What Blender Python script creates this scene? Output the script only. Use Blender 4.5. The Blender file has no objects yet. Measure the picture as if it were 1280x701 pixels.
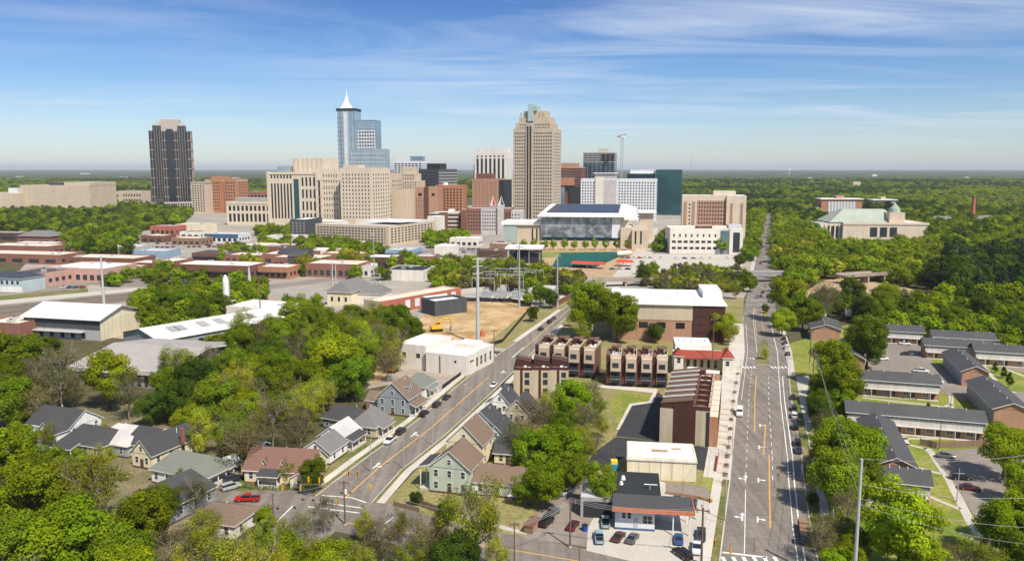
import bpy, math, random
import numpy as np
from mathutils import Vector, Matrix
R_ = math.radians
C = bpy.context.scene.collection
S = bpy.context.scene
H, F = 75.0, 1000.0                       # camera height (m) and focal length in pixels of a 1280 px wide frame
PITCH = math.atan(139.5 / F)
cp, sp = math.cos(PITCH), math.sin(PITCH)

# ------------------------------------------------------------------ camera, sky, sun, exposure
cam = bpy.data.cameras.new('camera'); camo = bpy.data.objects.new('camera', cam); C.objects.link(camo)
camo.location = (0, 0, H); camo.rotation_euler = (R_(90) - PITCH, 0, 0)
cam.sensor_width = 36; cam.sensor_fit = 'HORIZONTAL'; cam.lens = 36 * F / 1280
cam.clip_start = 1; cam.clip_end = 200000
S.camera = camo
SUN_EL, SUN_AZ = R_(52), R_(148)          # azimuth clockwise from +Y: behind the camera, to the right
EXPOSURE = 0.30
w = bpy.data.worlds.new('World'); S.world = w; w.use_nodes = True
nt = w.node_tree; N = nt.nodes; Lk = nt.links; N.clear()
def wn(t, **k):
    n = N.new(t)
    for a, b in k.items(): setattr(n, a, b)
    return n
sky = wn('ShaderNodeTexSky', sky_type='NISHITA', sun_disc=False)
sky.sun_elevation = SUN_EL; sky.sun_rotation = SUN_AZ
sky.air_density = 1.0; sky.dust_density = 0.15; sky.ozone_density = 4.0; sky.altitude = 0
tc = wn('ShaderNodeTexCoord'); sep = wn('ShaderNodeSeparateXYZ'); Lk.new(tc.outputs['Generated'], sep.inputs[0])
# clear air is a deeper blue higher up
ramp = wn('ShaderNodeValToRGB'); Lk.new(sep.outputs['Z'], ramp.inputs[0])
cr = ramp.color_ramp
cr.elements[0].position = 0.0; cr.elements[0].color = (0.78, 0.82, 0.94, 1)
cr.elements[1].position = 0.225; cr.elements[1].color = (0.28, 0.45, 0.75, 1)
e = cr.elements.new(0.05); e.color = (0.75, 0.83, 0.97, 1)
e = cr.elements.new(0.12); e.color = (0.53, 0.69, 0.92, 1)
e = cr.elements.new(0.45); e.color = (1.0, 0.98, 0.92, 1)
mul = wn('ShaderNodeMix', data_type='RGBA', blend_type='MULTIPLY'); mul.inputs[0].default_value = 1
Lk.new(sky.outputs[0], mul.inputs[6]); Lk.new(ramp.outputs[0], mul.inputs[7])
# thin cirrus on a flat layer: direction / elevation, stretched
zc = wn('ShaderNodeMath', operation='MAXIMUM'); zc.inputs[1].default_value = 0.012; Lk.new(sep.outputs['Z'], zc.inputs[0])
za = wn('ShaderNodeMath', operation='ADD'); za.inputs[1].default_value = 0.05; Lk.new(zc.outputs[0], za.inputs[0])
dx = wn('ShaderNodeMath', operation='DIVIDE'); Lk.new(sep.outputs['X'], dx.inputs[0]); Lk.new(za.outputs[0], dx.inputs[1])
dy = wn('ShaderNodeMath', operation='DIVIDE'); Lk.new(sep.outputs['Y'], dy.inputs[0]); Lk.new(za.outputs[0], dy.inputs[1])
cmb = wn('ShaderNodeCombineXYZ'); Lk.new(dx.outputs[0], cmb.inputs[0]); Lk.new(dy.outputs[0], cmb.inputs[1])
mp = wn('ShaderNodeMapping'); mp.inputs['Rotation'].default_value = (0, 0, R_(20)); mp.inputs['Scale'].default_value = (0.32, 1.0, 1)
mp.inputs['Location'].default_value = (3.1, 1.2, 0)
Lk.new(cmb.outputs[0], mp.inputs[0])
n1 = wn('ShaderNodeTexNoise'); n1.inputs['Scale'].default_value = 0.9; n1.inputs['Detail'].default_value = 9; n1.inputs['Roughness'].default_value = 0.62
n1.inputs['Distortion'].default_value = 0.9
Lk.new(mp.outputs[0], n1.inputs['Vector'])
n2 = wn('ShaderNodeTexNoise'); n2.inputs['Scale'].default_value = 0.28; n2.inputs['Detail'].default_value = 3
Lk.new(cmb.outputs[0], n2.inputs['Vector'])
r1 = wn('ShaderNodeMapRange'); r1.inputs[1].default_value = 0.42; r1.inputs[2].default_value = 0.74; Lk.new(n1.outputs[0], r1.inputs[0])
r2 = wn('ShaderNodeMapRange'); r2.inputs[1].default_value = 0.32; r2.inputs[2].default_value = 0.58; Lk.new(n2.outputs[0], r2.inputs[0])
cm = wn('ShaderNodeMath', operation='MULTIPLY'); Lk.new(r1.outputs[0], cm.inputs[0]); Lk.new(r2.outputs[0], cm.inputs[1])
r3 = wn('ShaderNodeMapRange'); r3.inputs[1].default_value = 0.01; r3.inputs[2].default_value = 0.07; Lk.new(sep.outputs['Z'], r3.inputs[0])
cm2 = wn('ShaderNodeMath', operation='MULTIPLY'); Lk.new(cm.outputs[0], cm2.inputs[0]); Lk.new(r3.outputs[0], cm2.inputs[1])
cm3 = wn('ShaderNodeMath', operation='MULTIPLY', use_clamp=True); Lk.new(cm2.outputs[0], cm3.inputs[0]); rx = wn('ShaderNodeMapRange'); rx.inputs[1].default_value = -0.45; rx.inputs[2].default_value = 0.35; rx.inputs[3].default_value = 0.45; rx.inputs[4].default_value = 1.05; Lk.new(sep.outputs['X'], rx.inputs[0]); Lk.new(rx.outputs[0], cm3.inputs[1])
cl = wn('ShaderNodeMix', data_type='RGBA'); Lk.new(cm3.outputs[0], cl.inputs[0]); Lk.new(mul.outputs[2], cl.inputs[6]); cl.inputs[7].default_value = (6.6, 7.2, 8.0, 1)
bg = wn('ShaderNodeBackground'); bg.inputs[1].default_value = 0.1; Lk.new(cl.outputs[2], bg.inputs[0])
wo = wn('ShaderNodeOutputWorld'); Lk.new(bg.outputs[0], wo.inputs[0])

sl = bpy.data.lights.new('sun', 'SUN'); sl.energy = 4.6; sl.angle = R_(0.53); sl.color = (1, 0.93, 0.81)
so = bpy.data.objects.new('sun', sl); C.objects.link(so)
sdir = Vector((math.sin(SUN_AZ) * math.cos(SUN_EL), math.cos(SUN_AZ) * math.cos(SUN_EL), math.sin(SUN_EL)))
so.rotation_euler = sdir.to_track_quat('Z', 'Y').to_euler(); so.location = (0, -50, 300)
S.view_settings.view_transform = 'Standard'; S.view_settings.look = 'None'
S.view_settings.exposure = EXPOSURE; S.view_settings.gamma = 1; S.view_settings.use_curve_mapping = False
S.render.engine = 'CYCLES'
S.cycles.max_bounces = 6; S.cycles.diffuse_bounces = 3; S.cycles.glossy_bounces = 3; S.cycles.transmission_bounces = 2
S.cycles.transparent_max_bounces = 8; S.cycles.volume_bounces = 0
S.cycles.use_denoising = True; S.cycles.caustics_reflective = False; S.cycles.caustics_refractive = False

# ------------------------------------------------------------------ pixel of the photograph -> place in the world
def W(px, py, z=0.0):
    u, v = (px - 640) / F, (350.5 - py) / F
    d = Vector((u, cp + v * sp, -sp + v * cp))
    t = (z - H) / d.z
    return Vector((d.x * t, d.y * t, z))
def proj(p):
    x, y, z = p[0], p[1], p[2] - H
    c = y * cp - z * sp; v = y * sp + z * cp
    return 640 + F * x / c, 350.5 - F * v / c
def z_at(p, py):                          # the height above p that shows at picture row py
    v = (350.5 - py) / F
    return H + p.y * (v * cp - sp) / (cp + v * sp)

# ------------------------------------------------------------------ materials
_M = {}
def mat(name, col=(0.5, 0.5, 0.5), rough=0.85, var=0.12, scale=0.4, metal=0.0, col2=None, spec=0.3, objcol=False, fine=0.0, trans=0.0, contrast=(0.3, 0.7), streak=0.0):
    if name in _M: return _M[name]
    m = bpy.data.materials.new(name); m.use_nodes = True; t = m.node_tree
    b = t.nodes['Principled BSDF']; b.inputs['Roughness'].default_value = rough; b.inputs['Metallic'].default_value = metal
    b.inputs['Specular IOR Level'].default_value = spec
    tcn = t.nodes.new('ShaderNodeTexCoord'); nz = t.nodes.new('ShaderNodeTexNoise')
    nz.inputs['Scale'].default_value = scale; nz.inputs['Detail'].default_value = 6; nz.inputs['Roughness'].default_value = 0.65
    t.links.new(tcn.outputs['Object'], nz.inputs['Vector'])
    mr = t.nodes.new('ShaderNodeMapRange'); mr.inputs[1].default_value = contrast[0]; mr.inputs[2].default_value = contrast[1]; t.links.new(nz.outputs[0], mr.inputs[0])
    mx = t.nodes.new('ShaderNodeMix'); mx.data_type = 'RGBA'
    c2 = col2 or tuple(c * (1 + var) for c in col)
    c1 = col if col2 else tuple(c * (1 - var) for c in col)
    mx.inputs[6].default_value = (*c1, 1); mx.inputs[7].default_value = (*c2, 1)
    t.links.new(mr.outputs[0], mx.inputs[0]); out = mx.outputs[2]
    if objcol:
        oi = t.nodes.new('ShaderNodeObjectInfo'); m2 = t.nodes.new('ShaderNodeMix'); m2.data_type = 'RGBA'; m2.blend_type = 'MULTIPLY'
        m2.inputs[0].default_value = 1; t.links.new(out, m2.inputs[6]); t.links.new(oi.outputs['Color'], m2.inputs[7]); out = m2.outputs[2]
    if fine:
        n3 = t.nodes.new('ShaderNodeTexNoise'); n3.inputs['Scale'].default_value = scale * 14; n3.inputs['Detail'].default_value = 3
        t.links.new(tcn.outputs['Object'], n3.inputs['Vector'])
        m4 = t.nodes.new('ShaderNodeMapRange'); m4.inputs[1].default_value = .3; m4.inputs[2].default_value = .7
        m4.inputs[3].default_value = 1 - fine; m4.inputs[4].default_value = 1 + fine; t.links.new(n3.outputs[0], m4.inputs[0])
        m3 = t.nodes.new('ShaderNodeMix'); m3.data_type = 'RGBA'; m3.blend_type = 'MULTIPLY'; m3.inputs[0].default_value = 1
        t.links.new(out, m3.inputs[6]); t.links.new(m4.outputs[0], m3.inputs[7]); out = m3.outputs[2]
    if streak:                                  # rain streaks and grime running down a wall
        mpn = t.nodes.new('ShaderNodeMapping'); mpn.inputs['Scale'].default_value = (1.1, 1.1, .06); t.links.new(tcn.outputs['Object'], mpn.inputs[0])
        n5 = t.nodes.new('ShaderNodeTexNoise'); n5.inputs['Scale'].default_value = .9; n5.inputs['Detail'].default_value = 5; t.links.new(mpn.outputs[0], n5.inputs['Vector'])
        m6 = t.nodes.new('ShaderNodeMapRange'); m6.inputs[1].default_value = .32; m6.inputs[2].default_value = .62; m6.inputs[3].default_value = 1 - streak; m6.inputs[4].default_value = 1 + streak * .3; t.links.new(n5.outputs[0], m6.inputs[0])
        m5 = t.nodes.new('ShaderNodeMix'); m5.data_type = 'RGBA'; m5.blend_type = 'MULTIPLY'; m5.inputs[0].default_value = 1; t.links.new(out, m5.inputs[6]); t.links.new(m6.outputs[0], m5.inputs[7]); out = m5.outputs[2]
    t.links.new(out, b.inputs['Base Color'])
    _M[name] = m; return m
def striped(name, c1, c2, period, axis='Z', duty=0.5, rough=0.7, metal=0.0, var=0.1):
    """boards, courses or seams: two tones alternating along one object axis, with a little noise"""
    if name in _M: return _M[name]
    m = mat(name, c1, rough, var, 0.3, metal); t = m.node_tree; b = t.nodes['Principled BSDF']
    src = b.inputs['Base Color'].links[0].from_socket
    tcn = t.nodes['Texture Coordinate']; sx = t.nodes.new('ShaderNodeSeparateXYZ'); t.links.new(tcn.outputs['Object'], sx.inputs[0])
    dv = t.nodes.new('ShaderNodeMath'); dv.operation = 'DIVIDE'; dv.inputs[1].default_value = period; t.links.new(sx.outputs[axis], dv.inputs[0])
    fr = t.nodes.new('ShaderNodeMath'); fr.operation = 'FRACT'; t.links.new(dv.outputs[0], fr.inputs[0])
    lt = t.nodes.new('ShaderNodeMath'); lt.operation = 'GREATER_THAN'; lt.inputs[1].default_value = duty; t.links.new(fr.outputs[0], lt.inputs[0])
    mx = t.nodes.new('ShaderNodeMix'); mx.data_type = 'RGBA'; t.links.new(lt.outputs[0], mx.inputs[0]); t.links.new(src, mx.inputs[6]); mx.inputs[7].default_value = (*c2, 1)
    t.links.new(mx.outputs[2], b.inputs['Base Color'])
    return m
def leafmat(name, col, trans=0.35):
    m = bpy.data.materials.new(name); m.use_nodes = True; t = m.node_tree; t.nodes.clear()
    o = t.nodes.new('ShaderNodeOutputMaterial'); d = t.nodes.new('ShaderNodeBsdfDiffuse'); tr = t.nodes.new('ShaderNodeBsdfTranslucent')
    mxs = t.nodes.new('ShaderNodeMixShader'); mxs.inputs[0].default_value = trans
    oi = t.nodes.new('ShaderNodeObjectInfo'); at = t.nodes.new('ShaderNodeAttribute'); at.attribute_name = 'tint'
    m1 = t.nodes.new('ShaderNodeMix'); m1.data_type = 'RGBA'; m1.blend_type = 'MULTIPLY'; m1.inputs[0].default_value = 1
    m1.inputs[6].default_value = (*col, 1); t.links.new(oi.outputs['Color'], m1.inputs[7])
    m2 = t.nodes.new('ShaderNodeMix'); m2.data_type = 'RGBA'; m2.blend_type = 'MULTIPLY'; m2.inputs[0].default_value = 1
    t.links.new(m1.outputs[2], m2.inputs[6]); t.links.new(at.outputs['Color'], m2.inputs[7])
    hs = t.nodes.new('ShaderNodeHueSaturation')
    mr = t.nodes.new('ShaderNodeMapRange'); mr.inputs[3].default_value = 0.485; mr.inputs[4].default_value = 0.512; t.links.new(oi.outputs['Random'], mr.inputs[0])
    mv = t.nodes.new('ShaderNodeMapRange'); mv.inputs[3].default_value = 0.64; mv.inputs[4].default_value = 1.32
    ml = t.nodes.new('ShaderNodeMath'); ml.operation = 'MULTIPLY'; ml.inputs[1].default_value = 7.31; t.links.new(oi.outputs['Random'], ml.inputs[0])
    fr = t.nodes.new('ShaderNodeMath'); fr.operation = 'FRACT'; t.links.new(ml.outputs[0], fr.inputs[0]); t.links.new(fr.outputs[0], mv.inputs[0])
    t.links.new(mr.outputs[0], hs.inputs['Hue']); t.links.new(mv.outputs[0], hs.inputs['Value']); t.links.new(m2.outputs[2], hs.inputs['Color'])
    t.links.new(hs.outputs[0], d.inputs[0]); t.links.new(hs.outputs[0], tr.inputs[0])
    t.links.new(d.outputs[0], mxs.inputs[1]); t.links.new(tr.outputs[0], mxs.inputs[2]); t.links.new(mxs.outputs[0], o.inputs[0])
    _M[name] = m; return m

# colours of the real surfaces
mat('asphalt', (.215, .185, .16), .9, .15, .045, fine=.12); mat('asphalt_new', (.045, .045, .05), .85, .2, .2, fine=.1)
mat('asphalt_old', (.25, .21, .18), .9, .16, .05, fine=.12); mat('concrete', (.50, .46, .40), .9, .10, .12, fine=.08)
mat('concrete_pale', (.56, .51, .45), .9, .14, .12, fine=.1); mat('paint_white', (.78, .78, .75), .7, .08, 1.2); mat('paint_yellow', (.72, .40, .08), .7, .1, 1.0)
mat('grass', (.10, .13, .025), .95, .3, .07, col2=(.24, .20, .09), fine=.3, contrast=(.38, .62)); mat('grass_dry', (.20, .20, .06), .95, .2, .06, col2=(.30, .24, .11), fine=.28, contrast=(.38, .62))
mat('lawn_bright', (.15, .20, .02), .95, .2, .07, col2=(.27, .26, .06), fine=.28, contrast=(.38, .62))
mat('yard', (.085, .10, .03), .95, .3, .09, col2=(.26, .20, .12), fine=.3); mat('ballast', (.15, .115, .09), .95, .2, .15, col2=(.24, .19, .15), fine=.25); mat('soil', (.36, .24, .14), .95, .2, .05, col2=(.50, .37, .22), fine=.15); mat('soil_orange', (.36, .23, .10), .95, .2, .07, col2=(.58, .40, .22), fine=.2, contrast=(.40, .60))
mat('forest_floor', (.05, .062, .02), .95, .3, .02, col2=(.13, .10, .05), fine=.3); mat('paved_ground', (.27, .245, .215), .92, .2, .02, col2=(.42, .375, .32), fine=.1)
mat('gravel', (.36, .30, .25), .95, .15, .2, fine=.2); mat('rail_rust', (.12, .08, .06), .7, .2, 1)
for nm, c in dict(tan_stone=(.56, .46, .34), beige=(.58, .47, .35), beige_pale=(.64, .54, .42), cream=(.72, .64, .47), tower_tan=(.52, .43, .33),
                  white_wall=(.72, .67, .60), white_cool=(.68, .69, .72), grey_wall=(.42, .41, .40), grey_pink=(.47, .39, .36), grey_plain=(.50, .47, .46), dark_grey=(.075, .08, .09), black_wall=(.03, .032, .038),
                  brick_red=(.27, .125, .09), brick_orange=(.42, .20, .11), brick_brown=(.19, .085, .055), brick_tan=(.42, .24, .16), brick_dark=(.11, .055, .045), maroon_panel=(.075, .028, .022),
                  rust_red=(.42, .13, .09), pink_wall=(.55, .34, .28), blue_wall=(.26, .36, .46), blue_dark=(.06, .12, .22), pale_blue=(.46, .55, .58), sage=(.47, .52, .42),
                  siding_grey=(.30, .32, .34), siding_white=(.80, .79, .76), siding_cream=(.74, .65, .45), siding_tan=(.5, .42, .3), wood_dark=(.10, .06, .04), wood=(.28, .17, .10), steel=(.36, .37, .39), yellow_paint=(.70, .43, .03), red_paint=(.55, .04, .03), orange_band=(.55, .16, .07), stone_grey=(.36, .34, .33), band_cream=(.56, .53, .49), tower_pier=(.36, .29, .25)).items():
    mat(nm, c, .85, .09, .12, fine=.05, streak=.13)
for nm, c in dict(roof_white=(.78, .76, .73), roof_cream=(.70, .60, .50), roof_grey=(.32, .31, .30), roof_pale=(.52, .50, .49), roof_tin=(.56, .51, .48), roof_dark=(.078, .077, .080), roof_black=(.028, .03, .033), roof_tile=(.30, .06, .04), roof_brown_flat=(.16, .09, .06), roof_green=(.36, .40, .33), roof_tan=(.50, .40, .31), roof_blue_dark=(.05, .06, .085)).items():
    mat(nm, c, .8, .13, .10, fine=.07)
striped('shingle_dark', (.068, .066, .070), (.062, .061, .064), .5, 'Z'); striped('shingle_grey', (.20, .185, .175), (.185, .172, .163), .5, 'Z'); striped('shingle_brown', (.20, .14, .10), (.185, .13, .092), .5, 'Z')
striped('shingle_red', (.21, .115, .085), (.195, .106, .079), .5, 'Z'); striped('shingle_green', (.20, .205, .175), (.185, .19, .162), .5, 'Z')
striped('metal_seam', (.40, .365, .335), (.33, .30, .28), 1.2, 'X', .88, .6); striped('metal_white', (.70, .68, .65), (.58, .56, .53), 1.6, 'X', .9, .6)
striped('fence_wood', (.24, .16, .11), (.12, .08, .055), .4, 'X', .8)
mat('glass_dark', (.018, .022, .028), .12, .2, .3, spec=.6); mat('glass_blue', (.26, .35, .45), .12, .25, .06, metal=.55, spec=.6); mat('glass_pale', (.46, .54, .61), .15, .2, .05, metal=.6)
mat('glass_teal', (.045, .14, .155), .1, .2, .08, metal=.5); mat('glass_navy', (.02, .05, .09), .1, .25, .1, metal=.4); mat('glass_house', (.035, .045, .06), .15, .3, .8, spec=.6)
mat('cap_tan', (.36, .31, .27), .7, .12, .2); mat('glass_green', (.46, .55, .52), .2, .15, .2, metal=.3)
mat('trunk_bark', (.12, .09, .065), .95, .2, 1.5); mat('trunk_pale', (.26, .21, .17), .95, .2, 1.5)
mat('car_paint', (.9, .9, .9), .28, .02, 1, spec=.6, objcol=True); mat('tyre', (.02, .02, .02), .9, .1); mat('rim', (.35, .35, .36), .4, .1, metal=.7)
mat('lamp_glass', (.75, .74, .7), .2, .05); mat('tail_red', (.35, .01, .01), .3, .05); mat('black_trim', (.02, .02, .022), .6, .1)
mat('silt_fence', (.02, .022, .022), .8, .2, .6); mat('wire', (.30, .30, .30), .5); mat('steel_pale', (.52, .53, .53), .55, .1, .5, metal=.2); mat('wood_pole', (.15, .10, .075), .9, .2, .6)
mat('signal_yellow', (.72, .36, .02), .6, .1); mat('shimmer', (.16, .18, .21), .35, .2, .12, metal=.5, col2=(.48, .50, .53), contrast=(.42, .60)); mat('solar', (.04, .045, .07), .3, .2, .1)
mat('amphi_green', (.01, .09, .075), .7, .2, .3); mat('canopy_red', (.60, .06, .03), .7, .1, .3); mat('hedge_green', (.05, .09, .02), .9, .3, .6)
def M(n): return _M[n]

def lane_wear(m):                               # tyre-polished and oil-darkened bands along the traffic lanes
    t = m.node_tree; b = t.nodes['Principled BSDF']; src = b.inputs['Base Color'].links[0].from_socket; tcn = t.nodes['Texture Coordinate']
    mpn = t.nodes.new('ShaderNodeMapping'); mpn.vector_type = 'POINT'; mpn.inputs['Rotation'].default_value = (0, 0, R_(16.8)); mpn.inputs['Scale'].default_value = (.55, .012, 1); t.links.new(tcn.outputs['Object'], mpn.inputs[0])
    n5 = t.nodes.new('ShaderNodeTexNoise'); n5.inputs['Scale'].default_value = 1.0; n5.inputs['Detail'].default_value = 4; t.links.new(mpn.outputs[0], n5.inputs['Vector'])
    m6 = t.nodes.new('ShaderNodeMapRange'); m6.inputs[1].default_value = .36; m6.inputs[2].default_value = .62; m6.inputs[3].default_value = .80; m6.inputs[4].default_value = 1.12; t.links.new(n5.outputs[0], m6.inputs[0])
    m5 = t.nodes.new('ShaderNodeMix'); m5.data_type = 'RGBA'; m5.blend_type = 'MULTIPLY'; m5.inputs[0].default_value = 1; t.links.new(src, m5.inputs[6]); t.links.new(m6.outputs[0], m5.inputs[7]); t.links.new(m5.outputs[2], b.inputs['Base Color'])
lane_wear(M('asphalt'))
# ------------------------------------------------------------------ mesh building and object tree
class MB:
    def __init__(s): s.v = []; s.f = []; s.m = []; s.ms = []
    def mi(s, m):
        if m not in s.ms: s.ms.append(m)
        return s.ms.index(m)
    def poly(s, pts, m):
        n = len(s.v); s.v += [tuple(p) for p in pts]; s.f.append(tuple(range(n, n + len(pts)))); s.m.append(s.mi(m)); return s
    def box(s, x0, x1, y0, y1, z0, z1, m, top=None):
        n = len(s.v); s.v += [(x0, y0, z0), (x1, y0, z0), (x1, y1, z0), (x0, y1, z0), (x0, y0, z1), (x1, y0, z1), (x1, y1, z1), (x0, y1, z1)]
        a = s.mi(m); b = a if top is None else s.mi(top)
        for q, k in (((0, 1, 5, 4), a), ((1, 2, 6, 5), a), ((2, 3, 7, 6), a), ((3, 0, 4, 7), a), ((4, 5, 6, 7), b), ((3, 2, 1, 0), a)):
            s.f.append(tuple(n + i for i in q)); s.m.append(k)
        return s
    def prism(s, pts, z0, z1, m, top=None):
        k = len(pts); n = len(s.v); s.v += [(p[0], p[1], z0) for p in pts] + [(p[0], p[1], z1) for p in pts]
        a = s.mi(m); b = a if top is None else s.mi(top)
        for i in range(k): j = (i + 1) % k; s.f.append((n + i, n + j, n + k + j, n + k + i)); s.m.append(a)
        s.f.append(tuple(n + k + i for i in range(k))); s.m.append(b); s.f.append(tuple(n + i for i in reversed(range(k)))); s.m.append(a)
        return s
    def frustum(s, p0, p1, z0, z1, m):       # two rings of equal count
        k = len(p0); n = len(s.v); s.v += [(p[0], p[1], z0) for p in p0] + [(p[0], p[1], z1) for p in p1]; a = s.mi(m)
        for i in range(k): j = (i + 1) % k; s.f.append((n + i, n + j, n + k + j, n + k + i)); s.m.append(a)
        s.f.append(tuple(n + k + i for i in range(k))); s.m.append(a); return s
    def solid(s, bottom, top, m, mtop=None):  # loft between two 3-D rings, capped
        k = len(bottom); n = len(s.v); s.v += [tuple(p) for p in bottom] + [tuple(p) for p in top]; a = s.mi(m); b = a if mtop is None else s.mi(mtop)
        for i in range(k): j = (i + 1) % k; s.f.append((n + i, n + j, n + k + j, n + k + i)); s.m.append(a)
        s.f.append(tuple(n + k + i for i in range(k))); s.m.append(b); s.f.append(tuple(n + i for i in reversed(range(k)))); s.m.append(a); return s
    def tube(s, pts, rad, m, k=6):
        pts = [Vector(p) for p in pts]; a = s.mi(m); n0 = len(s.v)
        if not hasattr(rad, '__len__'): rad = [rad] * len(pts)
        for i, p in enumerate(pts):
            d = (pts[min(i + 1, len(pts) - 1)] - pts[max(i - 1, 0)]).normalized()
            ux = d.cross(Vector((0, 0, 1)) if abs(d.z) < .9 else Vector((1, 0, 0))).normalized(); uy = d.cross(ux)
            for j in range(k):
                t = 2 * math.pi * j / k; s.v.append(tuple(p + (ux * math.cos(t) + uy * math.sin(t)) * rad[i]))
        for i in range(len(pts) - 1):
            for j in range(k):
                j2 = (j + 1) % k; s.f.append((n0 + i * k + j, n0 + i * k + j2, n0 + (i + 1) * k + j2, n0 + (i + 1) * k + j)); s.m.append(a)
        s.f.append(tuple(n0 + j for j in reversed(range(k)))); s.m.append(a); e = n0 + (len(pts) - 1) * k
        s.f.append(tuple(e + j for j in range(k))); s.m.append(a); return s
    def mesh(s, name):
        me = bpy.data.meshes.new(name); me.from_pydata(s.v, [], s.f)
        for m in s.ms: me.materials.append(m)
        me.polygons.foreach_set('material_index', s.m); me.update(); return me
    def build(s, name, parent=None, loc=None):
        return put(name, s.mesh(name), parent, loc)
def put(name, me, parent=None, loc=None, rz=None):
    o = bpy.data.objects.new(name, me); C.objects.link(o)
    if parent is not None: o.parent = parent
    if loc is not None: o.location = loc
    if rz is not None: o.rotation_euler = (0, 0, rz)
    return o
def tag(o, label, cat, group=None, kind=None):
    o['label'] = label; o['category'] = cat
    if group: o['group'] = group
    if kind: o['kind'] = kind
    return o
def thing(name, label, cat, loc, rz=0.0, group=None):
    o = bpy.data.objects.new(name, None); C.objects.link(o); o.location = loc; o.rotation_euler = (0, 0, rz); o.empty_display_size = .5
    return tag(o, label, cat, group)
def dup(src, loc, rz=None, label=None, group=None, scale=None, color=None):
    r = src.copy(); C.objects.link(r); r.location = loc
    if rz is not None: r.rotation_euler = (0, 0, rz)
    if scale is not None: r.scale = scale if hasattr(scale, '__len__') else (scale,) * 3
    if label: r['label'] = label
    if group: r['group'] = group
    if color: r.color = (*color, 1)
    for ch in KIDS.get(src.name, []):
        c = ch.copy(); C.objects.link(c); c.parent = r
        if color: c.color = (*color, 1)
        for g in KIDS.get(ch.name, []):
            d = g.copy(); C.objects.link(d); d.parent = c
    return r
KIDS = {}
def kids(root):                            # remember a prototype's tree for dup()
    ch = [o for o in C.objects if o.parent == root]; KIDS[root.name] = ch
    for c in ch: KIDS[c.name] = [o for o in C.objects if o.parent == c]
    return root
def recolor(root, col, names=('body',)):
    for o in C.objects:
        if o.parent == root and o.name.split('.')[0] in names: o.color = (*col, 1)
_fc = [0]
def flat(name, pts, z, m, kind='structure', px=True):
    _fc[0] += 1; z += _fc[0] * .0006
    P = [W(*p) for p in pts] if px else [Vector((*p, 0)) for p in pts]
    a = sum(P[i].x * P[(i + 1) % len(P)].y - P[(i + 1) % len(P)].x * P[i].y for i in range(len(P)))
    if a < 0: P = P[::-1]
    mb = MB(); mb.poly([(p.x, p.y, z) for p in P], M(m)); o = mb.build(name)
    if kind: o['kind'] = kind
    return o
def strip(name, left, right, z, m, kind='structure'):
    mb = MB(); n = len(left)
    for i in range(n - 1):
        a, b, c, d = W(*left[i]), W(*right[i]), W(*right[i + 1]), W(*left[i + 1])
        mb.poly([(p.x, p.y, z) for p in (a, b, c, d)], M(m))
    o = mb.build(name)
    if kind: o['kind'] = kind
    return o
def lane(mb, pts, wd, z, m, dash=None, off=0.0):
    """painted line of width wd (m) along pixel points; dash = (on, gap) in metres"""
    P = [W(*p) for p in pts]
    for i in range(len(P) - 1):
        a, b = P[i], P[i + 1]; L = (b - a).length; d = (b - a) / L; n = Vector((-d.y, d.x, 0)); a = a + n * off; b = b + n * off
        segs = [(0, L)] if not dash else [(s, min(L, s + dash[0])) for s in np.arange(0, L, sum(dash))]
        for s0, s1 in segs:
            q = [a + d * s0 - n * wd / 2, a + d * s0 + n * wd / 2, a + d * s1 + n * wd / 2, a + d * s1 - n * wd / 2]
            mb.poly([(p.x, p.y, z) for p in q[::-1]], M(m))
FOOT = []                                   # occupied ground: (cx, cy, radius) and boxes, keeps trees off
def occupy(P): FOOT.append([(p[0], p[1]) for p in P])
def inside(poly, x, y):
    c = False; j = len(poly) - 1
    for i in range(len(poly)):
        xi, yi = poly[i]; xj, yj = poly[j]
        if (yi > y) != (yj > y) and x < (xj - xi) * (y - yi) / (yj - yi) + xi: c = not c
        j = i
    return c

# ------------------------------------------------------------------ block buildings placed by the pixels of their front foot
_WM = {}
def win_mesh(ww, wh, glass, frame=None, t=.14, mull=0, base='window'):
    k = (round(ww, 2), round(wh, 2), glass, frame, mull, base)
    if k in _WM: return _WM[k]
    mb = MB()
    if frame:
        mb.box(-ww / 2 - .12, ww / 2 + .12, -.05, .02, -wh / 2 - .12, wh / 2 + .12, M(frame))
        mb.box(-ww / 2, ww / 2, -.075, -.045, -wh / 2, wh / 2, M(glass))
        mb.box(-ww / 2, ww / 2, -.095, -.07, -.03, .03, M(frame))
        for q in range(mull): x = -ww / 2 + ww * (q + 1) / (mull + 1); mb.box(x - .04, x + .04, -.095, -.07, -wh / 2, wh / 2, M(frame))
    else:
        mb.box(-ww / 2, ww / 2, -t / 2, t / 2, -wh / 2, wh / 2, M(glass))
    _WM[k] = mb.mesh(base); return _WM[k]
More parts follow.
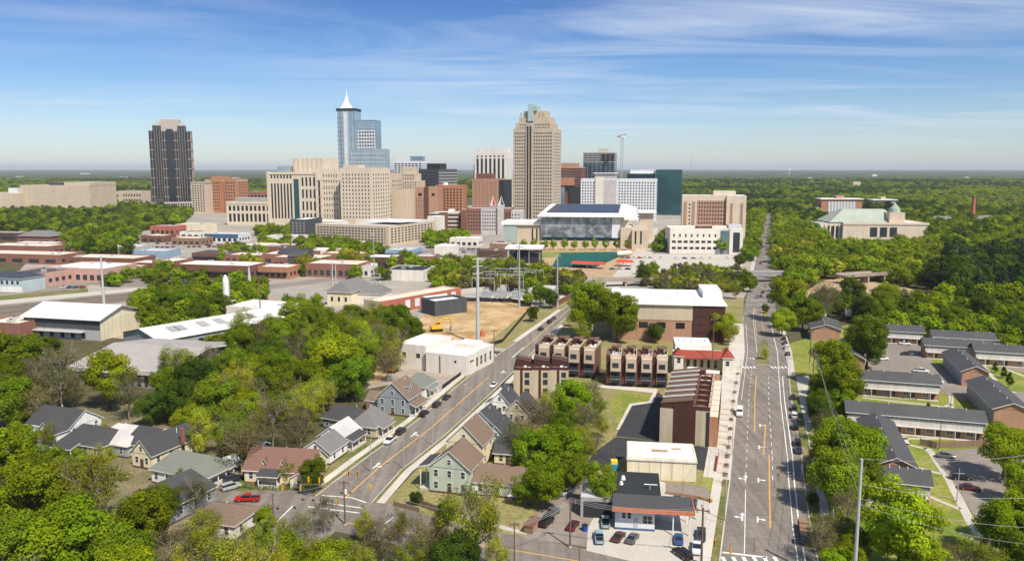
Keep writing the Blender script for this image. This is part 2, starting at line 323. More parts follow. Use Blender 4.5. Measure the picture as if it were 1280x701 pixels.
class Bld:
    def __init__(s, name, label, cat, pxL, pxR, yb, yt, depth, rot=-17.0, wall='beige', roof='roof_grey', group=None, body='wall', parapet=.8, hgt=None, width=None, shell=True, yLb=None):
        A = W(pxL, yb); r = R_(rot); s.rot = r; u = Vector((math.cos(r), math.sin(r), 0)); k = (pxR - 640) / F
        den = u.x - k * cp * u.y
        s.w = width if width else (k * (A.y * cp + H * sp) - A.x) / den
        s.h = hgt if hgt else z_at(A, yt); s.d = depth; s.A = A; s.u = u; s.n = Vector((-u.y, u.x, 0))
        s.root = thing(name, label, cat, A, r, group); s.wins = []; s.wall = wall
        occupy([s.P(-1, -1), s.P(s.w + 1, -1), s.P(s.w + 1, s.d + 1), s.P(-1, s.d + 1)])
        if shell:
            s.part(body, 0, s.w, 0, s.d, 0, s.h, wall)
            s.flatroof(0, s.w, 0, s.d, s.h, roof, wall, parapet)
    def P(s, x, y): return s.A + s.u * x + s.n * y
    def part(s, name, x0, x1, y0, y1, z0, z1, m, top=None, parent=None):
        return MB().box(x0, x1, y0, y1, z0, z1, M(m), M(top) if top else None).build(name, parent or s.root)
    def flatroof(s, x0, x1, y0, y1, z, m, edge, ph=.8, t=.35, name='roof'):
        mb = MB(); mb.box(x0 + t, x1 - t, y0 + t, y1 - t, z + .004, z + .12, M(m))
        if ph:
            for a in ((x0, x1, y0, y0 + t), (x0, x1, y1 - t, y1), (x0, x0 + t, y0 + t, y1 - t), (x1 - t, x1, y0 + t, y1 - t)): mb.box(*a, z + .003, z + ph, M(edge))
        return mb.build(name, s.root)
    def roofunits(s, n, seed=1, z=None, x=(.1, .9), y=(.15, .85), size=(1.5, 3.5), m='steel_pale'):
        rn = random.Random(seed)
        for i in range(n):
            a, b = rn.uniform(*size), rn.uniform(*size); cx = s.w * rn.uniform(*x); cy = s.d * rn.uniform(*y); hh = rn.uniform(.9, 1.8); zz = (z or s.h) + .121
            mb = MB().box(cx - a / 2, cx + a / 2, cy - b / 2, cy + b / 2, zz, zz + hh, M(m)); mb.tube([(cx, cy, zz + hh), (cx, cy, zz + hh + .18)], min(a, b) * .3, M('black_trim'), 10)
            mb.build('roof_unit', s.root)
    def grid(s, face, a0, a1, z0, z1, n, rows, ww, wh, glass='glass_dark', frame=None, off=None, mull=0, name='window', skip=None):
        """n x rows windows of ww x wh fractions of their cell; face front / right / left, off = distance of that face"""
        cw, ch = (a1 - a0) / n, (z1 - z0) / rows; me = win_mesh(cw * ww, ch * wh, glass, frame, .16, mull, name)
        for j in range(rows):
            for i in range(n):
                if skip and skip(i, j): continue
                s.wins.append((face, a0 + cw * (i + .5), z0 + ch * (j + .5), off, me, name))
    def one(s, face, a, z, ww, wh, glass='glass_dark', frame=None, off=None, mull=0, name='window'):
        s.wins.append((face, a, z, off, win_mesh(ww, wh, glass, frame, .16, mull, name), name))
    def done(s, cap=100):
        def place(face, a, z, off):
            if face == 'front': return (a, (off or 0), z), 0.0
            if face == 'right': return (s.w if off is None else off, a, z), math.pi / 2
            return ((off or 0), a, z), -math.pi / 2
        by = {}
        for q in s.wins: by.setdefault(q[5], []).append(q)
        for nm, L in by.items():
            L.sort(key=lambda q: (q[0] != 'front', q[2]))
            for face, a, z, off, me, _ in L[:cap]:
                loc, rz = place(face, a, z, off); put(nm, me, s.root, loc, rz)
            rest = L[cap:]
            if rest:
                mb = MB()
                for face, a, z, off, me, _ in rest:
                    loc, rz = place(face, a, z, off); T = Matrix.Translation(loc) @ Matrix.Rotation(rz, 4, 'Z')
                    n = len(mb.v); mb.v += [tuple(T @ v.co) for v in me.vertices]
                    for p in me.polygons: mb.f.append(tuple(n + i for i in p.vertices)); mb.m.append(mb.mi(me.materials[p.material_index]))
                o = mb.build(nm, s.root); o['kind'] = 'stuff'
        s.wins = []; return s
# ================================================================== THE SETTING
# ground: one sheet to the horizon, rolling a little far away, its far part the canopy of distant woods
def far_height(x, y):
    d = math.hypot(x, y)
    if d < 4200: return 0.0
    return 0.0
mb = MB(); mb.poly([(-52000, -600, 0), (52000, -600, 0), (52000, 52000, 0), (-52000, 52000, 0)], M('forest_floor')); o = mb.build('ground'); o['kind'] = 'structure'

# far-off woods that read as one mass: an uneven canopy from 4 km to the horizon
rn = np.random.default_rng(4)
rad = np.concatenate([np.linspace(3900, 9000, 120), np.geomspace(9100, 44000, 90)]); ang = np.linspace(-0.80, 0.80, 420)
RR, AA = np.meshgrid(rad, ang, indexing='ij'); X = RR * np.sin(AA); Y = RR * np.cos(AA)
def vnoise(x, y, s, seed):
    g = np.random.default_rng(seed).random((257, 257)); x = x / s; y = y / s
    xi = np.floor(x).astype(int); yi = np.floor(y).astype(int); fx = x - xi; fy = y - yi; fx = fx * fx * (3 - 2 * fx); fy = fy * fy * (3 - 2 * fy)
    q = lambda a, b: g[a % 257, b % 257]
    return (q(xi, yi) * (1 - fx) + q(xi + 1, yi) * fx) * (1 - fy) + (q(xi, yi + 1) * (1 - fx) + q(xi + 1, yi + 1) * fx) * fy
Z = 6 + 9 * rn.random(RR.shape) + 10 * (vnoise(X, Y, 700, 5) - .5) + 26 * vnoise(X, Y, 4200, 6) * np.clip((RR - 5000) / 9000, 0, 1)
Z[0] = -3; Z = np.where(RR > 40000, Z * .6, Z)
V = np.stack([X, Y, Z], -1).reshape(-1, 3); nr, na = RR.shape
I = (np.arange(nr - 1)[:, None] * na + np.arange(na - 1)[None]).ravel(); Q = np.stack([I, I + na, I + na + 1, I + 1], 1)[:, ::-1]
me = bpy.data.meshes.new('distant_woods'); me.from_pydata(V.tolist(), [], Q.tolist())
mt = mat('distant_canopy', (.028, .045, .012), .95, .3, .004, col2=(.085, .10, .028), fine=.3); me.materials.append(mt)
o = put('distant_woods', me); tag(o, 'dark green woods stretching to the hazy horizon', 'woods', kind='stuff')

Z0 = .010
# paved and open ground, lowest layer first
flat('paved_ground', [(-60, 428), (60, 300), (330, 282), (640, 280), (960, 262), (945, 345), (930, 372), (700, 372), (640, 440), (520, 430), (430, 395), (330, 400), (200, 405)], Z0, 'paved_ground')
flat('paved_ground', [(-900, 300), (-200, 268), (300, 262), (960, 250), (960, 262), (640, 280.3), (330, 282.3), (60, 300.3)], Z0, 'paved_ground')
flat('verge', [(700, 372), (930, 372), (925, 470), (800, 470), (640, 440)], Z0, 'grass_dry')
flat('verge', [(380, 560), (520, 470), (560, 520), (430, 600), (300, 640), (230, 640), (260, 560)], Z0, 'grass')
flat('verge', [(560, 545), (640, 470), (900, 470), (905, 600), (640, 690), (470, 640)], Z0, 'grass_dry')
flat('lawn', [(1000, 520), (985, 430), (1060, 405), (1400, 400), (1400, 560), (1280, 720), (1020, 720)], Z0, 'lawn_bright')
flat('lawn', [(-100, 720), (-40, 520), (200, 500), (300, 560), (300, 640), (380, 720)], Z0, 'yard')
flat('dirt_yard', [(120, 420), (180, 378), (330, 368), (420, 390), (330, 410), (220, 430)], Z0 + .01, 'gravel')
flat('dirt_lot', [(505, 420), (548, 376), (664, 378), (640, 422), (560, 432)], Z0 + .02, 'soil_orange')
flat('dirt_yard', [(430, 492), (490, 428), (596, 436), (612, 452), (540, 508), (500, 478)], Z0 + .02, 'gravel')
flat('dirt_bank', [(455, 472), (500, 425), (504, 452), (470, 480)], Z0 + .03, 'soil_orange')
flat('grass_bank', [(604, 432), (665, 384), (716, 380), (690, 404), (640, 436)], Z0 + .03, 'grass_dry')
flat('clearing', [(985, 378), (1030, 350), (1062, 347), (1130, 358), (1165, 372), (1165, 377), (1120, 372), (1060, 362), (1010, 383)], Z0 + .01, 'soil')
# railway, left and the line beyond
strip('railway_bed', [(-120, 394), (60, 376), (185, 363), (330, 350)], [(-120, 412), (60, 390), (185, 373), (330, 358)], Z0 + .01, 'ballast')
strip('service_road', [(-120, 388), (60, 370), (185, 358), (300, 349)], [(-120, 393), (60, 374.5), (185, 362), (300, 352)], Z0 + .02, 'concrete')
mb = MB()
for off in (.1, .6):
    pts = [(-120, 397 + off * 14), (60, 378 + off * 11), (185, 365 + off * 7.5), (330, 351 + off * 6)]
    lane(mb, pts, .16, Z0 + .16, 'rail_rust', off=.72); lane(mb, pts, .16, Z0 + .16, 'rail_rust', off=-.72); lane(mb, pts, 2.6, Z0 + .03, 'rail_rust', dash=(.28, .42))
o = mb.build('railway_track'); o['kind'] = 'structure'
strip('verge', [(-120, 380), (60, 364), (110, 360)], [(-120, 387), (60, 369.5), (110, 365)], Z0 + .01, 'grass')
# downtown streets
strip('road', [(575, 372), (742, 366), (792, 312), (806, 300), (816, 285)], [(600, 380), (762, 372), (822, 310), (818, 300), (823, 285)], Z0 + .01, 'concrete')
strip('road', [(190, 372), (330, 356), (440, 344), (620, 332)], [(190, 378), (330, 362), (440, 349), (620, 335)], Z0 + .02, 'asphalt_old')
strip('road', [(300, 306), (420, 327), (540, 312), (660, 312)], [(300, 309), (420, 331), (540, 315), (660, 314)], Z0 + .02, 'asphalt_old')
flat('parking_lot', [(722, 345), (776, 318), (925, 318), (930, 345)], Z0 + .02, 'concrete')
flat('parking_lot', [(98, 355), (140, 342), (290, 340), (280, 352), (190, 360)], Z0 + .02, 'asphalt_old')
flat('parking_lot', [(0, 352), (36, 344), (120, 352), (100, 362), (0, 368)], Z0 + .02, 'asphalt_old')
flat('lawn', [(673, 322), (680, 314.5), (780, 314.5), (772, 321.5)], Z0 + .03, 'lawn_bright')
flat('plaza', [(640, 333), (655, 306), (800, 306), (792, 316), (765, 346), (700, 346)], Z0 + .02, 'soil')
# the long straight road on the right
RL = [(898, 720), (913, 600), (922, 500), (931, 440), (929, 395), (933, 372), (941, 345), (949, 305), (955, 275), (958, 255), (961, 240)]
RRt = [(1026, 720), (1008, 640), (1001, 568), (989, 500), (982, 440), (972, 405), (968, 372), (966, 345), (965, 305), (965.5, 275), (964, 255), (963.5, 240)]
def interp(P, y):
    for (x0, y0), (x1, y1) in zip(P, P[1:]):
        if y1 <= y <= y0: return x0 + (x1 - x0) * (y - y0) / (y1 - y0)
    return P[-1][0]
ys = [720, 660, 600, 568, 540, 500, 470, 440, 420, 405, 395, 385, 372, 358, 345, 325, 305, 290, 275, 266]
Lp = [(interp(RL, y), y) for y in ys]; Rp = [(interp(RRt, y), y) for y in ys]
strip('road', Lp, Rp, Z0 + .04, 'asphalt')
def frac(t): return [(a[0] + (b[0] - a[0]) * t, a[1]) for a, b in zip(Lp, Rp)]
def sw(name, side, w0, w1, ya, yb, m, z):
    """pavement beside the road: offsets from its kerb in metres"""
    E = [p for p in (Lp if side < 0 else Rp) if yb <= p[1] <= ya]; k = [f for f in E]
    def sh(p, wd): q = W(*p); return (q.x + side * wd * .956, q.y - side * wd * .292)
    a = [sh(p, w0) for p in E]; b = [sh(p, w1) for p in E]; mb = MB()
    for i in range(len(E) - 1):
        q = [a[i], b[i], b[i + 1], a[i + 1]]
        if side < 0: q = q[::-1]
        mb.poly([(x, y, z) for x, y in q], M(m))
        e = [b[i], b[i + 1]]
    o = mb.build(name); o['kind'] = 'structure'
def kerb(name, pts, side, h=.13, wd=.25):
    P = [W(*p) for p in pts]; mb = MB()
    for a, b in zip(P, P[1:]):
        d = (b - a).normalized(); n = Vector((-d.y, d.x, 0)) * side * wd
        q = [a, b, b + n, a + n]; q = q if side > 0 else q[::-1]
        mb.prism([(p.x, p.y) for p in q], Z0, Z0 + h, M('concrete_pale'))
    o = mb.build(name); o['kind'] = 'structure'
sw('pavement', -1, .25, 6.5, 600, 405, 'concrete_pale', Z0 + .12); sw('pavement', -1, 1.8, 4.0, 720, 600, 'concrete_pale', Z0 + .12); sw('verge', -1, .25, 1.8, 720, 600, 'grass', Z0 + .11)
sw('pavement', 1, 2.6, 4.6, 720, 470, 'concrete', Z0 + .12); sw('verge', 1, .25, 2.6, 720, 470, 'grass', Z0 + .11); sw('pavement', 1, .25, 2.5, 470, 395, 'concrete', Z0 + .12)
sw('pavement', -1, .25, 3, 345, 262, 'concrete', Z0 + .12); sw('pavement', 1, .25, 3, 345, 262, 'concrete', Z0 + .12)
kerb('kerb', [p for p in Lp if 395 <= p[1]], 1); kerb('kerb', [p for p in Rp if 405 <= p[1]], -1)
mb = MB(); zp = Z0 + .05
lane(mb, [p for p in frac(.875) if p[1] >= 460], .28, zp, 'paint_white'); lane(mb, [p for p in frac(.80) if 405 <= p[1]], .22, zp, 'paint_white')
lane(mb, [p for p in frac(.58) if 460 <= p[1] <= 600], .15, zp, 'paint_white', dash=(3, 4))
lane(mb, [(930.5, 692), (931.5, 640), (932, 612)], .16, zp, 'paint_white'); lane(mb, [(932, 604), (936, 500), (940, 460)], .14, zp, 'paint_white', dash=(2, 3.5))
lane(mb, [(903, 690), (959, 696.5)], .6, zp, 'paint_white'); lane(mb, [p for p in frac(.07) if 400 <= p[1] <= 500], .14, zp, 'paint_white'); lane(mb, [p for p in frac(.3) if 385 <= p[1] <= 455], .14, zp, 'paint_white')
for y in (458, 461): pass
for t in np.linspace(.03, .97, 13):                     # zebra bars at the junction by the planted island
    x = interp(Lp, 459) + (interp(Rp, 459) - interp(Lp, 459)) * t; q = W(x, 459)
    if not (.34 < t < .62): mb.poly([(q.x - .3, q.y - 1.6, zp), (q.x + .3, q.y - 1.6, zp), (q.x + .3, q.y + 1.6, zp), (q.x - .3, q.y + 1.6, zp)], M('paint_white'))
for t in np.linspace(.04, .9, 9):
    x = interp(Lp, 700) + (interp(Rp, 700) - interp(Lp, 700)) * t; q = W(x, 700)
    if t < .6: mb.poly([(q.x - .35, q.y - 1.6, zp), (q.x + .35, q.y - 1.6, zp), (q.x + .35, q.y + 1.4, zp), (q.x - .35, q.y + 1.4, zp)], M('paint_white'))
for y in (375, 381): lane(mb, [(931, y), (966, y)], .9, zp, 'paint_white', dash=(.6, .6))
def arrow(px, py, kind, hd=0.30, s=1.0):
    c = W(px, py); a = math.atan2(1, hd) - math.pi / 2; r = lambda x, y: (c.x + (x * math.cos(a) - y * math.sin(a)) * s, c.y + (x * math.sin(a) + y * math.cos(a)) * s, zp)
    P = lambda *q: mb.poly([r(*p) for p in q], M('paint_white'))
    P((-.16, -1.8), (.16, -1.8), (.16, .9), (-.16, .9)); 
    if 's' in kind: P((-.55, .9), (.55, .9), (0, 2.2))
    if 'l' in kind: P((-.16, -.4), (-.16, -.05), (-.95, -.05), (-.95, -.4)); P((-.95, -.75), (-.95, .3), (-1.7, -.22))
    if 'r' in kind: P((.16, -.05), (.16, -.4), (.95, -.4), (.95, -.05)); P((.95, .3), (.95, -.75), (1.7, -.22))
for a in ((932, 598, 'sl'), (948, 599, 'r'), (928, 646, 'sl'), (947, 648, 'r'), (950, 531, 'r'), (949, 558, 'r'), (942, 448, 'l')): arrow(*a, s=1.1)
o = mb.build('road_marking'); o['kind'] = 'structure'
mb = MB()
lane(mb, [p for p in frac(.535) if 560 <= p[1] <= 695], .26, zp, 'paint_yellow'); lane(mb, [(954.5, 568), (957, 530)], .26, zp, 'paint_yellow')
lane(mb, [p for p in frac(.32) if 466 <= p[1] <= 545], .26, zp, 'paint_yellow'); lane(mb, [p for p in frac(.55) if 385 <= p[1] <= 430], .2, zp, 'paint_yellow'); lane(mb, [p for p in frac(.35) if 385 <= p[1] <= 430], .2, zp, 'paint_yellow')
o = mb.build('road_marking'); o['kind'] = 'structure'
mb = MB(); rnp = random.Random(5)                        # patches and tar lines where the surface was mended
for i in range(46):
    y = rnp.choice([rnp.uniform(465, 700), rnp.uniform(380, 700)]); x = interp(Lp, y) + (interp(Rp, y) - interp(Lp, y)) * rnp.uniform(.05, .9); q = W(x, y); L = rnp.uniform(1.2, 7); wd = rnp.choice([.12, .12, .16, .5])
    d = Vector((.29, .957, 0)) if rnp.random() < .6 else Vector((.957, -.29, 0)); n = Vector((-d.y, d.x, 0)) * wd / 2
    P4 = [q - n, q + d * L - n, q + d * L + n, q + n]; P4 = P4 if (P4[1] - P4[0]).cross(P4[2] - P4[0]).z > 0 else P4[::-1]
    mb.poly([(p.x, p.y, zp - .006 + i * .0001) for p in P4], M('tar'.replace('tar', 'asphalt_new') if wd < .3 else 'asphalt_old'))
o = mb.build('road_patch'); o['kind'] = 'structure'
# planted islands
for pts, g in (([(946, 456), (961, 456), (960, 428), (955, 424), (949, 430)], 'grass'), ([(953, 398), (960, 398), (960, 380), (955, 378)], 'grass')):
    P = [W(*p) for p in pts][::1]; mb = MB(); mb.prism([(p.x, p.y) for p in P], Z0, Z0 + .2, M('concrete_pale'), M(g)); o = mb.build('traffic_island'); o['kind'] = 'structure'
# the street running up the left of the terraces
SL = [(300, 701), (340, 660), (395, 620), (450, 578), (520, 527), (602, 457), (647, 427), (703, 387), (728, 368)]
SR = [(345, 730), (405, 676), (464, 628), (500, 588), (552, 547), (618, 487), (660, 446), (698, 405), (740, 369)]
strip('road', SL, SR, Z0 + .045, 'asphalt')
strip('road', [(596, 436), (560, 428), (500, 424)], [(640, 452), (606, 436.5), (570, 430)], Z0 + .03, 'concrete')
strip('road', [(200, 612), (300, 614), (400, 612), (470, 625), (560, 652), (650, 670), (720, 683), (800, 700)], [(200, 656), (300, 652), (360, 652), (420, 664), (540, 690), (620, 706), (690, 718), (800, 745)], Z0 + .04, 'asphalt')
mb = MB(); mid = [((a[0] + b[0]) / 2, (a[1] + b[1]) / 2) for a, b in zip(SL, SR)]
lane(mb, mid[2:6], .32, zp + .005, 'paint_yellow'); lane(mb, mid[6:], .35, zp + .005, 'paint_yellow')
lane(mb, [(425, 652), (560, 674), (645, 688), (725, 701.5), (790, 714)], .26, zp + .005, 'paint_yellow')
o = mb.build('road_marking'); o['kind'] = 'structure'
mb = MB(); zp += .006
lane(mb, [(403, 619), (440, 622), (458, 628)], .35, zp, 'paint_white'); lane(mb, [(396, 627), (454, 635)], .35, zp, 'paint_white'); lane(mb, [(385, 633), (450, 641)], .35, zp, 'paint_white'); lane(mb, [(345, 653), (366, 632)], .3, zp, 'paint_white'); lane(mb, [(480, 655), (492, 646)], .3, zp, 'paint_white')
arrow(470, 582, 'sr', .29, 1.1); arrow(517, 543, 'sr', .29, 1.1); arrow(628, 465, 'sr', .29, 1.1)
lane(mb, [(640, 447), (655, 434)], .8, zp, 'paint_white', dash=(.7, .7))
o = mb.build('road_marking'); o['kind'] = 'structure'
def along(P, off0, off1, y0, y1, name, m, z, side):
    E = [p for p in P if y1 <= p[1] <= y0]; Q = [W(*p) for p in E]; mb = MB()
    for i, (a, b) in enumerate(zip(Q, Q[1:])):
        d = (b - a).normalized(); n = Vector((-d.y, d.x, 0)) * side
        q = [a + n * off0, a + n * off1, b + n * off1, b + n * off0]; q = q[::-1] if side > 0 else q
        mb.poly([(p.x, p.y, z + .0004 * i) for p in q], M(m))
    o = mb.build(name); o['kind'] = 'structure'
along(SL, .25, 1.6, 625, 455, 'verge', 'grass', Z0 + .11, 1); along(SL, 1.6, 3.6, 625, 455, 'pavement', 'concrete_pale', Z0 + .12, 1)
along(SR, .25, 1.2, 630, 485, 'verge', 'grass', Z0 + .11, -1); along(SR, 1.2, 3.2, 630, 405, 'pavement', 'concrete_pale', Z0 + .12, -1); along(SL, .25, 2.4, 430, 380, 'pavement', 'concrete_pale', Z0 + .12, 1)
kerb('kerb', [p for p in SL if p[1] <= 625], 1); kerb('kerb', [p for p in SR if p[1] <= 630], -1)
# yards round the repair shop, new asphalt by the terraces, apartment car parks
flat('parking_lot', [(735, 660), (760, 612), (790, 590), (870, 616), (893, 618), (888, 706), (800, 704), (733, 688)], Z0 + .05, 'concrete')
flat('parking_lot', [(655, 672), (690, 610), (735, 586), (745, 612), (735, 684)], Z0 + .04, 'asphalt_old')
flat('parking_lot', [(722, 600), (742, 566), (770, 546), (830, 552), (903, 562), (898, 600), (880, 588), (783, 570)], Z0 + .055, 'asphalt_new')
flat('parking_lot', [(770, 545), (788, 506), (812, 503), (823, 490), (835, 500), (835, 552)], Z0 + .05, 'asphalt_new')
flat('lawn', [(762, 505), (775, 490), (812, 494), (812, 502), (786, 505), (772, 532)], Z0 + .045, 'lawn_bright')
flat('path', [(770, 537), (787, 504.5), (811, 501.5), (816, 491), (776, 487), (745, 484), (745, 481), (822, 486), (817, 503), (790, 507), (774, 537)], Z0 + .06, 'concrete_pale')
flat('lawn', [(876, 614), (878, 596), (898, 598), (896, 615)], Z0 + .06, 'lawn_bright')
flat('driveway', [(832, 602), (880, 608), (894, 622), (876, 625), (832, 614)], Z0 + .062, 'asphalt_old')
flat('car_park', [(1073, 440), (1120, 428), (1160, 430), (1164, 452), (1212, 482), (1240, 490), (1235, 503), (1205, 500), (1162, 486), (1140, 470), (1090, 466)], Z0 + .03, 'asphalt_old')
flat('car_park', [(1165, 570), (1178, 563), (1230, 560), (1300, 580), (1300, 665), (1232, 668), (1190, 600)], Z0 + .03, 'asphalt_old')
flat('car_park', [(1235, 455), (1262, 440), (1300, 448), (1300, 470)], Z0 + .03, 'asphalt_old'); flat('car_park', [(1258, 492), (1300, 487), (1300, 512), (1270, 508)], Z0 + .03, 'asphalt_old')
def path(pts, wd=1.3, m='concrete', name='path', z=Z0 + .02):
    mb = MB(); lane(mb, pts, wd, z, m); o = mb.build(name); o['kind'] = 'structure'
path([(1158, 560), (1165, 566), (1187, 600), (1212, 650), (1226, 672)], 2.0); path([(1102, 551), (1125, 553), (1158, 561)]); path([(1112, 562), (1135, 600)]); path([(1128, 579), (1176, 592)]); path([(1142, 612), (1200, 636)]); path([(1200, 665), (1225, 678)])
path([(1080, 596), (1092, 636)]); path([(1060, 626), (1085, 632)]); path([(1078, 497), (1180, 508), (1190, 505)]); path([(1188, 488), (1190, 512)]); path([(1100, 548), (1235, 548)]); path([(1225, 452), (1255, 488)]); path([(1255, 460), (1300, 478)]); path([(1255, 488), (1300, 495)]); path([(1130, 545), (1135, 556)])
path([(1008, 470), (1002, 500)], 2.4, 'concrete_pale'); path([(1022, 640), (1034, 701)], 1.6); path([(530, 632), (560, 640), (640, 662), (690, 672)], 1.5)
path([(246, 618), (292, 590)], 3, 'concrete')
# ================================================================== DOWNTOWN
def pyramid_box(b, name, x0, x1, y0, y1, z0, z1, inset, m):
    q = [(x0, y0), (x1, y0), (x1, y1), (x0, y1)]; iy = min(inset, (y1 - y0) / 2 - .5)
    t = [(x0 + inset, y0 + iy), (x1 - inset, y0 + iy), (x1 - inset, y1 - iy), (x0 + inset, y1 - iy)]
    return MB().frustum(q, t, z0, z1, M(m)).build(name, b.root)

# dark tower with notched corners and sloping roof
b = Bld('office_tower', 'dark bronze glass office tower with notched corners, at far left of the skyline', 'tower', 191.5, 243, 263, 160, 34, 17, 'stone_grey', shell=False)
h = b.h; b.part('shaft', 0, b.w, 0, b.d, 0, h * .97, 'black_wall', 'roof_grey')
mats = 'tower_pier'
for i in range(17):
    x = b.w * i / 16
    if i in (8,): continue
    b.part('pier', max(0, x - .32), min(b.w, x + .32), -.8, -.003, 6, h * .965, mats)
for i in range(10): y = b.d * i / 9; b.part('pier', b.w + .003, b.w + .7, max(0, y - .5), min(b.d, y + .5), 6, h * .965, mats)
for k in range(8): z = 24 + (h - 30) * k / 7; b.part('belt_course', -.3, b.w + .9, -.95, b.d + .3, z, z + 1.2, mats)
b.part('podium', -3, b.w + 2, -6, b.d + 2, 0, 15, 'grey_pink', 'roof_grey'); b.grid('front', -2, b.w + 1, 2, 13, 18, 2, .6, .75, off=-6); b.part('entrance_bay', b.w * .1, b.w * .28, -8, -5.8, 0, 22, 'dark_grey')
for x0 in (b.w * .10, b.w * .70):
    b.part('corner_bay', x0, x0 + b.w * .2, -1.6, 12, 20, h * 1.03, 'glass_dark', 'stone_grey'); MB().frustum([(x0 + 2, -1.5), (x0 + b.w * .2 - 2, -1.5), (x0 + b.w * .2 - 2, 11), (x0 + 2, 11)], [(x0 + b.w * .1 - .6, 4), (x0 + b.w * .1 + .6, 4), (x0 + b.w * .1 + .6, 5.5), (x0 + b.w * .1 - .6, 5.5)], h * 1.031, h * 1.09, M('stone_grey')).build('gable', b.root)
    for q in (.04, .1, .16): b.part('mullion', x0 + b.w * q - .25, x0 + b.w * q + .25, -1.9, -1.603, 20, h * 1.03, mats)
b.part('centre_bay', b.w * .42, b.w * .58, -1.2, 3, 8, h * .99, 'glass_dark')
pyramid_box(b, 'roof', b.w * .22, b.w * .80, 2, b.d - 3, h * .97, z_at(b.P(0, 6), 149), b.w * .06, 'cap_tan'); b.done()
# brick pair beside it
b = Bld('office_building', 'cream stone office block with square windows beside the dark tower', 'office block', 240.5, 258, 267, 228, 26, -10, 'tan_stone', 'roof_grey'); b.grid('front', 1, b.w - 1, 3, b.h - 4, 5, 11, .5, .55); b.part('cornice', -.6, b.w + .6, -.6, b.d, b.h - 1.6, b.h - .2, 'stone_grey'); b.done()
b = Bld('apartment_building', 'orange brick apartment block with stepped bays right of the dark tower', 'apartment block', 258.5, 299, 266, 224.5, 34, -10, 'brick_orange', 'roof_tan')
for x0, x1, zt in ((.22, .50, 1.09), (.62, .97, 1.03)): b.part('bay', b.w * x0, b.w * x1, -4, b.d * .8, 0, b.h * zt, 'brick_orange', 'roof_tan')
b.part('parapet_band', -.2, b.w + .3, -.25, b.d, b.h * .955, b.h * .98, 'beige_pale')
for x0, x1 in ((.24, .48), (.64, .95)): b.grid('front', b.w * x0, b.w * x1, 4, b.h * .95, 4, 9, .5, .5, off=-4)
b.grid('front', b.w * .02, b.w * .21, 4, b.h * .95, 2, 11, .4, .42); b.grid('right', 2, b.d - 2, 4, b.h * .95, 5, 11, .35, .42); b.done()
# beige block, far left
b = Bld('government_building', 'long low beige windowless block behind the trees at far left', 'office block', 28, 114, 268, 232, 70, -8, 'beige', 'roof_tan'); b.part('upper_block', b.w * .62, b.w + .3, 4, b.d, b.h + .2, b.h * 1.12, 'beige', 'roof_tan'); b.roofunits(4, 3, size=(5, 10), m='roof_grey'); b.part('penthouse', b.w * .36, b.w * .6, 10, 30, b.h + .13, b.h * 1.12, 'dark_grey', 'roof_grey')
for k in range(3): b.part('joint_band', -.2, b.w + .2, -.12, .5, b.h * (.25 + .22 * k), b.h * (.262 + .22 * k), 'beige_pale')
b.done()
b = Bld('office_building', 'beige wing with flat roof at the left picture edge', 'office block', -30, 27.5, 268, 242, 60, -8, 'beige', 'roof_tan'); b.part('penthouse', b.w * .6, b.w * .8, 15, 30, b.h + .13, b.h + 9, 'white_cool', 'roof_grey'); b.done()
for a in ((122, 150, 258, 240, 'beige', 'low beige building right of the long windowless block'), (150, 178, 258, 239, 'tan_stone', 'pale stone low building left of the dark tower'), (300, 336, 262, 240, 'brick_red', 'low red brick building right of the stepped orange apartments'), (600, 628, 262, 243, 'white_cool', 'small white building between the orange brick blocks')):
    b = Bld('low_building', a[5], 'building', a[0], a[1], a[2], a[3], 30, -10, a[4], 'roof_grey'); b.grid('front', 1, b.w - 1, b.h * .25, b.h * .9, 8, 2, .5, .5); b.roofunits(2, 7, size=(3, 6)); b.done()
# justice centre complex
b = Bld('courthouse', 'cream stone courthouse with green glass bays and stepped roofline', 'courthouse', 337, 408, 286, 216, 40, -10, 'beige_pale', 'roof_pale'); w_, h_ = b.w, b.h
b.part('penthouse', w_ * .38, w_ * 1.02, 12, b.d, h_ + .13, z_at(b.P(20, 12), 198), 'beige_pale', 'roof_tan'); b.part('plant_screen', w_ * .16, w_ * .37, 3, 20, h_ + .13, h_ + 8, 'glass_pale')
for i in range(7): b.part('pier', w_ * (.40 + .08 * i), w_ * (.415 + .08 * i), 11.3, 11.997, h_ + .9, h_ + 18, 'tan_stone')
for i in range(7):
    x = w_ * (.07 + .056 * i); b.one('front', x, h_ * .50, w_ * .028, h_ * .62, 'glass_dark', name='tall_window'); b.one('front', x, h_ * .93, w_ * .028, h_ * .06)
b.one('front', w_ * .50, h_ * .52, w_ * .09, h_ * .74, 'glass_teal', name='tall_window'); b.grid('front', w_ * .58, w_ * .98, h_ * .1, h_ * .95, 6, 4, .45, .72); b.part('corner_pier', -.8, 2.5, -.8, 3, 0, h_ * 1.02, 'beige_pale'); b.part('glass_corner', -2.5, -.003, 6, 20, 0, h_ * .84, 'glass_teal'); b.part('cornice', -.5, w_ + .5, -.7, 2, h_ * .97, h_ * .985, 'tan_stone'); b.done()
b = Bld('courthouse', 'tall plain cream wing right of the green-glass courthouse', 'courthouse', 396, 443, 287, 212, 55, -10, 'beige_pale', 'roof_pale'); b.one('front', b.w * .10, b.h * .45, b.w * .05, b.h * .75, 'glass_dark', name='tall_window'); b.one('front', b.w * .66, b.h * .5, b.w * .05, b.h * .62, 'glass_dark', name='tall_window')
for k in range(6): b.part('belt_course', -.1, b.w + .1, -.25, -.003, b.h * (.12 + .14 * k), b.h * (.128 + .14 * k), 'tan_stone')
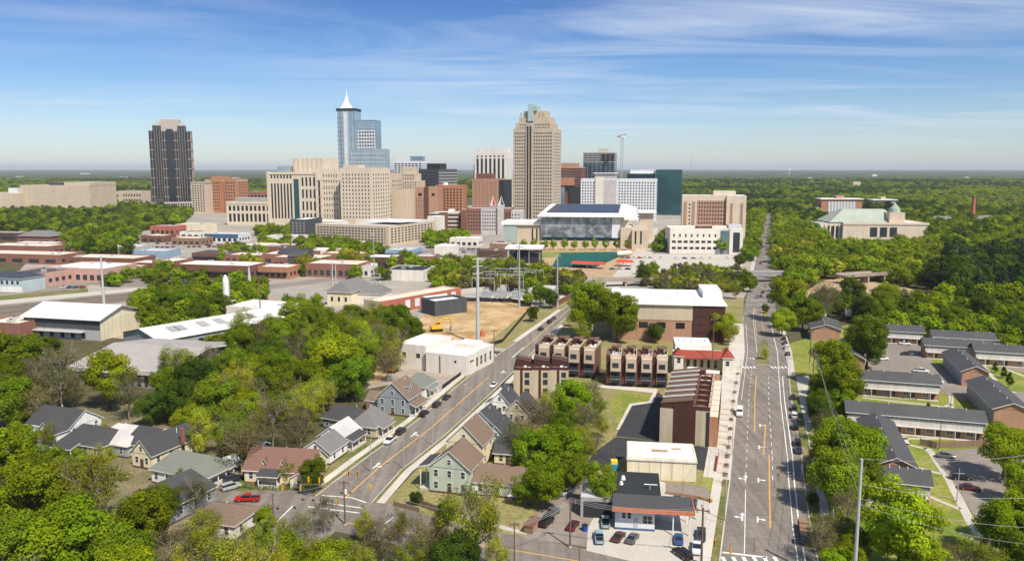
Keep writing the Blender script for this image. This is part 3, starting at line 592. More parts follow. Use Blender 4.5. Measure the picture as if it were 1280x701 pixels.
b.grid('front', b.w * .2, b.w * .6, b.h * .08, b.h * .95, 6, 9, .3, .5); b.done()
b = Bld('courthouse', 'cream tower block with rows of small windows behind the parking garage', 'courthouse', 427, 466, 289, 210.5, 50, -17, 'beige_pale', 'roof_tan'); b.grid('front', 2, b.w - 2, 6, b.h * .93, 9, 14, .32, .5); b.grid('right', 2, b.d - 2, 6, b.h * .93, 7, 14, .3, .5); b.part('penthouse', b.w * .05, b.w * .5, 5, 25, b.h + .13, b.h + 4, 'beige_pale', 'roof_pale'); b.done()
b = Bld('office_building', 'plain sand-coloured block right of the cream courthouse tower', 'office block', 462, 490, 283, 217, 40, -14, 'beige', 'roof_tan'); b.grid('right', 2, b.d - 2, 6, b.h * .9, 5, 10, .3, .45); b.one('front', b.w * .3, b.h * .5, b.w * .04, b.h * .8, 'tan_stone', name='wall_joint'); b.done()
b = Bld('court_annex', 'low cream annex with a curved row of square windows at front of the courthouse', 'annex', 284, 372, 281, 253, 30, -4, 'beige_pale', 'roof_pale'); b.grid('front', 2, b.w - 2, 3, b.h * .55, 16, 1, .55, .8); b.grid('front', 2, b.w - 2, b.h * .58, b.h * .9, 16, 1, .55, .7); b.part('plant_screen', b.w * .1, b.w * .95, 6, 20, b.h + .13, b.h + 6, 'roof_grey', 'roof_pale'); b.part('cornice', -.4, b.w + .4, -.6, 1, b.h * .93, b.h * .97, 'tan_stone'); b.done()
# spired glass tower
b = Bld('spire_tower', 'slim pale blue glass skyscraper topped by a white spire', 'skyscraper', 424.5, 446.5, 270, 139, 26, -12, 'glass_pale', 'roof_white', parapet=0, body='shaft'); h_ = b.h; w_ = b.w
for i in range(6): b.part('fin', w_ * (.0 + .19 * i), w_ * (.0 + .19 * i) + .9, -.6, -.003, 0, h_, 'white_cool' if i in (0, 2, 3) else 'glass_blue')
b.part('white_strip', w_ * .42, w_ * .56, -.9, -.603, 0, h_ * .99, 'white_cool')
for i in range(22): b.part('floor_line', 0, w_ * .41, -.5, -.003, h_ * (.05 + .042 * i), h_ * (.05 + .042 * i) + .7, 'glass_blue')
b.part('crown_band', -.5, w_ + .5, -.8, b.d, h_ + .01, h_ + 4, 'black_wall'); sx = w_ * .40
zt = z_at(b.P(sx, 13), 112); z1 = z_at(b.P(sx, 13), 122)
MB().solid([(w_ * .14, 4, h_ + 4.01), (w_ * .66, 4, h_ + 4.01), (w_ * .66, b.d - 6, h_ + 4.01), (w_ * .14, b.d - 6, h_ + 4.01)], [(sx - 3, 9, h_ + 14), (sx + 3, 9, h_ + 14), (sx + 3, 15, h_ + 14), (sx - 3, 15, h_ + 14)], M('paint_white')).solid([(sx - 3, 9, h_ + 14), (sx + 3, 9, h_ + 14), (sx + 3, 15, h_ + 14), (sx - 3, 15, h_ + 14)], [(sx - 1.6, 11.5, z1), (sx + 1.6, 11.5, z1), (sx + 1.6, 14.5, z1), (sx - 1.6, 14.5, z1)], M('paint_white')).tube([(sx, 13, z1 - 1), (sx, 13, (z1 + zt) / 2), (sx, 13, zt)], [1.7, .8, .25], M('paint_white')).build('spire', b.root); b.done()
b = Bld('glass_tower', 'pale glass apartment slab with white balcony grid right of the spire', 'apartment tower', 446.8, 472, 269.7, 151, 24, -12, 'glass_blue', 'roof_grey', body='shaft'); h_ = b.h
b.part('balcony_panel', 1, b.w - 1, -.9, -.003, h_ * .40, h_ * .90, 'white_cool'); b.grid('front', 1.5, b.w - 1.5, h_ * .41, h_ * .895, 7, 14, .62, .60, 'glass_navy', off=-.9)
for k in range(4): b.part('floor_line', 0, b.w, -.2, -.003, h_ * (.92 + .02 * k), h_ * (.92 + .02 * k) + .6, 'white_cool')
b.done()
b = Bld('glass_podium', 'pale blue glass podium block at foot of the spired tower', 'office block', 440, 483.5, 272.5, 187, 18, -12, 'glass_pale', 'roof_grey', body='shaft'); h_ = b.h
for i in range(15): b.part('mullion', b.w * i / 14 - .2, b.w * i / 14 + .2, -.35, -.003, 0, h_, 'glass_blue')
for k in range(16): b.part('floor_line', 0, b.w, -.25, -.003, h_ * k / 16, h_ * k / 16 + .8, 'white_cool')
b.done()
# stepped old tower
b = Bld('stepped_tower', 'tan stone art deco tower stepping back to a narrow top', 'tower', 491, 524, 276, 240, 40, -14, 'beige', 'roof_tan'); A = b.P(0, 0); w_ = b.w
z1, z2, z3 = z_at(A, 226), z_at(A, 217), z_at(A, 209.5); b.part('upper_stage', w_ * .1, w_ * .92, 4, 36, b.h + .2, z1, 'beige', 'roof_tan'); b.part('upper_stage', w_ * .18, w_ * .8, 7, 33, z1, z2, 'beige', 'roof_tan'); b.part('upper_stage', w_ * .3, w_ * .68, 10, 30, z2, z3, 'beige', 'roof_tan')
b.grid('front', w_ * .04, w_ * .96, 5, b.h * .93, 9, 8, .35, .5); b.grid('front', w_ * .14, w_ * .9, b.h + 1, z1 - 1, 8, 4, .35, .5, off=4); b.grid('front', w_ * .2, w_ * .78, z1 + .5, z2 - .5, 6, 2, .35, .55, off=7); b.grid('right', 2, 38, 5, b.h * .93, 7, 8, .35, .5); b.done()
b = Bld('tan_block', 'windowless tan stone front block before the stepped tower', 'office block', 478, 511, 285, 238, 20, -14, 'beige', 'roof_tan'); b.grid('front', 1, b.w * .38, 6, b.h * .9, 5, 8, .35, .5); b.done()
b = Bld('glass_office', 'white framed glass office tower behind the stepped tan tower', 'office tower', 493.5, 528, 262, 202, 32, -12, 'white_cool', 'roof_blue_dark'); b.grid('front', 0, b.w, 10, b.h * .97, 8, 20, .72, .62, 'glass_dark'); b.grid('right', 0, b.d, 10, b.h * .97, 7, 20, .72, .62, 'glass_blue'); b.part('penthouse', b.w * .12, b.w * .55, 5, 24, b.h + .13, z_at(b.A, 196.5), 'white_cool'); b.part('penthouse', b.w * .5, b.w * .95, 8, 28, b.h + .14, z_at(b.A, 195.5), 'glass_blue'); b.done()
b = Bld('office_building', 'dark grey glass office block with a black rooftop box', 'office block', 524, 549, 265, 212, 50, -35, 'dark_grey', 'roof_dark')
for k in range(13): z = b.h * (.1 + .068 * k); b.part('floor_line', -.1, b.w, -.2, -.003, z, z + .9, 'black_wall'); b.part('floor_line', b.w + .003, b.w + .25, 0, b.d, z, z + 1.4, 'grey_wall')
b.part('penthouse', b.w * .35, b.w * .98, 4, 22, b.h + .13, z_at(b.A, 204.5), 'black_wall'); b.done()
# brick hotel
b = Bld('hotel', 'orange brick slab hotel with dark rooftop arches left of the stepped garage', 'hotel', 519.5, 548, 280, 235, 26, -8, 'brick_tan', 'roof_tan'); b.part('stair_tower', b.w * .42, b.w * .58, -1.5, 5, 0, b.h * 1.03, 'brick_dark'); b.part('stair_tower', b.w * .6, b.w * .98, -2, 6, 0, b.h * 1.04, 'brick_tan', 'roof_tan')
b.one('front', b.w * .22, b.h * .82, 5, 4, name='rooftop_arch'); b.one('front', b.w * .8, b.h * .82, 4, 4, off=-2, name='rooftop_arch'); b.grid('front', b.w * .02, b.w * .4, 4, b.h * .74, 5, 10, .4, .4); b.done()
b = Bld('hotel', 'orange brick hotel wing with a grid of small windows', 'hotel', 545, 579, 277, 232, 24, -12, 'brick_orange', 'roof_tan'); b.grid('front', 1, b.w - 1, 4, b.h * .93, 8, 11, .55, .52); b.part('parapet_band', -.1, b.w + .1, -.2, 1, b.h * .94, b.h * .955, 'brick_tan'); MB().tube([(b.w * .3, 8, b.h + .13), (b.w * .3, 8, b.h + 4)], 4, M('roof_white'), 12).build('tank', b.root); b.done()
b = Bld('parking_garage', 'open parking garage of white and brick bands below the orange hotel', 'garage', 537.5, 574, 292, 266, 30, -8, 'brick_brown', 'roof_white')
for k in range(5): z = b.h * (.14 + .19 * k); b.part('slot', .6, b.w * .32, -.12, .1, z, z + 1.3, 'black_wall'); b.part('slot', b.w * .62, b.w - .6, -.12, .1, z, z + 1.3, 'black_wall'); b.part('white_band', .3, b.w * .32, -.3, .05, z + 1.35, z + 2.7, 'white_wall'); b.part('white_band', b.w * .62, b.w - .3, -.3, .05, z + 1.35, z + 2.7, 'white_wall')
b.part('stair_tower', b.w * .6, b.w * .78, 6, 14, b.h + .13, b.h + 4, 'white_wall', 'roof_white'); b.done()
b = Bld('hotel', 'brick and grey hotel with a tilted red and white emblem on the roof', 'hotel', 583, 639, 293, 261, 30, -6, 'brick_red', 'roof_pale'); w_ = b.w; h_ = b.h
b.part('grey_front', w_ * .33, w_ * .68, -.6, 4, 0, h_ * 1.01, 'grey_plain'); b.part('stair_tower', -6, 0, -2, 12, 0, h_ * .97, 'brick_brown', 'roof_tan'); b.part('end_tower', w_ * .70, w_ * .84, -3, 8, 0, h_ * 1.12, 'grey_plain'); b.part('end_block', w_ * .84, w_ * 1.25, 0, 26, 0, h_ * .93, 'grey_plain', 'roof_pale')
b.grid('front', w_ * .02, w_ * .32, 4, h_ * .95, 5, 6, .55, .5, 'glass_house'); b.grid('front', w_ * .35, w_ * .67, 4, h_ * .95, 6, 6, .45, .45, off=-.6); b.grid('front', w_ * .86, w_ * 1.2, 4, h_ * .85, 5, 5, .4, .4)
for x0, c1 in ((w_ * .52, 'canopy_red'), (w_ * .70, 'dark_grey')):                     # two leaning triangular emblems
    y = 2; L = w_ * .15; zb = h_ * 1.13; mb = MB()
    mb.solid([(x0, y, zb), (x0 + L, y, zb), (x0 + L * .5, y, zb + 11)], [(x0, y + .6, zb), (x0 + L, y + .6, zb), (x0 + L * .5, y + .6, zb + 11)], M('white_cool'))
    mb.solid([(x0 + L * .42, y - .12, zb + .6), (x0 + L * .9, y - .12, zb + .6), (x0 + L * .5, y - .12, zb + 10)], [(x0 + L * .42, y - .003, zb + .6), (x0 + L * .9, y - .003, zb + .6), (x0 + L * .5, y - .003, zb + 10)], M(c1)); mb.box(x0 + 1, x0 + L - 1, y + .1, y + .5, h_, zb, M('steel'))
    mb.build('emblem', b.root)
b.done()
b = Bld('brick_tower', 'brown brick office tower with a black glass right side', 'office tower', 590.5, 623, 277, 224, 36, -17, 'brick_tan', 'roof_grey'); b.part('glass_side', b.w + .003, b.w + 9, 2, b.d, 0, b.h * .99, 'black_wall', 'roof_grey'); b.part('penthouse', b.w * .1, b.w * .7, 6, 22, b.h + .13, b.h + 8, 'brick_brown', 'roof_tan'); b.grid('front', 2, b.w - 2, 8, b.h * .95, 6, 13, .3, .3, 'brick_brown', name='spandrel'); b.done()
b = Bld('office_tower', 'white office tower with tall black window strips', 'office tower', 593.5, 633, 270, 192, 34, -17, 'white_wall', 'roof_white', parapet=2); h_ = b.h
for i in range(7): b.one('front', b.w * (.10 + .133 * i), h_ * .50, b.w * .066, h_ * .84, name='window_strip'); b.one('front', b.w * (.10 + .133 * i), h_ * .955, b.w * .05, h_ * .03)
for i in range(4): b.one('right', b.d * (.15 + .23 * i), h_ * .5, b.d * .05, h_ * .86, 'stone_grey', name='window_strip')
b.part('top_band', b.w * .05, b.w * .95, 2, b.d - 2, h_ + .13, z_at(b.A, 185.5), 'white_wall', 'roof_white'); MB().tube([(b.w * .5, 10, h_), (b.w * .5, 10, h_ + 16)], .3, M('steel')).build('antenna', b.root); b.part('dark_annex', -4, -.003, 8, 30, 0, h_ * .83, 'glass_navy'); b.done()
# the tan tower with glass crown
b = Bld('office_tower', 'tall tan stone tower with stepped top and green glass crown', 'skyscraper', 641.5, 691, 287, 163, 40, -17, 'tower_tan', 'roof_tan', parapet=2); h_ = b.h; w_ = b.w
A = b.A; z1, z2, z3, z4 = z_at(A, 154), z_at(A, 147), z_at(A, 139), z_at(A, 131)
b.part('upper_stage', w_ * .05, w_ * .93, 2, b.d - 3, h_ + .2, z1, 'tower_tan', 'roof_tan'); b.part('upper_stage', w_ * .12, w_ * .86, 4, b.d - 5, z1, z2, 'tower_tan', 'roof_tan'); b.part('upper_stage', w_ * .22, w_ * .76, 7, b.d - 9, z2, z3, 'tower_tan', 'roof_tan')
b.part('glass_crown', w_ * .36, w_ * .49, 1, 22, z1 + 2, z4, 'glass_green'); b.part('glass_crown', w_ * .493, w_ * .56, 4, 22, z3, z3 + 6, 'glass_green'); b.part('glass_shaft', w_ * .33, w_ * .47, -.6, .5, 12, z1 - 4, 'glass_dark')
for q in (.33, .40, .47): b.part('pier', w_ * q - .5, w_ * q + .5, -.95, -.603, 12, z1 - 4, 'tower_tan')
for x0 in (.14, .62, .72): b.part('finial', w_ * x0, w_ * x0 + 2, 6, 8, z2 + .2, z2 + 6, 'tower_tan')
for f0, f1, n in ((.03, .31, 5), (.50, .97, 8)): b.grid('front', w_ * f0, w_ * f1, 6, h_ * .985, n, 27, .52, .52)
b.grid('front', w_ * .52, w_ * .90, h_ + .5, z1 - .5, 6, 2, .46, .5, off=2); b.grid('right', 2, b.d - 2, 6, h_ * .98, 7, 30, .44, .48); b.grid('left', 2, b.d - 2, 6, h_ * .98, 5, 30, .6, .6); b.grid('front', w_ * .14, w_ * .32, h_ + .5, z1 - .5, 3, 2, .46, .5, off=2)
b.part('base_wing', -8, 4, -4, 14, 0, h_ * .2, 'tower_tan', 'roof_tan'); b.grid('front', -7, 3, 3, h_ * .19, 3, 6, .5, .5, off=-4); b.done()
b = Bld('office_building', 'brown brick office with banded windows and dark glass right end', 'office block', 694.5, 727, 270, 210, 34, -14, 'brick_brown', 'roof_white'); h_ = b.h
for k in range(9): b.one('front', b.w * .5, h_ * (.50 + .052 * k), b.w * .9, h_ * .022, 'glass_house', name='window_band')
b.part('penthouse', b.w * .05, b.w * .8, 4, 26, h_ + .13, z_at(b.A, 204), 'brick_tan', 'roof_white'); b.part('glass_bay', b.w * .12, b.w * .36, -3, .5, 0, h_ * .62, 'glass_blue'); b.part('glass_bay', b.w * .55, b.w * .99, -4, .5, 0, h_ * .60, 'black_wall'); b.part('cornice', -.6, b.w + .6, -.8, b.d, h_ * .99, h_ + .9, 'brick_tan'); b.part('brick_front', b.w * .02, b.w * .72, -5, -.6, h_ * .64, h_ * .80, 'brick_orange', 'roof_white'); b.done()
# tower under construction and its crane
b = Bld('unfinished_tower', 'blue glass tower under construction with bare concrete upper floors', 'construction tower', 728.5, 767, 266, 191, 34, -14, 'glass_navy', 'concrete', parapet=0, body='curtain_wall'); h_ = b.h
for k in range(16): b.part('floor_slab', -.6, b.w + .6, -.6, b.d, h_ * (.55 + .029 * k), h_ * (.55 + .029 * k) + 1.0, 'concrete' if k > 9 else 'glass_blue')
for i in range(8): b.part('mullion', b.w * i / 7 - .2, b.w * i / 7 + .2, -.9, -.603, h_ * .3, h_, 'steel')
b.part('core', b.w * .45, b.w * .75, 8, 24, h_, h_ + 7, 'concrete')
for i in range(8): MB().tube([(b.w * i / 7, .5, h_), (b.w * i / 7, .5, h_ + 4)], .3, M('concrete_pale')).build('column', b.root)
b.part('open_deck', b.w * .55, b.w, -.61, 12, h_ * .86, h_ * .985, 'black_wall'); b.done()
A = W(776, 268); zt = z_at(A, 164); c = thing('tower_crane', 'white lattice tower crane beside the unfinished glass tower', 'crane', A)
mb = MB(); s = 1.6
for sx, sy in ((-s, -s), (s, -s), (s, s), (-s, s)): mb.tube([(sx, sy, 0), (sx, sy, zt - 10)], .32, M('steel_pale'), 4)
for k in range(30):
    z0, z1 = (zt - 10) * k / 30, (zt - 10) * (k + 1) / 30; mb.tube([(-s, -s, z0), (s, -s, z1)], .2, M('steel_pale'), 4); mb.tube([(s, -s, z0), (s, s, z1)], .2, M('steel_pale'), 4)
mb.build('mast', c)
mb = MB(); mb.tube([(-4, 10, zt - 7), (3, -38, zt - 6)], 1.0, M('paint_white'), 4).tube([(0, 0, zt - 10), (0, 0, zt)], [1.2, .4], M('paint_white'), 4).tube([(0, 0, zt), (3, -36, zt - 5)], .15, M('paint_white'), 4).tube([(0, 0, zt), (-4, 9, zt - 6)], .15, M('paint_white'), 4); mb.build('jib', c); MB().box(-7, -2, 8, 12, zt - 10, zt - 6.5, M('concrete')).build('counterweight', c); MB().box(1.2, 3.6, -3, 0, zt - 11, zt - 8.3, M('paint_white')).build('cab', c)
# white hotel
b = Bld('hotel', 'long white hotel with a dense grid of small windows and grey centre', 'hotel', 725.5, 819, 275, 224, 26, -14, 'white_cool', 'roof_white'); h_ = b.h; w_ = b.w
b.part('grey_panel', w_ * .30, w_ * .48, -.5, 1, 0, h_ * .985, 'grey_plain'); b.part('white_panel', w_ * .20, w_ * .30, -2, 3, 0, h_ * 1.04, 'white_wall'); b.part('penthouse', w_ * .18, w_ * .46, 3, 18, h_ + .13, z_at(b.A, 217), 'grey_wall', 'roof_white'); b.part('roof_slab', w_ * .16, w_ * .48, 1, 20, z_at(b.A, 217) + .01, z_at(b.A, 216), 'roof_white')
b.grid('front', w_ * .01, w_ * .19, 4, h_ * .95, 5, 13, .5, .48); b.grid('front', w_ * .50, w_ * .99, 4, h_ * .95, 13, 13, .5, .48); b.grid('right', 1, b.d - 1, 4, h_ * .95, 4, 14, .4, .42); b.done()
b = Bld('office_tower', 'teal glass office tower right of the long white hotel', 'office tower', 783, 819, 268, 217, 30, -14, 'glass_navy', 'roof_white', parapet=0, body='navy_wing'); w_ = b.w; h_ = b.h
h2 = z_at(b.A, 212); b.part('teal_wing', w_ + .1, w_ * 1.88, -6, 30, 0, h2, 'glass_teal', 'roof_dark'); b.part('white_fin', w_ - 1.2, w_ + .05, -4, 20, 0, h2 + 1, 'white_cool'); b.part('roof_slab', w_ * .1, w_ * .98, 4, 20, h_ + .01, h_ + 6, 'white_cool', 'roof_white')
for k in range(14): z = h2 * (.08 + .066 * k); b.part('floor_line', w_ + .3, w_ * 1.885, -6.2, -6.003, z, z + .6, 'glass_navy'); b.part('floor_line', 0, w_ - 1.3, -.2, -.003, z * .9, z * .9 + .6, 'glass_dark')
for k in range(9): x = w_ * (1.06 + .09 * k); b.part('mullion', x, x + .35, -6.35, -6.203, 0, h2, 'glass_dark')
b.done()
# convention centre
b = Bld('convention_center', 'pale stone convention hall with a huge grey shimmering wall and solar roof', 'convention hall', 676, 786, 309, 270, 62, -7, 'beige', 'roof_pale', shell=False); w_ = b.w; h_ = b.h
b.part('wall', 0, w_, 2, b.d, 0, h_, 'beige_pale', 'roof_pale'); b.part('stone_base', 0, w_, 0, 2, 0, h_ * .22, 'beige'); b.part('window_band', 1, w_ * .94, .3, 1.997, h_ * .23, h_ * .32, 'glass_navy')
b.part('shimmer_wall', w_ * .0, w_ * .80, .6, 1.99, h_ * .33, h_ * .97, 'shimmer'); b.part('wall_frame', w_ * .805, w_ * .90, .5, 1.99, h_ * .22, h_ * .97, 'white_cool')
mb = MB(); k = 14                                                  # shallow arched roof running back
pts = [(-3 + (w_ * 1.02 + 3) * i / k, h_ + 4.5 * math.sin(math.pi * min(1, (.15 + .85 * i / k)))) for i in range(k + 1)]
z2 = z_at(b.P(0, 50), 262)
mb.solid([(-4, -4, h_ * .985), (w_ * .94, -4, h_ * .985), (w_ * .94, b.d, h_ * .985), (-4, b.d, h_ * .985)], [(-1, -3, h_ + 2.5), (w_ * .93, -3, h_ + 2.5), (w_ * .98, b.d, h_ + 9), (w_ * .06, b.d, h_ + 9)], M('roof_white')); mb.build('roof', b.root)
MB().solid([(w_ * .06, 3, h_ + 3.2), (w_ * .88, 3, h_ + 3.2), (w_ * .91, b.d - 5, h_ + 8.5), (w_ * .13, b.d - 5, h_ + 8.5)], [(w_ * .06, 3, h_ + 3.9), (w_ * .88, 3, h_ + 3.9), (w_ * .91, b.d - 5, h_ + 9.2), (w_ * .13, b.d - 5, h_ + 9.2)], M('solar')).build('solar_array', b.root)
MB().solid([(w_ * .94, -3, h_ * .9), (w_ * .99, -3, h_ * .9), (w_ * 1.12, b.d, h_ * .8), (w_ * .98, b.d, h_ * .8)], [(w_ * .93, -3, h_ + 2.4), (w_ * .97, -3, h_ + 2.2), (w_ * 1.10, b.d, h_ + 6), (w_ * .985, b.d, h_ + 8.8)], M('roof_white')).build('curved_eave', b.root)
b.part('left_wing', -w_ * .28, -.003, 3, 40, 0, h_ * .70, 'beige', 'roof_pale'); b.part('left_roof', -w_ * .46, 1, 1, 44, h_ * .705, h_ * .80, 'roof_white'); b.part('glass_lobby', -w_ * .43, -w_ * .281, 2, 36, 0, h_ * .70, 'glass_green')
for x in (-.10, -.05): b.one('front', w_ * x, h_ * .38, 1.4, h_ * .42, off=3, name='slot_window')
b.part('right_block', w_ * .905, w_ * 1.03, -3, 30, 0, h_ * .66, 'beige', 'roof_pale'); b.part('right_block', w_ * 1.03, w_ * 1.22, -8, 96, 0, h_ * .60, 'beige', 'roof_tan'); b.part('right_block', w_ * 1.16, w_ * 1.32, 90, 120, 0, h_ * .95, 'beige', 'roof_pale'); b.part('roof_canopy', w_ * 1.13, w_ * 1.36, 86, 124, h_ * .955, h_ * 1.0, 'roof_white')
for x in (1.07, 1.13): b.one('front', w_ * x, h_ * .36, 1.6, h_ * .4, off=-8, name='slot_window')
for k in range(6): b.one('right', 4 + 14 * k, h_ * .3, 7, h_ * .3, 'tan_stone', off=w_ * 1.22, name='wall_panel')
for k in range(4): b.part('plant_box', w_ * (1.05 + .03 * k), w_ * (1.07 + .03 * k), 30 + k * 14, 38 + k * 14, h_ * .603, h_ * .68, 'steel_pale')
b.done()
b = Bld('pavilion', 'dark stage pavilion with a flat white roof before the convention hall', 'pavilion', 633, 676, 329, 309, 24, -7, 'black_wall', 'roof_pale', shell=False); b.part('wall', 2, b.w - 1, 2, b.d, 0, b.h - 1.5, 'dark_grey'); b.part('roof', -1, b.w + 1, -2, b.d, b.h - 1.49, b.h, 'roof_white'); b.part('glass_front', 3, b.w - 3, 1.7, 1.995, 1, b.h - 3, 'glass_dark')
for x in (1, b.w * .33, b.w * .66, b.w - 1): MB().tube([(x, -.5, 0), (x, -.5, b.h - 1.5)], .3, M('steel')).build('column', b.root)
b.done()
# amphitheatre seats, red canopies
o = MB().solid([(W(690, 334) + Vector((0, 0, 0)))[:3], W(745, 334)[:3], W(772, 322)[:3], W(700, 322)[:3]], [(*W(690, 334)[:2], 1), (*W(745, 334)[:2], 1.5), (*W(772, 322)[:2], 5), (*W(700, 322)[:2], 4)], M('amphi_green')).build('seating_stand'); tag(o, 'dark green raked seating of the outdoor amphitheatre', 'seating')
for px, py, L, lab in ((713, 335, 26, 'long red awning left of the green seating'), (769, 333, 13, 'bright red canopy roof beside the white tent')):
    A = W(px, py); t = thing('canopy', lab, 'canopy', A, R_(-20)); mb = MB(); mb.solid([(0, 0, 3.4), (L, 0, 3.4), (L, 9, 3.4), (0, 9, 3.4)], [(1, 4.2, 5), (L - 1, 4.2, 5), (L - 1, 4.8, 5), (1, 4.8, 5)], M('canopy_red')); mb.build('roof', t)
    for x in (.5, L / 2, L - .5): MB().tube([(x, .6, 0), (x, .6, 3.4)], .15, M('steel')).build('post', t); MB().tube([(x, 8.4, 0), (x, 8.4, 3.4)], .15, M('steel')).build('post', t)
A = W(766, 323); t = thing('canopy', 'white tent canopy beside the red awnings', 'canopy', A, R_(40)); MB().solid([(0, 0, 3.2), (26, 0, 3.2), (26, 8, 3.2), (0, 8, 3.2)], [(1, 3.8, 4.8), (25, 3.8, 4.8), (25, 4.2, 4.8), (1, 4.2, 4.8)], M('roof_white')).build('roof', t)
for x in (.5, 13, 25.5): MB().tube([(x, .6, 0), (x, .6, 3.2)], .15, M('steel')).build('post', t)
# brick hotel and white garage by the road
b = Bld('hotel', 'pinkish brick hotel with cream columns behind the white parking deck', 'hotel', 851.5, 930, 301, 245, 26, -10, 'beige_pale', 'roof_white'); h_ = b.h; w_ = b.w
for x0 in (.03, .16, .74, .93): b.part('brick_strip', w_ * x0, w_ * (x0 + .045), -.5, 1, 4, h_ * .88, 'brick_tan')
b.part('centre_wall', w_ * .24, w_ * .70, -.3, 1, 4, h_ * .9, 'brick_tan'); b.grid('front', w_ * .25, w_ * .69, 5, h_ * .89, 10, 9, .5, .5, 'glass_house', off=-.3); b.grid('front', w_ * .09, w_ * .15, 5, h_ * .85, 1, 9, .4, .5); b.grid('front', w_ * .82, w_ * .88, 5, h_ * .85, 1, 9, .4, .5)
b.part('end_pavilion', w_ * .70, w_ + .5, -3, b.d, 0, h_ * 1.015, 'beige_pale', 'roof_white'); b.part('brick_strip', w_ * .76, w_ * .80, -3.4, -2.9, 4, h_ * .85, 'brick_tan'); b.part('brick_strip', w_ * .92, w_ * .96, -3.4, -2.9, 4, h_ * .85, 'brick_tan'); b.part('penthouse', w_ * .5, w_ * .85, 6, 20, h_ + .13, h_ + 5, 'beige_pale', 'roof_white'); b.part('brick_side', w_ + .503, w_ + .9, 2, b.d, 0, h_ * .97, 'brick_tan'); b.grid('right', 3, b.d - 2, 5, h_ * .9, 4, 9, .4, .45, off=w_ + .9); b.done()
b = Bld('parking_deck', 'white concrete parking deck with rows of dark openings near the road', 'garage', 837, 927, 317, 287, 36, -4, 'white_wall', 'roof_cream', parapet=1.2); h_ = b.h; w_ = b.w
for k in range(3):
    for i in range(11):
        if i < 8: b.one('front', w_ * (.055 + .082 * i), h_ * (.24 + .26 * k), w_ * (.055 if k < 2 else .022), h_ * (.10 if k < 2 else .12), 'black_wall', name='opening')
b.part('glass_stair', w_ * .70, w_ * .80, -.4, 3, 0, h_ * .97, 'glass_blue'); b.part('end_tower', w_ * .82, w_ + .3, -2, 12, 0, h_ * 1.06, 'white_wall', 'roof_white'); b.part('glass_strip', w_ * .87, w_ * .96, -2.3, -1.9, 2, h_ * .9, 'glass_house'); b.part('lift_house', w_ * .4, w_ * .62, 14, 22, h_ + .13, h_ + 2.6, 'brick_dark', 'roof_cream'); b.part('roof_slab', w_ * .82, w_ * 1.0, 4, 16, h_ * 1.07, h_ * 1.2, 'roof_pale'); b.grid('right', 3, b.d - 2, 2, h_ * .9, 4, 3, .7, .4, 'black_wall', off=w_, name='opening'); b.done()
# the tan garage with white stair tower
b = Bld('parking_garage', 'large tan parking garage with square openings and white stair tower', 'garage', 395, 486, 305, 281, 110, -24, 'beige', 'roof_pale', parapet=1.1); h_ = b.h; w_ = b.w
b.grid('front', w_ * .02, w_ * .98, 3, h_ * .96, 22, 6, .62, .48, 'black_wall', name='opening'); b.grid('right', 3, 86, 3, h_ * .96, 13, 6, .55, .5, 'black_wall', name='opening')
b.part('stair_tower', w_ - 10, w_ + 1.2, 92, 110, 0, h_ * 1.28, 'white_wall', 'roof_white'); b.part('corner_pier', w_ - 3.5, w_ + .35, -.35, 3.5, 0, h_ * 1.03, 'beige'); b.part('lift_house', w_ * .3, w_ * .4, 20, 30, h_ + .13, h_ + 5, 'beige', 'roof_tan'); b.part('sun_canopy', w_ * .5, w_ * .95, 30, 70, h_ + 2.5, h_ + 3.2, 'roof_white'); b.done()
b = Bld('brick_building', 'narrow dark brick building at left end of the tan garage', 'building', 363.5, 384, 301, 275, 40, -10, 'dark_grey', 'roof_white'); b.grid('front', 1, b.w - 1, 3, b.h * .92, 4, 6, .4, .4, 'stone_grey'); b.done()
b = Bld('low_building', 'low pale block joining the dark brick building to the garage', 'building', 378, 425, 292, 277, 30, -10, 'tan_stone', 'roof_white'); b.grid('front', b.w * .4, b.w - 1, 3, b.h * .9, 6, 3, .6, .5, 'black_wall', name='opening'); b.done()
# the hall with green roofs and blocks behind it, right
b = Bld('performance_hall', 'cream stone concert hall with pale green roofs and small domed cupola', 'concert hall', 1053, 1160, 299, 279, 60, -4, 'beige_pale', 'roof_cream'); h_ = b.h; w_ = b.w
for i in range(3): b.one('front', w_ * (.36 + .115 * i), h_ * .45, w_ * .085, h_ * .6, 'glass_house', name='tall_window')
z1 = z_at(b.P(0, 20), 262); MB().solid([(-w_ * .12, 12, h_ + .2), (w_ * .72, 12, h_ + .2), (w_ * .72, 58, h_ + .2), (-w_ * .12, 58, h_ + .2)], [(w_ * .10, 30, z1), (w_ * .60, 30, z1), (w_ * .60, 42, z1), (w_ * .10, 42, z1)], M('roof_green')).build('green_roof', b.root)
b.part('left_portico', -w_ * .26, -.003, 6, 40, 0, h_ * .95, 'beige_pale', 'roof_green')
for i in range(5): b.part('column', -w_ * (.25 - .055 * i), -w_ * (.235 - .055 * i), 4.4, 5.9, 0, h_ * .9, 'white_wall')
b.part('portico_glass', -w_ * .16, -w_ * .04, 5.7, 5.99, 1, h_ * .8, 'black_wall'); b.part('cupola_base', w_ * .58, w_ * .76, 10, 26, h_ + .2, h_ + 11, 'beige', 'roof_green'); MB().tube([(w_ * .67, 18, h_ + 11), (w_ * .67, 18, h_ + 15), (w_ * .67, 18, h_ + 18), (w_ * .67, 18, h_ + 21)], [6, 5.2, 2.6, .3], M('roof_green'), 10).build('dome', b.root); b.part('cornice', -.4, w_ + .4, -.6, 1, h_ * .90, h_ * .96, 'tan_stone'); b.done()
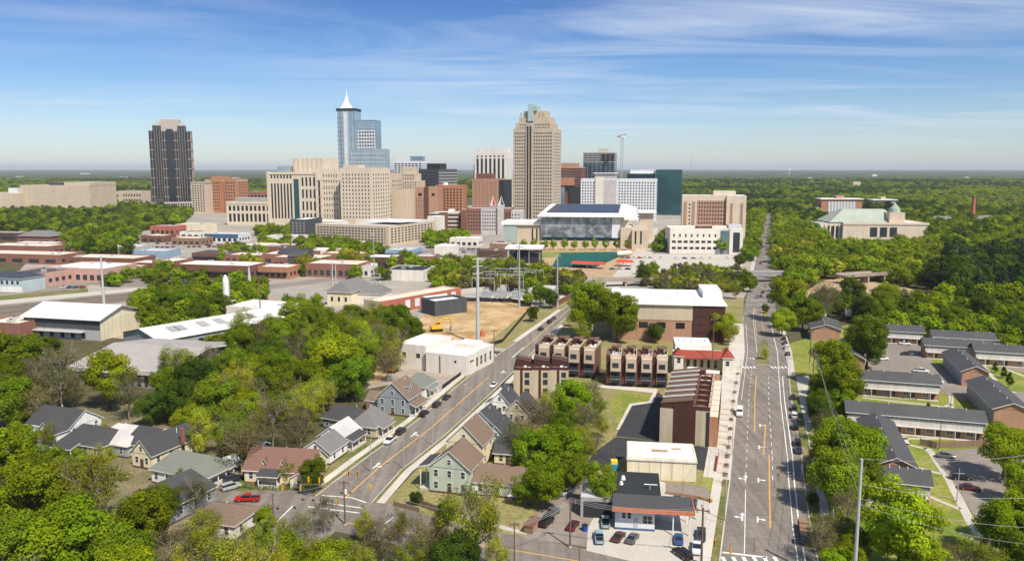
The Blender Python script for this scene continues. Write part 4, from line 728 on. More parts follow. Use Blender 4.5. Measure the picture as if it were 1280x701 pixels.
b = Bld('office_building', 'flat-roofed office of white vertical strips behind the green-roofed hall', 'office block', 1026, 1077, 268, 250, 30, -4, 'brick_orange', 'roof_pale'); h_ = b.h
b.part('front_panel', b.w * .16, b.w * .84, -.5, 1, 0, h_ * .9, 'grey_wall')
for i in range(9): b.one('front', b.w * (.2 + .075 * i), h_ * .45, b.w * .03, h_ * .86, 'white_cool', off=-.5, name='white_strip')
b.part('roof_slab', -2, b.w + 2, -2, 32, h_ + .9, h_ + 2.4, 'roof_white'); b.part('penthouse', b.w * .4, b.w * .6, 8, 20, h_ + 2.41, h_ + 7, 'brick_tan'); b.done()
b = Bld('office_building', 'smaller flat-roofed tan office right of the white-stripped one', 'office block', 1091, 1120, 262, 251, 30, -4, 'tan_stone', 'roof_pale'); b.part('window_band', 1, b.w - 1, -.3, 1, b.h * .3, b.h * .7, 'glass_house'); b.part('roof_slab', -2, b.w + 2, -2, 32, b.h + .9, b.h + 2.2, 'roof_white'); b.part('penthouse', b.w * .4, b.w * .6, 8, 20, b.h + 2.21, b.h + 7, 'tan_stone'); b.done()
A = W(1215, 280); t = thing('brick_chimney', 'tall round red brick chimney rising from the woods at right', 'chimney', A); zt = z_at(A, 246); MB().tube([(0, 0, 0), (0, 0, zt * .9), (0, 0, zt)], [3.2, 2.2, 2.3], M('rust_red'), 14).build('stack', t); MB().tube([(0, 0, zt + .01), (0, 0, zt + .8)], 2.5, M('brick_dark'), 14).build('rim', t)
A = W(863.5, 225); t = thing('radio_mast', 'thin radio mast on the far horizon above the brick hotel', 'mast', A); zt = z_at(A, 192); mb = MB()
for a in (0, 2.1, 4.2): mb.tube([(1.2 * math.cos(a), 1.2 * math.sin(a), 0), (1.2 * math.cos(a), 1.2 * math.sin(a), zt)], .35, M('steel'), 4)
mb.build('lattice', t); MB().tube([(0, 0, zt), (0, 0, zt + 6)], .3, M('steel'), 4).build('antenna', t)
A = W(986, 221); t = thing('water_tower', 'white water tower on the horizon above the far woods', 'water tower', A); zt = z_at(A, 211); MB().tube([(0, 0, 0), (0, 0, zt * .6), (0, 0, zt * .68), (0, 0, zt * .78), (0, 0, zt * .92), (0, 0, zt)], [3.5, 3.5, 8, 12, 9, 1], M('white_cool'), 14).build('tank', t); MB().tube([(0, 0, 0), (0, 0, 3)], 5.5, M('concrete')).build('base', t)
# ================================================================== LOW BUILDINGS BETWEEN THE RAILWAY AND DOWNTOWN
def low(lab, pxL, pxR, yb, yt, depth, wall, roof, rot=-14, units=2, nwin=0, cat='building', name='low_building', seed=None, hgt=None, front=None, canopy=None, rows=1, glass='glass_house', parapet=.7):
    b = Bld(name, lab, cat, pxL, pxR, yb, yt, depth, rot, wall, roof, hgt=hgt, parapet=parapet)
    if front: b.part('front_band', -.05, b.w + .05, -.3, -.003, b.h * .62, b.h + .72, front)
    if canopy: b.part('canopy', .5, b.w - .5, -2.2, -.303, b.h * .55, b.h * .60, canopy)
    if nwin: b.grid('front', .8, b.w - .8, b.h * (.12 if rows == 1 else .08), b.h * .62 if rows == 1 else b.h * .95, nwin, rows, .6, .8 if rows == 1 else .5, glass); b.grid('right', 1, b.d - 1, b.h * .2, b.h * .7, max(2, int(depth / 6)), 1, .5, .6, glass)
    if units: b.roofunits(units, seed or int(pxL) % 97, size=(1.5, 3.2))
    return b.done()
LOW = [
 ('brick workshop with pale roof and a small corner tower at left edge', -30, 75, 328, 317, 26, 'brick_red', 'roof_cream', 5),
 ('long brick building with pale roof behind the corner-tower workshop', -20, 60, 318, 307, 26, 'brick_red', 'roof_cream', 4),
 ('narrow brick building with white roof behind the left workshops', 12, 66, 312, 304, 20, 'brick_brown', 'roof_white', 5),
 ('pink brick warehouse with black roof beside the pale blue house', 15, 58, 357, 341, 30, 'pink_wall', 'roof_dark', 4),
 ('pink brick warehouse with bright white roof near the rail line', 58, 130, 351, 335, 34, 'pink_wall', 'roof_white', 8),
 ('low brick store with cream roof behind the white-roofed warehouse', 84, 168, 331, 322, 26, 'brick_brown', 'roof_cream', 8),
 ('small red painted brick building at the wood edge', 188, 219, 294, 283, 22, 'rust_red', 'roof_grey', 5),
 ('plain white building joined to the small red one', 219.5, 256, 291, 281, 26, 'cream', 'roof_pale', 0),
 ('low shop with a dark front and cream roof band', 214, 251, 306, 298, 22, 'wood', 'roof_cream', 5),
 ('white shop with a blue front band', 257, 298, 303, 293, 24, 'white_cool', 'roof_pale', 6),
 ('grey flat-roofed store with a blue metal side', 168, 205, 322, 314, 24, 'blue_wall', 'roof_pale', 0),
 ('long brick market hall with black canopy, left half', 191, 218, 340, 327, 24, 'brick_red', 'roof_white', 4),
 ('long brick market hall with white roof and dark open front', 218.5, 312, 348, 331, 26, 'brick_brown', 'roof_white', 12),
 ('low brick building with black roof behind the market hall', 240, 287, 325, 317, 24, 'brick_brown', 'roof_dark', 6),
 ('brick building with cream roof right of the black-roofed one', 280, 330, 327, 319, 22, 'brick_red', 'roof_cream', 6),
 ('red brick warehouse with dark sloping roof panel', 328, 380, 330, 318, 30, 'brick_red', 'roof_white', 4),
 ('small brick building with white canopy beside the track curve', 321, 361, 348, 334, 18, 'brick_orange', 'roof_white', 5),
 ('low brick warehouse with cream roof before the dark sloping panel', 340, 402, 334, 322, 26, 'brick_red', 'roof_cream', 8),
 ('black gabled shed between the brick warehouses', 360, 381, 336, 322, 16, 'dark_grey', 'roof_dark', 2),
 ('white pavilion building with cream roof below the dark brick block', 330, 372, 305, 296, 26, 'white_wall', 'roof_pale', 6),
 ('brick building under trees with white roof beside the tan garage', 415, 455, 312, 303, 20, 'brick_brown', 'roof_white', 5),
 ('brick shop with white roof and small white end block', 382, 447, 346, 330, 26, 'brick_red', 'roof_cream', 8),
 ('white end block of the brick shop near the road', 447.5, 462, 346, 333, 16, 'white_wall', 'roof_white', 2),
 ('dark red brick store with white roof left of the blue office', 455, 492, 335, 322, 22, 'brick_dark', 'roof_white', 5),
 ('bright blue fronted office with grey roof below the tan garage', 482, 514, 322, 313, 30, 'blue_wall', 'roof_pale', 6),
 ('black-roofed store with white side wall at the road bend', 482, 529, 350, 338, 26, 'white_wall', 'roof_black', 0),
 ('white shop with arched windows near the round lot', 562, 598, 308, 298, 18, 'white_wall', 'roof_white', 5),
 ('white flat-roofed shed left of the arched white shop', 543, 566, 318, 308, 20, 'white_wall', 'roof_white', 0),
 ('low dark kiosk row at left of the stage pavilion', 596, 630, 322, 314, 16, 'wood_dark', 'roof_brown_flat', 0),
 ('small brown kiosk below the brick and grey hotel', 612, 640, 312, 305, 14, 'wood', 'roof_cream', 0),
 ('brick store with pale roof between the belt trees and the corner-tower workshop', 60, 92, 316, 307, 24, 'brick_red', 'roof_pale', 3),
 ('grey store with white roof left of the blue-sided store', 132, 166, 318, 309, 24, 'grey_wall', 'roof_white', 4),
 ('brown brick garage with cream roof below the red painted building', 176, 204, 303, 295, 22, 'brick_brown', 'roof_cream', 3),
 ('white garage with dark roof below the plain white building', 225, 250, 297, 290, 18, 'white_wall', 'roof_dark', 3),
 ('long tan store with cream roof left of the dark brick block', 300, 345, 316, 307, 26, 'tan_stone', 'roof_cream', 6),
 ('brick store with dark roof below the white pavilion building', 322, 366, 319, 310, 22, 'brick_brown', 'roof_dark', 5),
 ('low white store before the tan garage trees', 386, 418, 320, 313, 20, 'white_wall', 'roof_white', 4),
 ('brick row with cream roof below the tan garage', 404, 452, 325, 317, 20, 'brick_orange', 'roof_cream', 6),
 ('small grey shop by the blue fronted office', 462, 480, 318, 310, 18, 'grey_wall', 'roof_pale', 2),
 ('brick shop with pale roof right of the blue fronted office', 517, 540, 330, 321, 20, 'brick_red', 'roof_pale', 3),
 ('pink-walled shop by the right end of the market hall', 132, 160, 346, 336, 22, 'pink_wall', 'roof_cream', 3),
 ('brown workshop roof between pink warehouse and market hall', 162, 190, 338, 329, 20, 'brick_brown', 'roof_cream', 3),
 ('dark-roofed long shed behind the corner-tower workshop', -30, 24, 300, 291, 24, 'brick_dark', 'roof_grey', 2),
 ('grey hip-roofed brick hall at edge of the belt trees', 22, 62, 306, 296, 26, 'brick_red', 'roof_grey', 3),
 ('small brick building with flat roof, cut by the left picture edge', -20, 25, 424, 404, 16, 'brick_red', 'roof_cream', 0),
]
for q in LOW:
    b = low(q[0], *q[1:8], rot=-12, nwin=q[8], canopy='black_wall' if 'market hall' in q[0] or 'canopy' in q[0] else None, front='blue_dark' if 'blue front band' in q[0] else ('blue_wall' if 'bright blue' in q[0] else None))
    if 'corner tower' in q[0]: b.part('corner_tower', -1, 5, -1.5, 4, 0, b.h * 1.35, 'brick_red', 'roof_tan')
    if 'sloping roof panel' in q[0]: MB().solid([(b.w * .3, 3, b.h + .8), (b.w, 3, b.h + .8), (b.w, 22, b.h + .8), (b.w * .3, 22, b.h + .8)], [(b.w * .3, 11, b.h + 3.6), (b.w, 11, b.h + 3.6), (b.w, 12, b.h + 3.6), (b.w * .3, 12, b.h + 3.6)], M('roof_blue_dark')).build('sloping_roof', b.root)
    if 'hip-roofed brick hall' in q[0]: MB().solid([(-1, -1, b.h + .72), (b.w + 1, -1, b.h + .72), (b.w + 1, b.d, b.h + .72), (-1, b.d, b.h + .72)], [(b.w * .25, b.d / 2 - .2, b.h + 6), (b.w * .75, b.d / 2 - .2, b.h + 6), (b.w * .75, b.d / 2 + .2, b.h + 6), (b.w * .25, b.d / 2 + .2, b.h + 6)], M('shingle_grey')).build('hip_roof', b.root)
    if 'gabled shed' in q[0]: MB().solid([(-.4, -.4, b.h + .8), (b.w + .4, -.4, b.h + .8), (b.w + .4, b.d, b.h + .8), (-.4, b.d, b.h + .8)], [(-.4, b.d / 2 - .1, b.h + 4), (b.w + .4, b.d / 2 - .1, b.h + 4), (b.w + .4, b.d / 2 + .1, b.h + 4), (-.4, b.d / 2 + .1, b.h + 4)], M('roof_dark')).build('gable_roof', b.root)
# more rooftops seen between trees, farther off
for i, (px, yb, wd, hh, c, r, lab) in enumerate([(1000, 268, 22, 12, 'brick_red', 'roof_pale', 'red brick house with white gables at left of the green-roofed hall'), (1012, 270, 16, 9, 'brick_red', 'roof_pale', 'low brick wing beside the gabled brick house'), (1165, 284, 30, 9, 'brick_red', 'roof_grey', 'brick building with grey hipped roof left of the round chimney'), (1222, 282, 26, 8, 'brick_red', 'roof_grey', 'brick building with grey hipped roof right of the round chimney'), (1236, 300, 60, 3, 'white_wall', 'roof_white', 'low white roof among the woods at right edge'), (1068, 297, 20, 4, 'white_wall', 'roof_white', 'low white canopy building before the green-roofed hall'), (1175, 262, 20, 8, 'rust_red', 'roof_grey', 'red house roof in the woods left of the chimney'), (1262, 262, 24, 7, 'brick_red', 'roof_dark', 'dark-roofed brick house in the woods right of the chimney'), (1245, 268, 20, 6, 'brick_tan', 'roof_brown_flat', 'brown-roofed house in the woods right of the chimney'), (925, 243, 6, 10, 'white_wall', 'roof_white', 'tiny white house at end of the long road'), (1066, 238.5, 9, 30, 'beige_pale', 'roof_white', 'pale distant slab building in the far woods'), (100, 219.5, 11, 26, 'white_wall', 'roof_white', 'white distant shed in the woods at far left'), (372, 222, 9, 24, 'beige', 'roof_white', 'pale distant building behind the courthouse'), (108, 236, 14, 14, 'white_wall', 'roof_white', 'white roof in the woods above the beige block'), (1090, 223, 6, 30, 'white_wall', 'roof_white', 'white distant speck building at right horizon'), (320, 246, 24, 12, 'brick_red', 'roof_pale', 'red brick block among trees left of the courthouse'), (990, 246, 12, 8, 'white_wall', 'roof_white', 'white far house in the woods right of the road'), (1160, 246, 10, 8, 'beige', 'roof_pale', 'pale far house in the woods above the tan office')] + [(x, y, wd, hh, c, r, 'tiny pale building among the far woods') for x, y, wd, hh, c, r in [(1010, 226, 5, 20, 'white_wall', 'roof_white'), (1048, 232, 6, 18, 'beige', 'roof_pale'), (1126, 229, 7, 18, 'white_wall', 'roof_white'), (1180, 233, 6, 17, 'brick_tan', 'roof_grey'), (1205, 225, 6, 20, 'beige', 'roof_white'), (1245, 236, 8, 15, 'white_wall', 'roof_pale'), (890, 231, 6, 18, 'white_wall', 'roof_white'), (20, 224, 8, 20, 'white_wall', 'roof_white'), (62, 229, 6, 18, 'beige', 'roof_white'), (150, 225, 8, 20, 'white_wall', 'roof_white'), (165, 234, 6, 16, 'white_wall', 'roof_pale'), (290, 226, 8, 20, 'beige', 'roof_white'), (314, 232, 7, 17, 'brick_tan', 'roof_pale'), (570, 229, 5, 18, 'white_wall', 'roof_white'), (1085, 240, 7, 14, 'beige', 'roof_pale'), (1140, 252, 8, 11, 'white_wall', 'roof_pale'), (1030, 240, 7, 14, 'brick_tan', 'roof_grey')]]):
    b = low(lab, px, px + wd, yb, None, 20, c, r, rot=-6, units=0, nwin=4 if yb > 240 else 0, hgt=hh)
    if lab.startswith('tiny pale building among'): b.root['group'] = 'tiny buildings in the far woods'
    if 'gabled' in lab or 'hipped' in lab: MB().solid([(-.5, -.5, b.h + .72), (b.w + .5, -.5, b.h + .72), (b.w + .5, b.d, b.h + .72), (-.5, b.d, b.h + .72)], [(b.w * .2, b.d / 2 - .1, b.h + 5), (b.w * .8, b.d / 2 - .1, b.h + 5), (b.w * .8, b.d / 2 + .1, b.h + 5), (b.w * .2, b.d / 2 + .1, b.h + 5)], M('shingle_grey')).build('hip_roof', b.root)
# pitched roof helper: gable or hip over a rectangle of the local frame
def roof_on(parent, x0, x1, y0, y1, z, rise, m, axis='x', hip=0.0, over=.45, gable=None, th=.22, name='roof', trim='siding_white'):
    X0, X1, Y0, Y1 = x0 - over, x1 + over, y0 - over, y1 + over; mb = MB(); zb = z - over * rise / (((y1 - y0) if axis == 'x' else (x1 - x0)) / 2)
    zt = z + rise
    if axis == 'x': ym = (y0 + y1) / 2; r0, r1 = (X0 + hip, ym), (X1 - hip, ym)
    else: xm = (x0 + x1) / 2; r0, r1 = (xm, Y0 + hip), (xm, Y1 - hip)
    def skin(dz): return [(X0, Y0, zb + dz), (X1, Y0, zb + dz), (X1, Y1, zb + dz), (X0, Y1, zb + dz), (*r0, zt + dz), (*r1, zt + dz)]
    F_ = [(0, 1, 5, 4), (2, 3, 4, 5), (3, 0, 4), (1, 2, 5)] if axis == 'x' else [(1, 2, 5, 4), (3, 0, 4, 5), (0, 1, 4), (2, 3, 5)]
    up, dn = skin(th), skin(0); n = 0
    for k, f in enumerate(F_):
        if k >= 2 and hip == 0: continue
        mb.poly([up[i] for i in f], M(m)); mb.poly([dn[i] for i in reversed(f)], M(m))
    ring = [0, 1, 2, 3]
    if hip == 0: ring = [0, 1, 5, 2, 3, 4] if axis == 'x' else [0, 4, 1, 2, 5, 3]
    for a, c in zip(ring, ring[1:] + ring[:1]): mb.poly([dn[a], dn[c], up[c], up[a]], M(trim))
    o = mb.build(name, parent)
    if hip == 0 and gable:
        if axis == 'x':
            for xx in (x0, x1): MB().solid([(xx - .1, y0, z), (xx - .1, y1, z), (xx - .1, (y0 + y1) / 2, zt)], [(xx + .1, y0, z), (xx + .1, y1, z), (xx + .1, (y0 + y1) / 2, zt)], M(gable)).build('gable', parent)
        else:
            for yy in (y0, y1): MB().solid([(x0, yy - .1, z), (x1, yy - .1, z), ((x0 + x1) / 2, yy - .1, zt)], [(x0, yy + .1, z), (x1, yy + .1, z), ((x0 + x1) / 2, yy + .1, zt)], M(gable)).build('gable', parent)
    return o
# sheds and warehouses left of the tracks
b = Bld('warehouse', 'white-roofed two-storey rail warehouse with grey lower walls', 'warehouse', 32, 126, 420, 402, 26, -14, 'white_wall', shell=False, hgt=9.5); w_, h_ = b.w, b.h
b.part('wall', 0, w_, 0, b.d, 0, h_, 'grey_wall'); b.part('wall_band', -.1, w_ + .1, -.15, b.d + .1, h_ * .5, h_ * .98, 'dark_grey'); b.part('end_wall', w_ + .103, w_ + .3, 0, b.d, 0, h_, 'cream'); roof_on(b.root, 0, w_, 0, b.d, h_, 4.2, 'metal_white', 'x', over=1.4, gable='cream'); b.part('canopy', 2, w_ - 8, -2.4, -.153, h_ * .36, h_ * .40, 'roof_pale')
b.grid('front', 6, w_ - 6, .3, h_ * .34, 5, 1, .35, .9, 'black_wall', name='bay_door'); b.done()
b = Bld('warehouse', 'long narrow warehouse with a rusty white roof running away to the silo', 'warehouse', 155, 200, 432, 424, 78, -37, 'white_wall', shell=False, hgt=6); w_, h_ = b.w, b.h
b.part('wall', 0, w_, 0, b.d, 0, h_, 'siding_grey'); roof_on(b.root, 0, w_, 0, b.d, h_, 3.2, 'metal_white', 'y', over=.8, gable='siding_grey')
rn = random.Random(3)
for i in range(7): y = rn.uniform(8, b.d - 8); MB().solid([(w_ * .62, y, h_ + 2.75), (w_ * .82, y, h_ + 1.5), (w_ * .82, y + 4, h_ + 1.5), (w_ * .62, y + 4, h_ + 2.75)], [(w_ * .62, y, h_ + 2.87), (w_ * .82, y, h_ + 1.62), (w_ * .82, y + 4, h_ + 1.62), (w_ * .62, y + 4, h_ + 2.87)], M('stone_grey')).build('roof_patch', b.root)
b.grid('right', 4, b.d - 4, 1, 4.5, 12, 1, .4, .7); b.done()
b = Bld('warehouse', 'large warehouse with a broad tan metal roof among the trees', 'warehouse', 95, 212, 479, 464, 44, -12, 'siding_grey', shell=False, hgt=6.5); w_, h_ = b.w, b.h
b.part('wall', 0, w_, 0, b.d, 0, h_, 'siding_grey'); roof_on(b.root, 0, w_, 0, b.d, h_, 3.0, 'metal_seam', 'x', over=1.5, gable='siding_grey', th=.4); b.part('fascia', -1.5, w_ + 1.5, -1.75, -1.55, h_ - 1.6, h_ - .35, 'concrete'); b.grid('front', w_ * .5, w_ - 2, .2, 5, 6, 1, .5, .95, 'black_wall', name='bay_door'); b.done()
b = low('white flat-roofed factory block beside the slim white silo', 283, 350, 400, 384, 22, 'white_wall', 'roof_white', rot=-20, nwin=4)
A = W(284, 394); t = thing('silo', 'slim white silo standing on a scaffold by the warehouse', 'silo', A); zt = z_at(A, 346); MB().tube([(0, 0, 7), (0, 0, zt - 2), (0, 0, zt), (0, 0, zt + 1)], [1.5, 1.5, 1.0, .3], M('roof_white'), 12).build('tank', t)
mb = MB()
for sx in (-4, 4):
    for sy in (-3, 3): mb.tube([(sx, sy, 0), (sx, sy, 8)], .2, M('steel'), 4)
for z in (3.5, 7.5): mb.box(-4.2, 4.2, -3.2, 3.2, z, z + .25, M('steel_pale'))
mb.build('scaffold', t); MB().box(-3.2, 3.2, -2.2, 2.2, .1, 3.3, M('siding_grey')).build('hopper', t); MB().tube([(1.9, 0, 7), (1.9, 0, zt)], .15, M('steel')).build('pipe', t)
for px, py, yt, lab in ((312.5, 368, 334, 'pale tapered steel mast left of the market hall end'),):
    A = W(px, py); t = thing('steel_mast', lab, 'mast', A); zt = z_at(A, yt); MB().tube([(0, 0, 0), (0, 0, zt)], [1.6, .5], M('steel_pale'), 8).build('shaft', t); MB().tube([(0, 0, 0), (0, 0, .6)], 2.2, M('concrete'), 10).build('foot', t)
# grey hip-roofed hall, orange shed, dark flat-roofed block by the dirt lot
b = Bld('hall', 'white hall with a grey hipped roof among trees left of the orange shed', 'hall', 409, 439, 381, 366, 26, -16, 'white_wall', shell=False, hgt=8); b.part('wall', 0, b.w, 0, b.d, 0, b.h, 'siding_cream'); roof_on(b.root, 0, b.w, 0, b.d, b.h, 5, 'shingle_grey', 'y', hip=3, over=.8); b.part('side_wing', b.w + .01, b.w + 14, 8, b.d - 2, 0, 6, 'white_wall'); roof_on(b.root, b.w - 3, b.w + 14, 8, b.d - 2, 6, 4, 'shingle_grey', 'x', hip=3); b.grid('front', 1, b.w - 1, 1, 6, 3, 1, .3, .5); b.done()
b = Bld('shed', 'long low shed with a faded orange side wall by the dirt lot', 'shed', 455, 476, 391, 377, 62, -38, 'roof_tan', 'roof_cream', hgt=6.5); b.part('orange_wall', b.w + .003, b.w + .3, 0, b.d, 0, b.h + .9, 'rust_red'); b.grid('right', b.d * .25, b.d - 3, 1.2, 6, 6, 1, .5, .9, 'white_cool', off=b.w + .3, name='awning'); b.done()
b = Bld('flat_block', 'black flat-roofed building with white roof beside the dirt lot', 'building', 527, 530, 391, 375, 20, -52, 'dark_grey', 'roof_white', hgt=6.5, width=13, parapet=1.4); b.part('upper_block', -6, -.003, 4, 18, 0, 7.6, 'grey_wall', 'roof_white'); b.done()
# white building by the street, with its annex
b = Bld('white_building', 'white flat-roofed commercial building with small windows beside the side street', 'building', 498, 533, 459, 437, 20, -24, 'white_wall', 'roof_white', hgt=8.6, parapet=.9); w_ = b.w
m2 = b.part('main_wing', w_ + .003, w_ + 17.5, -1.2, 22, 0, 6.6, 'white_wall'); b.flatroof(w_ + .003, w_ + 17.5, -1.2, 22, 6.6, 'roof_white', 'white_wall', .9)
for x in (w_ * .22, w_ * .72): b.one('front', x, 5.4, 1.5, 1.5, frame='stone_grey', name='window')
for x in (w_ * .15, ): b.part('downpipe', w_ + .3, w_ + .5, -1.45, -1.203, 0, 6.8, 'black_trim'); b.part('downpipe', w_ + 6.5, w_ + 6.7, -1.45, -1.203, 0, 6.8, 'black_trim')
b.one('front', w_ + 13, 5, .8, .9, off=-1.2)
for y in (3, 7.5, 11, 14.5, 19): b.one('right', y, 3.6 if y > 4 else 4.8, 1.6 if y > 4 else 3.2, 3.4 if y > 4 else .8, off=w_ + 17.5, frame='siding_white', mull=1)
b.part('back_block', w_ + 5, w_ + 13, 14, 22, 6.75, 8.3, 'white_wall', 'roof_white'); b.done()
occupy([b.P(w_, -2), b.P(w_ + 19, -2), b.P(w_ + 19, 23), b.P(w_, 23)])
# large white-roofed building behind the terraces
b = Bld('community_building', 'large brick hall with brilliant white roof and maroon right bay', 'hall', 765, 905, 424, 378, 42, -8, 'brick_tan', 'roof_white', parapet=0, shell=False); w_ = b.w; h_ = b.h
b.part('brick_wall', 0, w_ * .72, 0, b.d, 0, h_ * .56, 'brick_tan'); b.part('tan_wall', w_ * .22, w_ * .72, -.2, b.d, h_ * .562, h_ * .97, 'tan_stone'); b.part('maroon_wall', w_ * .10, w_ * .22, -.1, b.d, h_ * .562, h_ * .97, 'maroon_panel'); b.part('maroon_bay', w_ * .722, w_, -.6, b.d, 0, h_ * .97, 'maroon_panel'); b.part('brick_left', 0, w_ * .10, .5, b.d, h_ * .562, h_ * .97, 'brick_tan')
b.part('roof', -1, w_ + .8, -1.2, b.d + 1, h_ * .972, h_, 'roof_white'); b.part('raised_roof', w_ * .84, w_ + .82, b.d * .45, b.d + 1.02, h_ + .003, h_ * 1.17, 'roof_white')
for x in (.28, .44, .61): b.one('front', w_ * x, h_ * .42, w_ * .075, h_ * .15, frame='black_trim')
for k in range(3): b.part('panel_seam', w_ * .725, w_ - .1, -.68, -.603, h_ * (.25 + .22 * k), h_ * (.25 + .22 * k) + .12, 'black_trim')
b.part('roof_ladder', w_ * .03, w_ * .06, b.d * .5, b.d * .6, h_ + .003, h_ + 1.6, 'roof_white')
for x, y in ((.2, .3), (.35, .7), (.5, .4), (.62, .75), (.75, .3)): MB().tube([(w_ * x, b.d * y, h_), (w_ * x, b.d * y, h_ + .8)], .35, M('steel_pale'), 8).build('roof_vent', b.root)
for k in range(7): b.part('roof_seam', w_ * (.11 + .12 * k), w_ * (.11 + .12 * k) + .12, -1, b.d, h_ + .002, h_ + .05, 'roof_pale')
b.done()
# ------------------------------------------------------------------ the terraces of flat-roofed town houses
def townhouse(lab, A, rot, w, d, h, front_glass=True, seed=0, clutter=True):
    t = thing('town_house', lab, 'town house', A, rot, 'town houses of the brown terraces'); rn = random.Random(seed)
    P = lambda name, *a: MB().box(*a[:6], M(a[6]), M(a[7]) if len(a) > 7 else None).build(name, t)
    P('party_wall', 0, w * .26, .9, d, 0, h + .6, 'maroon_panel', 'roof_brown_flat'); P('wall', w * .26 + .003, w, .6, d, 0, h, 'brick_brown', 'roof_brown_flat')  # brown brick darkened to hold the balcony shade in its colour
    P('upper_bay', w * .30, w * .97, -.5, .597, h * .53, h - .1, 'roof_tan', 'roof_cream'); mb = MB()
    for a in ((w * .26, w, .6, .9), (w * .26, w, d - .3, d), (w - .25, w, .9, d - .3)): mb.box(*a, h + .003, h + .95, M('tan_stone'))
    mb.build('parapet', t)
    for z, hh in ((h * .74, 1.5), (h * .48, 1.4)): put('window', win_mesh(w * .36, hh, 'glass_house', 'black_trim'), t, (w * .62, -.5, z)) if z > h * .6 else put('window', win_mesh(w * .5, 1.9, 'glass_house', 'black_trim', mull=2), t, (w * .63, .6, z - .75))
    P('balcony', w * .30, w * .97, -1.5, -.503, h * .275, h * .29, 'steel'); P('railing', w * .30, w * .97, -1.5, -1.44, h * .29 + .003, h * .29 + 1, 'glass_house'); P('garage_door', w * .34, w * .94, .5, .597, 0, h * .24, 'black_wall'); P('door', w * .06, w * .2, .8, .897, 0, 2.2, 'brick_dark')
    if clutter:
        P('stair_house', w * .3, w * .62, d * .55, d * .85, h + .004, h + 2.3, 'maroon_panel', 'roof_brown_flat'); P('roof_deck', w * .34, w * .9, 1.2, d * .5, h + .004, h + .14, 'roof_cream')
        for k in range(3): x, y = rn.uniform(w * .35, w * .85), rn.uniform(1.4, d * .5); P('planter', x, x + .9, y, y + .6, h + .144, h + .8, rn.choice(['wood', 'steel_pale', 'roof_white']))
        P('sun_screen', w * .64, w * .96, d * .5, d * .9, h + 2.2, h + 2.35, 'roof_brown_flat'); [P('post', w * q, w * q + .12, d * .52, d * .52 + .12, h + .004, h + 2.197, 'black_trim') for q in (.66, .93)]
    return t
A = W(757, 482); r = R_(-9); u = Vector((math.cos(r), math.sin(r), 0)); n = Vector((-u.y, u.x, 0)); occupy([A - n * 3, A + u * 22 - n * 3, A + u * 22 + n * 13, A + n * 13])
ww = 5.3
for i, lab in enumerate(('leftmost house of the brown terrace row facing the grass, with a white roof tent', 'second house from left of the brown terrace row facing the grass', 'third house from left of the brown terrace row facing the grass', 'rightmost house of the brown terrace row facing the grass')): townhouse(lab, A + u * ww * i, r, ww, 12, 10.2, seed=i)
A = W(668, 468); r = R_(-16); u = Vector((math.cos(r), math.sin(r), 0)); n = Vector((-u.y, u.x, 0)); occupy([A - n * 6, A + u * 24 - n * 6, A + u * 24 + n * 14, A + n * 14])
for i, lab in enumerate(('leftmost house of the tan-sided terrace row behind the round green tree', 'second house from left in the terrace row behind the round green tree', 'third house from left in the terrace row behind the round green tree', 'end house with plain tan side wall behind the round green tree')): townhouse(lab, A + u * 5.6 * i, r, 5.6, 13, 10.6, seed=10 + i)
# the short block by the side street
A = W(642, 498); r = R_(-4); u = Vector((math.cos(r), math.sin(r), 0)); n = Vector((-u.y, u.x, 0)); occupy([A - n * 2, A + u * 19 - n * 2, A + u * 19 + n * 12, A + n * 12])
for i, lab in enumerate(('tan brick end house of the terrace beside the side street', 'middle house of the short terrace by the side street', 'right house of the short terrace by the side street')):
    t = thing('town_house', lab, 'town house', A + u * 6 * i + n * .5 * i, r, 'town houses of the brown terraces'); P = lambda name, *a: MB().box(*a[:6], M(a[6]), M(a[7]) if len(a) > 7 else None).build(name, t)
    h = 9.6; P('wall', 0, 5.98, 0, 12, 0, h, 'siding_tan', 'roof_brown_flat'); mb = MB()
    for a in ((0, 5.98, 0, .3), (0, 5.98, 11.7, 12), (0, .25, .3, 11.7), (5.73, 5.98, .3, 11.7)): mb.box(*a, h + .003, h + .9, M('maroon_panel'))
    mb.build('parapet', t); P('dark_panel', 2.2, 3.0, -.15, -.003, 0, h, 'maroon_panel'); MB().solid([(.4, 5, h + .01), (5.6, 5, h + .01), (5.6, 11, h + .01), (.4, 11, h + .01)], [(.4, 5, h + 2.9), (5.6, 5, h + 1.9), (5.6, 11, h + 1.9), (.4, 11, h + 2.9)], M('maroon_panel'), M('roof_brown_flat')).build('stair_house', t); MB().solid([(.3, 6.2, h + 2.95), (5.7, 6.2, h + 1.95), (5.7, 6.8, h + 1.95), (.3, 6.8, h + 2.95)], [(.3, 6.2, h + 3.2), (5.7, 6.2, h + 2.2), (5.7, 6.8, h + 2.2), (.3, 6.8, h + 3.2)], M('solar')).build('roof_rib', t)
    for k, (x, y) in enumerate(((1, 1.2), (3.2, 2.6), (4.6, 1.4))): P('planter', x, x + 1, y, y + .7, h + .004, h + .8, ('wood', 'roof_white', 'steel_pale')[k])
    for z in (2.6, 5.6, 8): put('window', win_mesh(1.3, 1.5, 'glass_house', 'black_trim'), t, (4.4, 0, z))
    if i == 0:
        for z in (2.6, 5.6): put('window', win_mesh(1.6, 1.8, 'glass_house', 'siding_white'), t, (0, 6, z), -math.pi / 2)
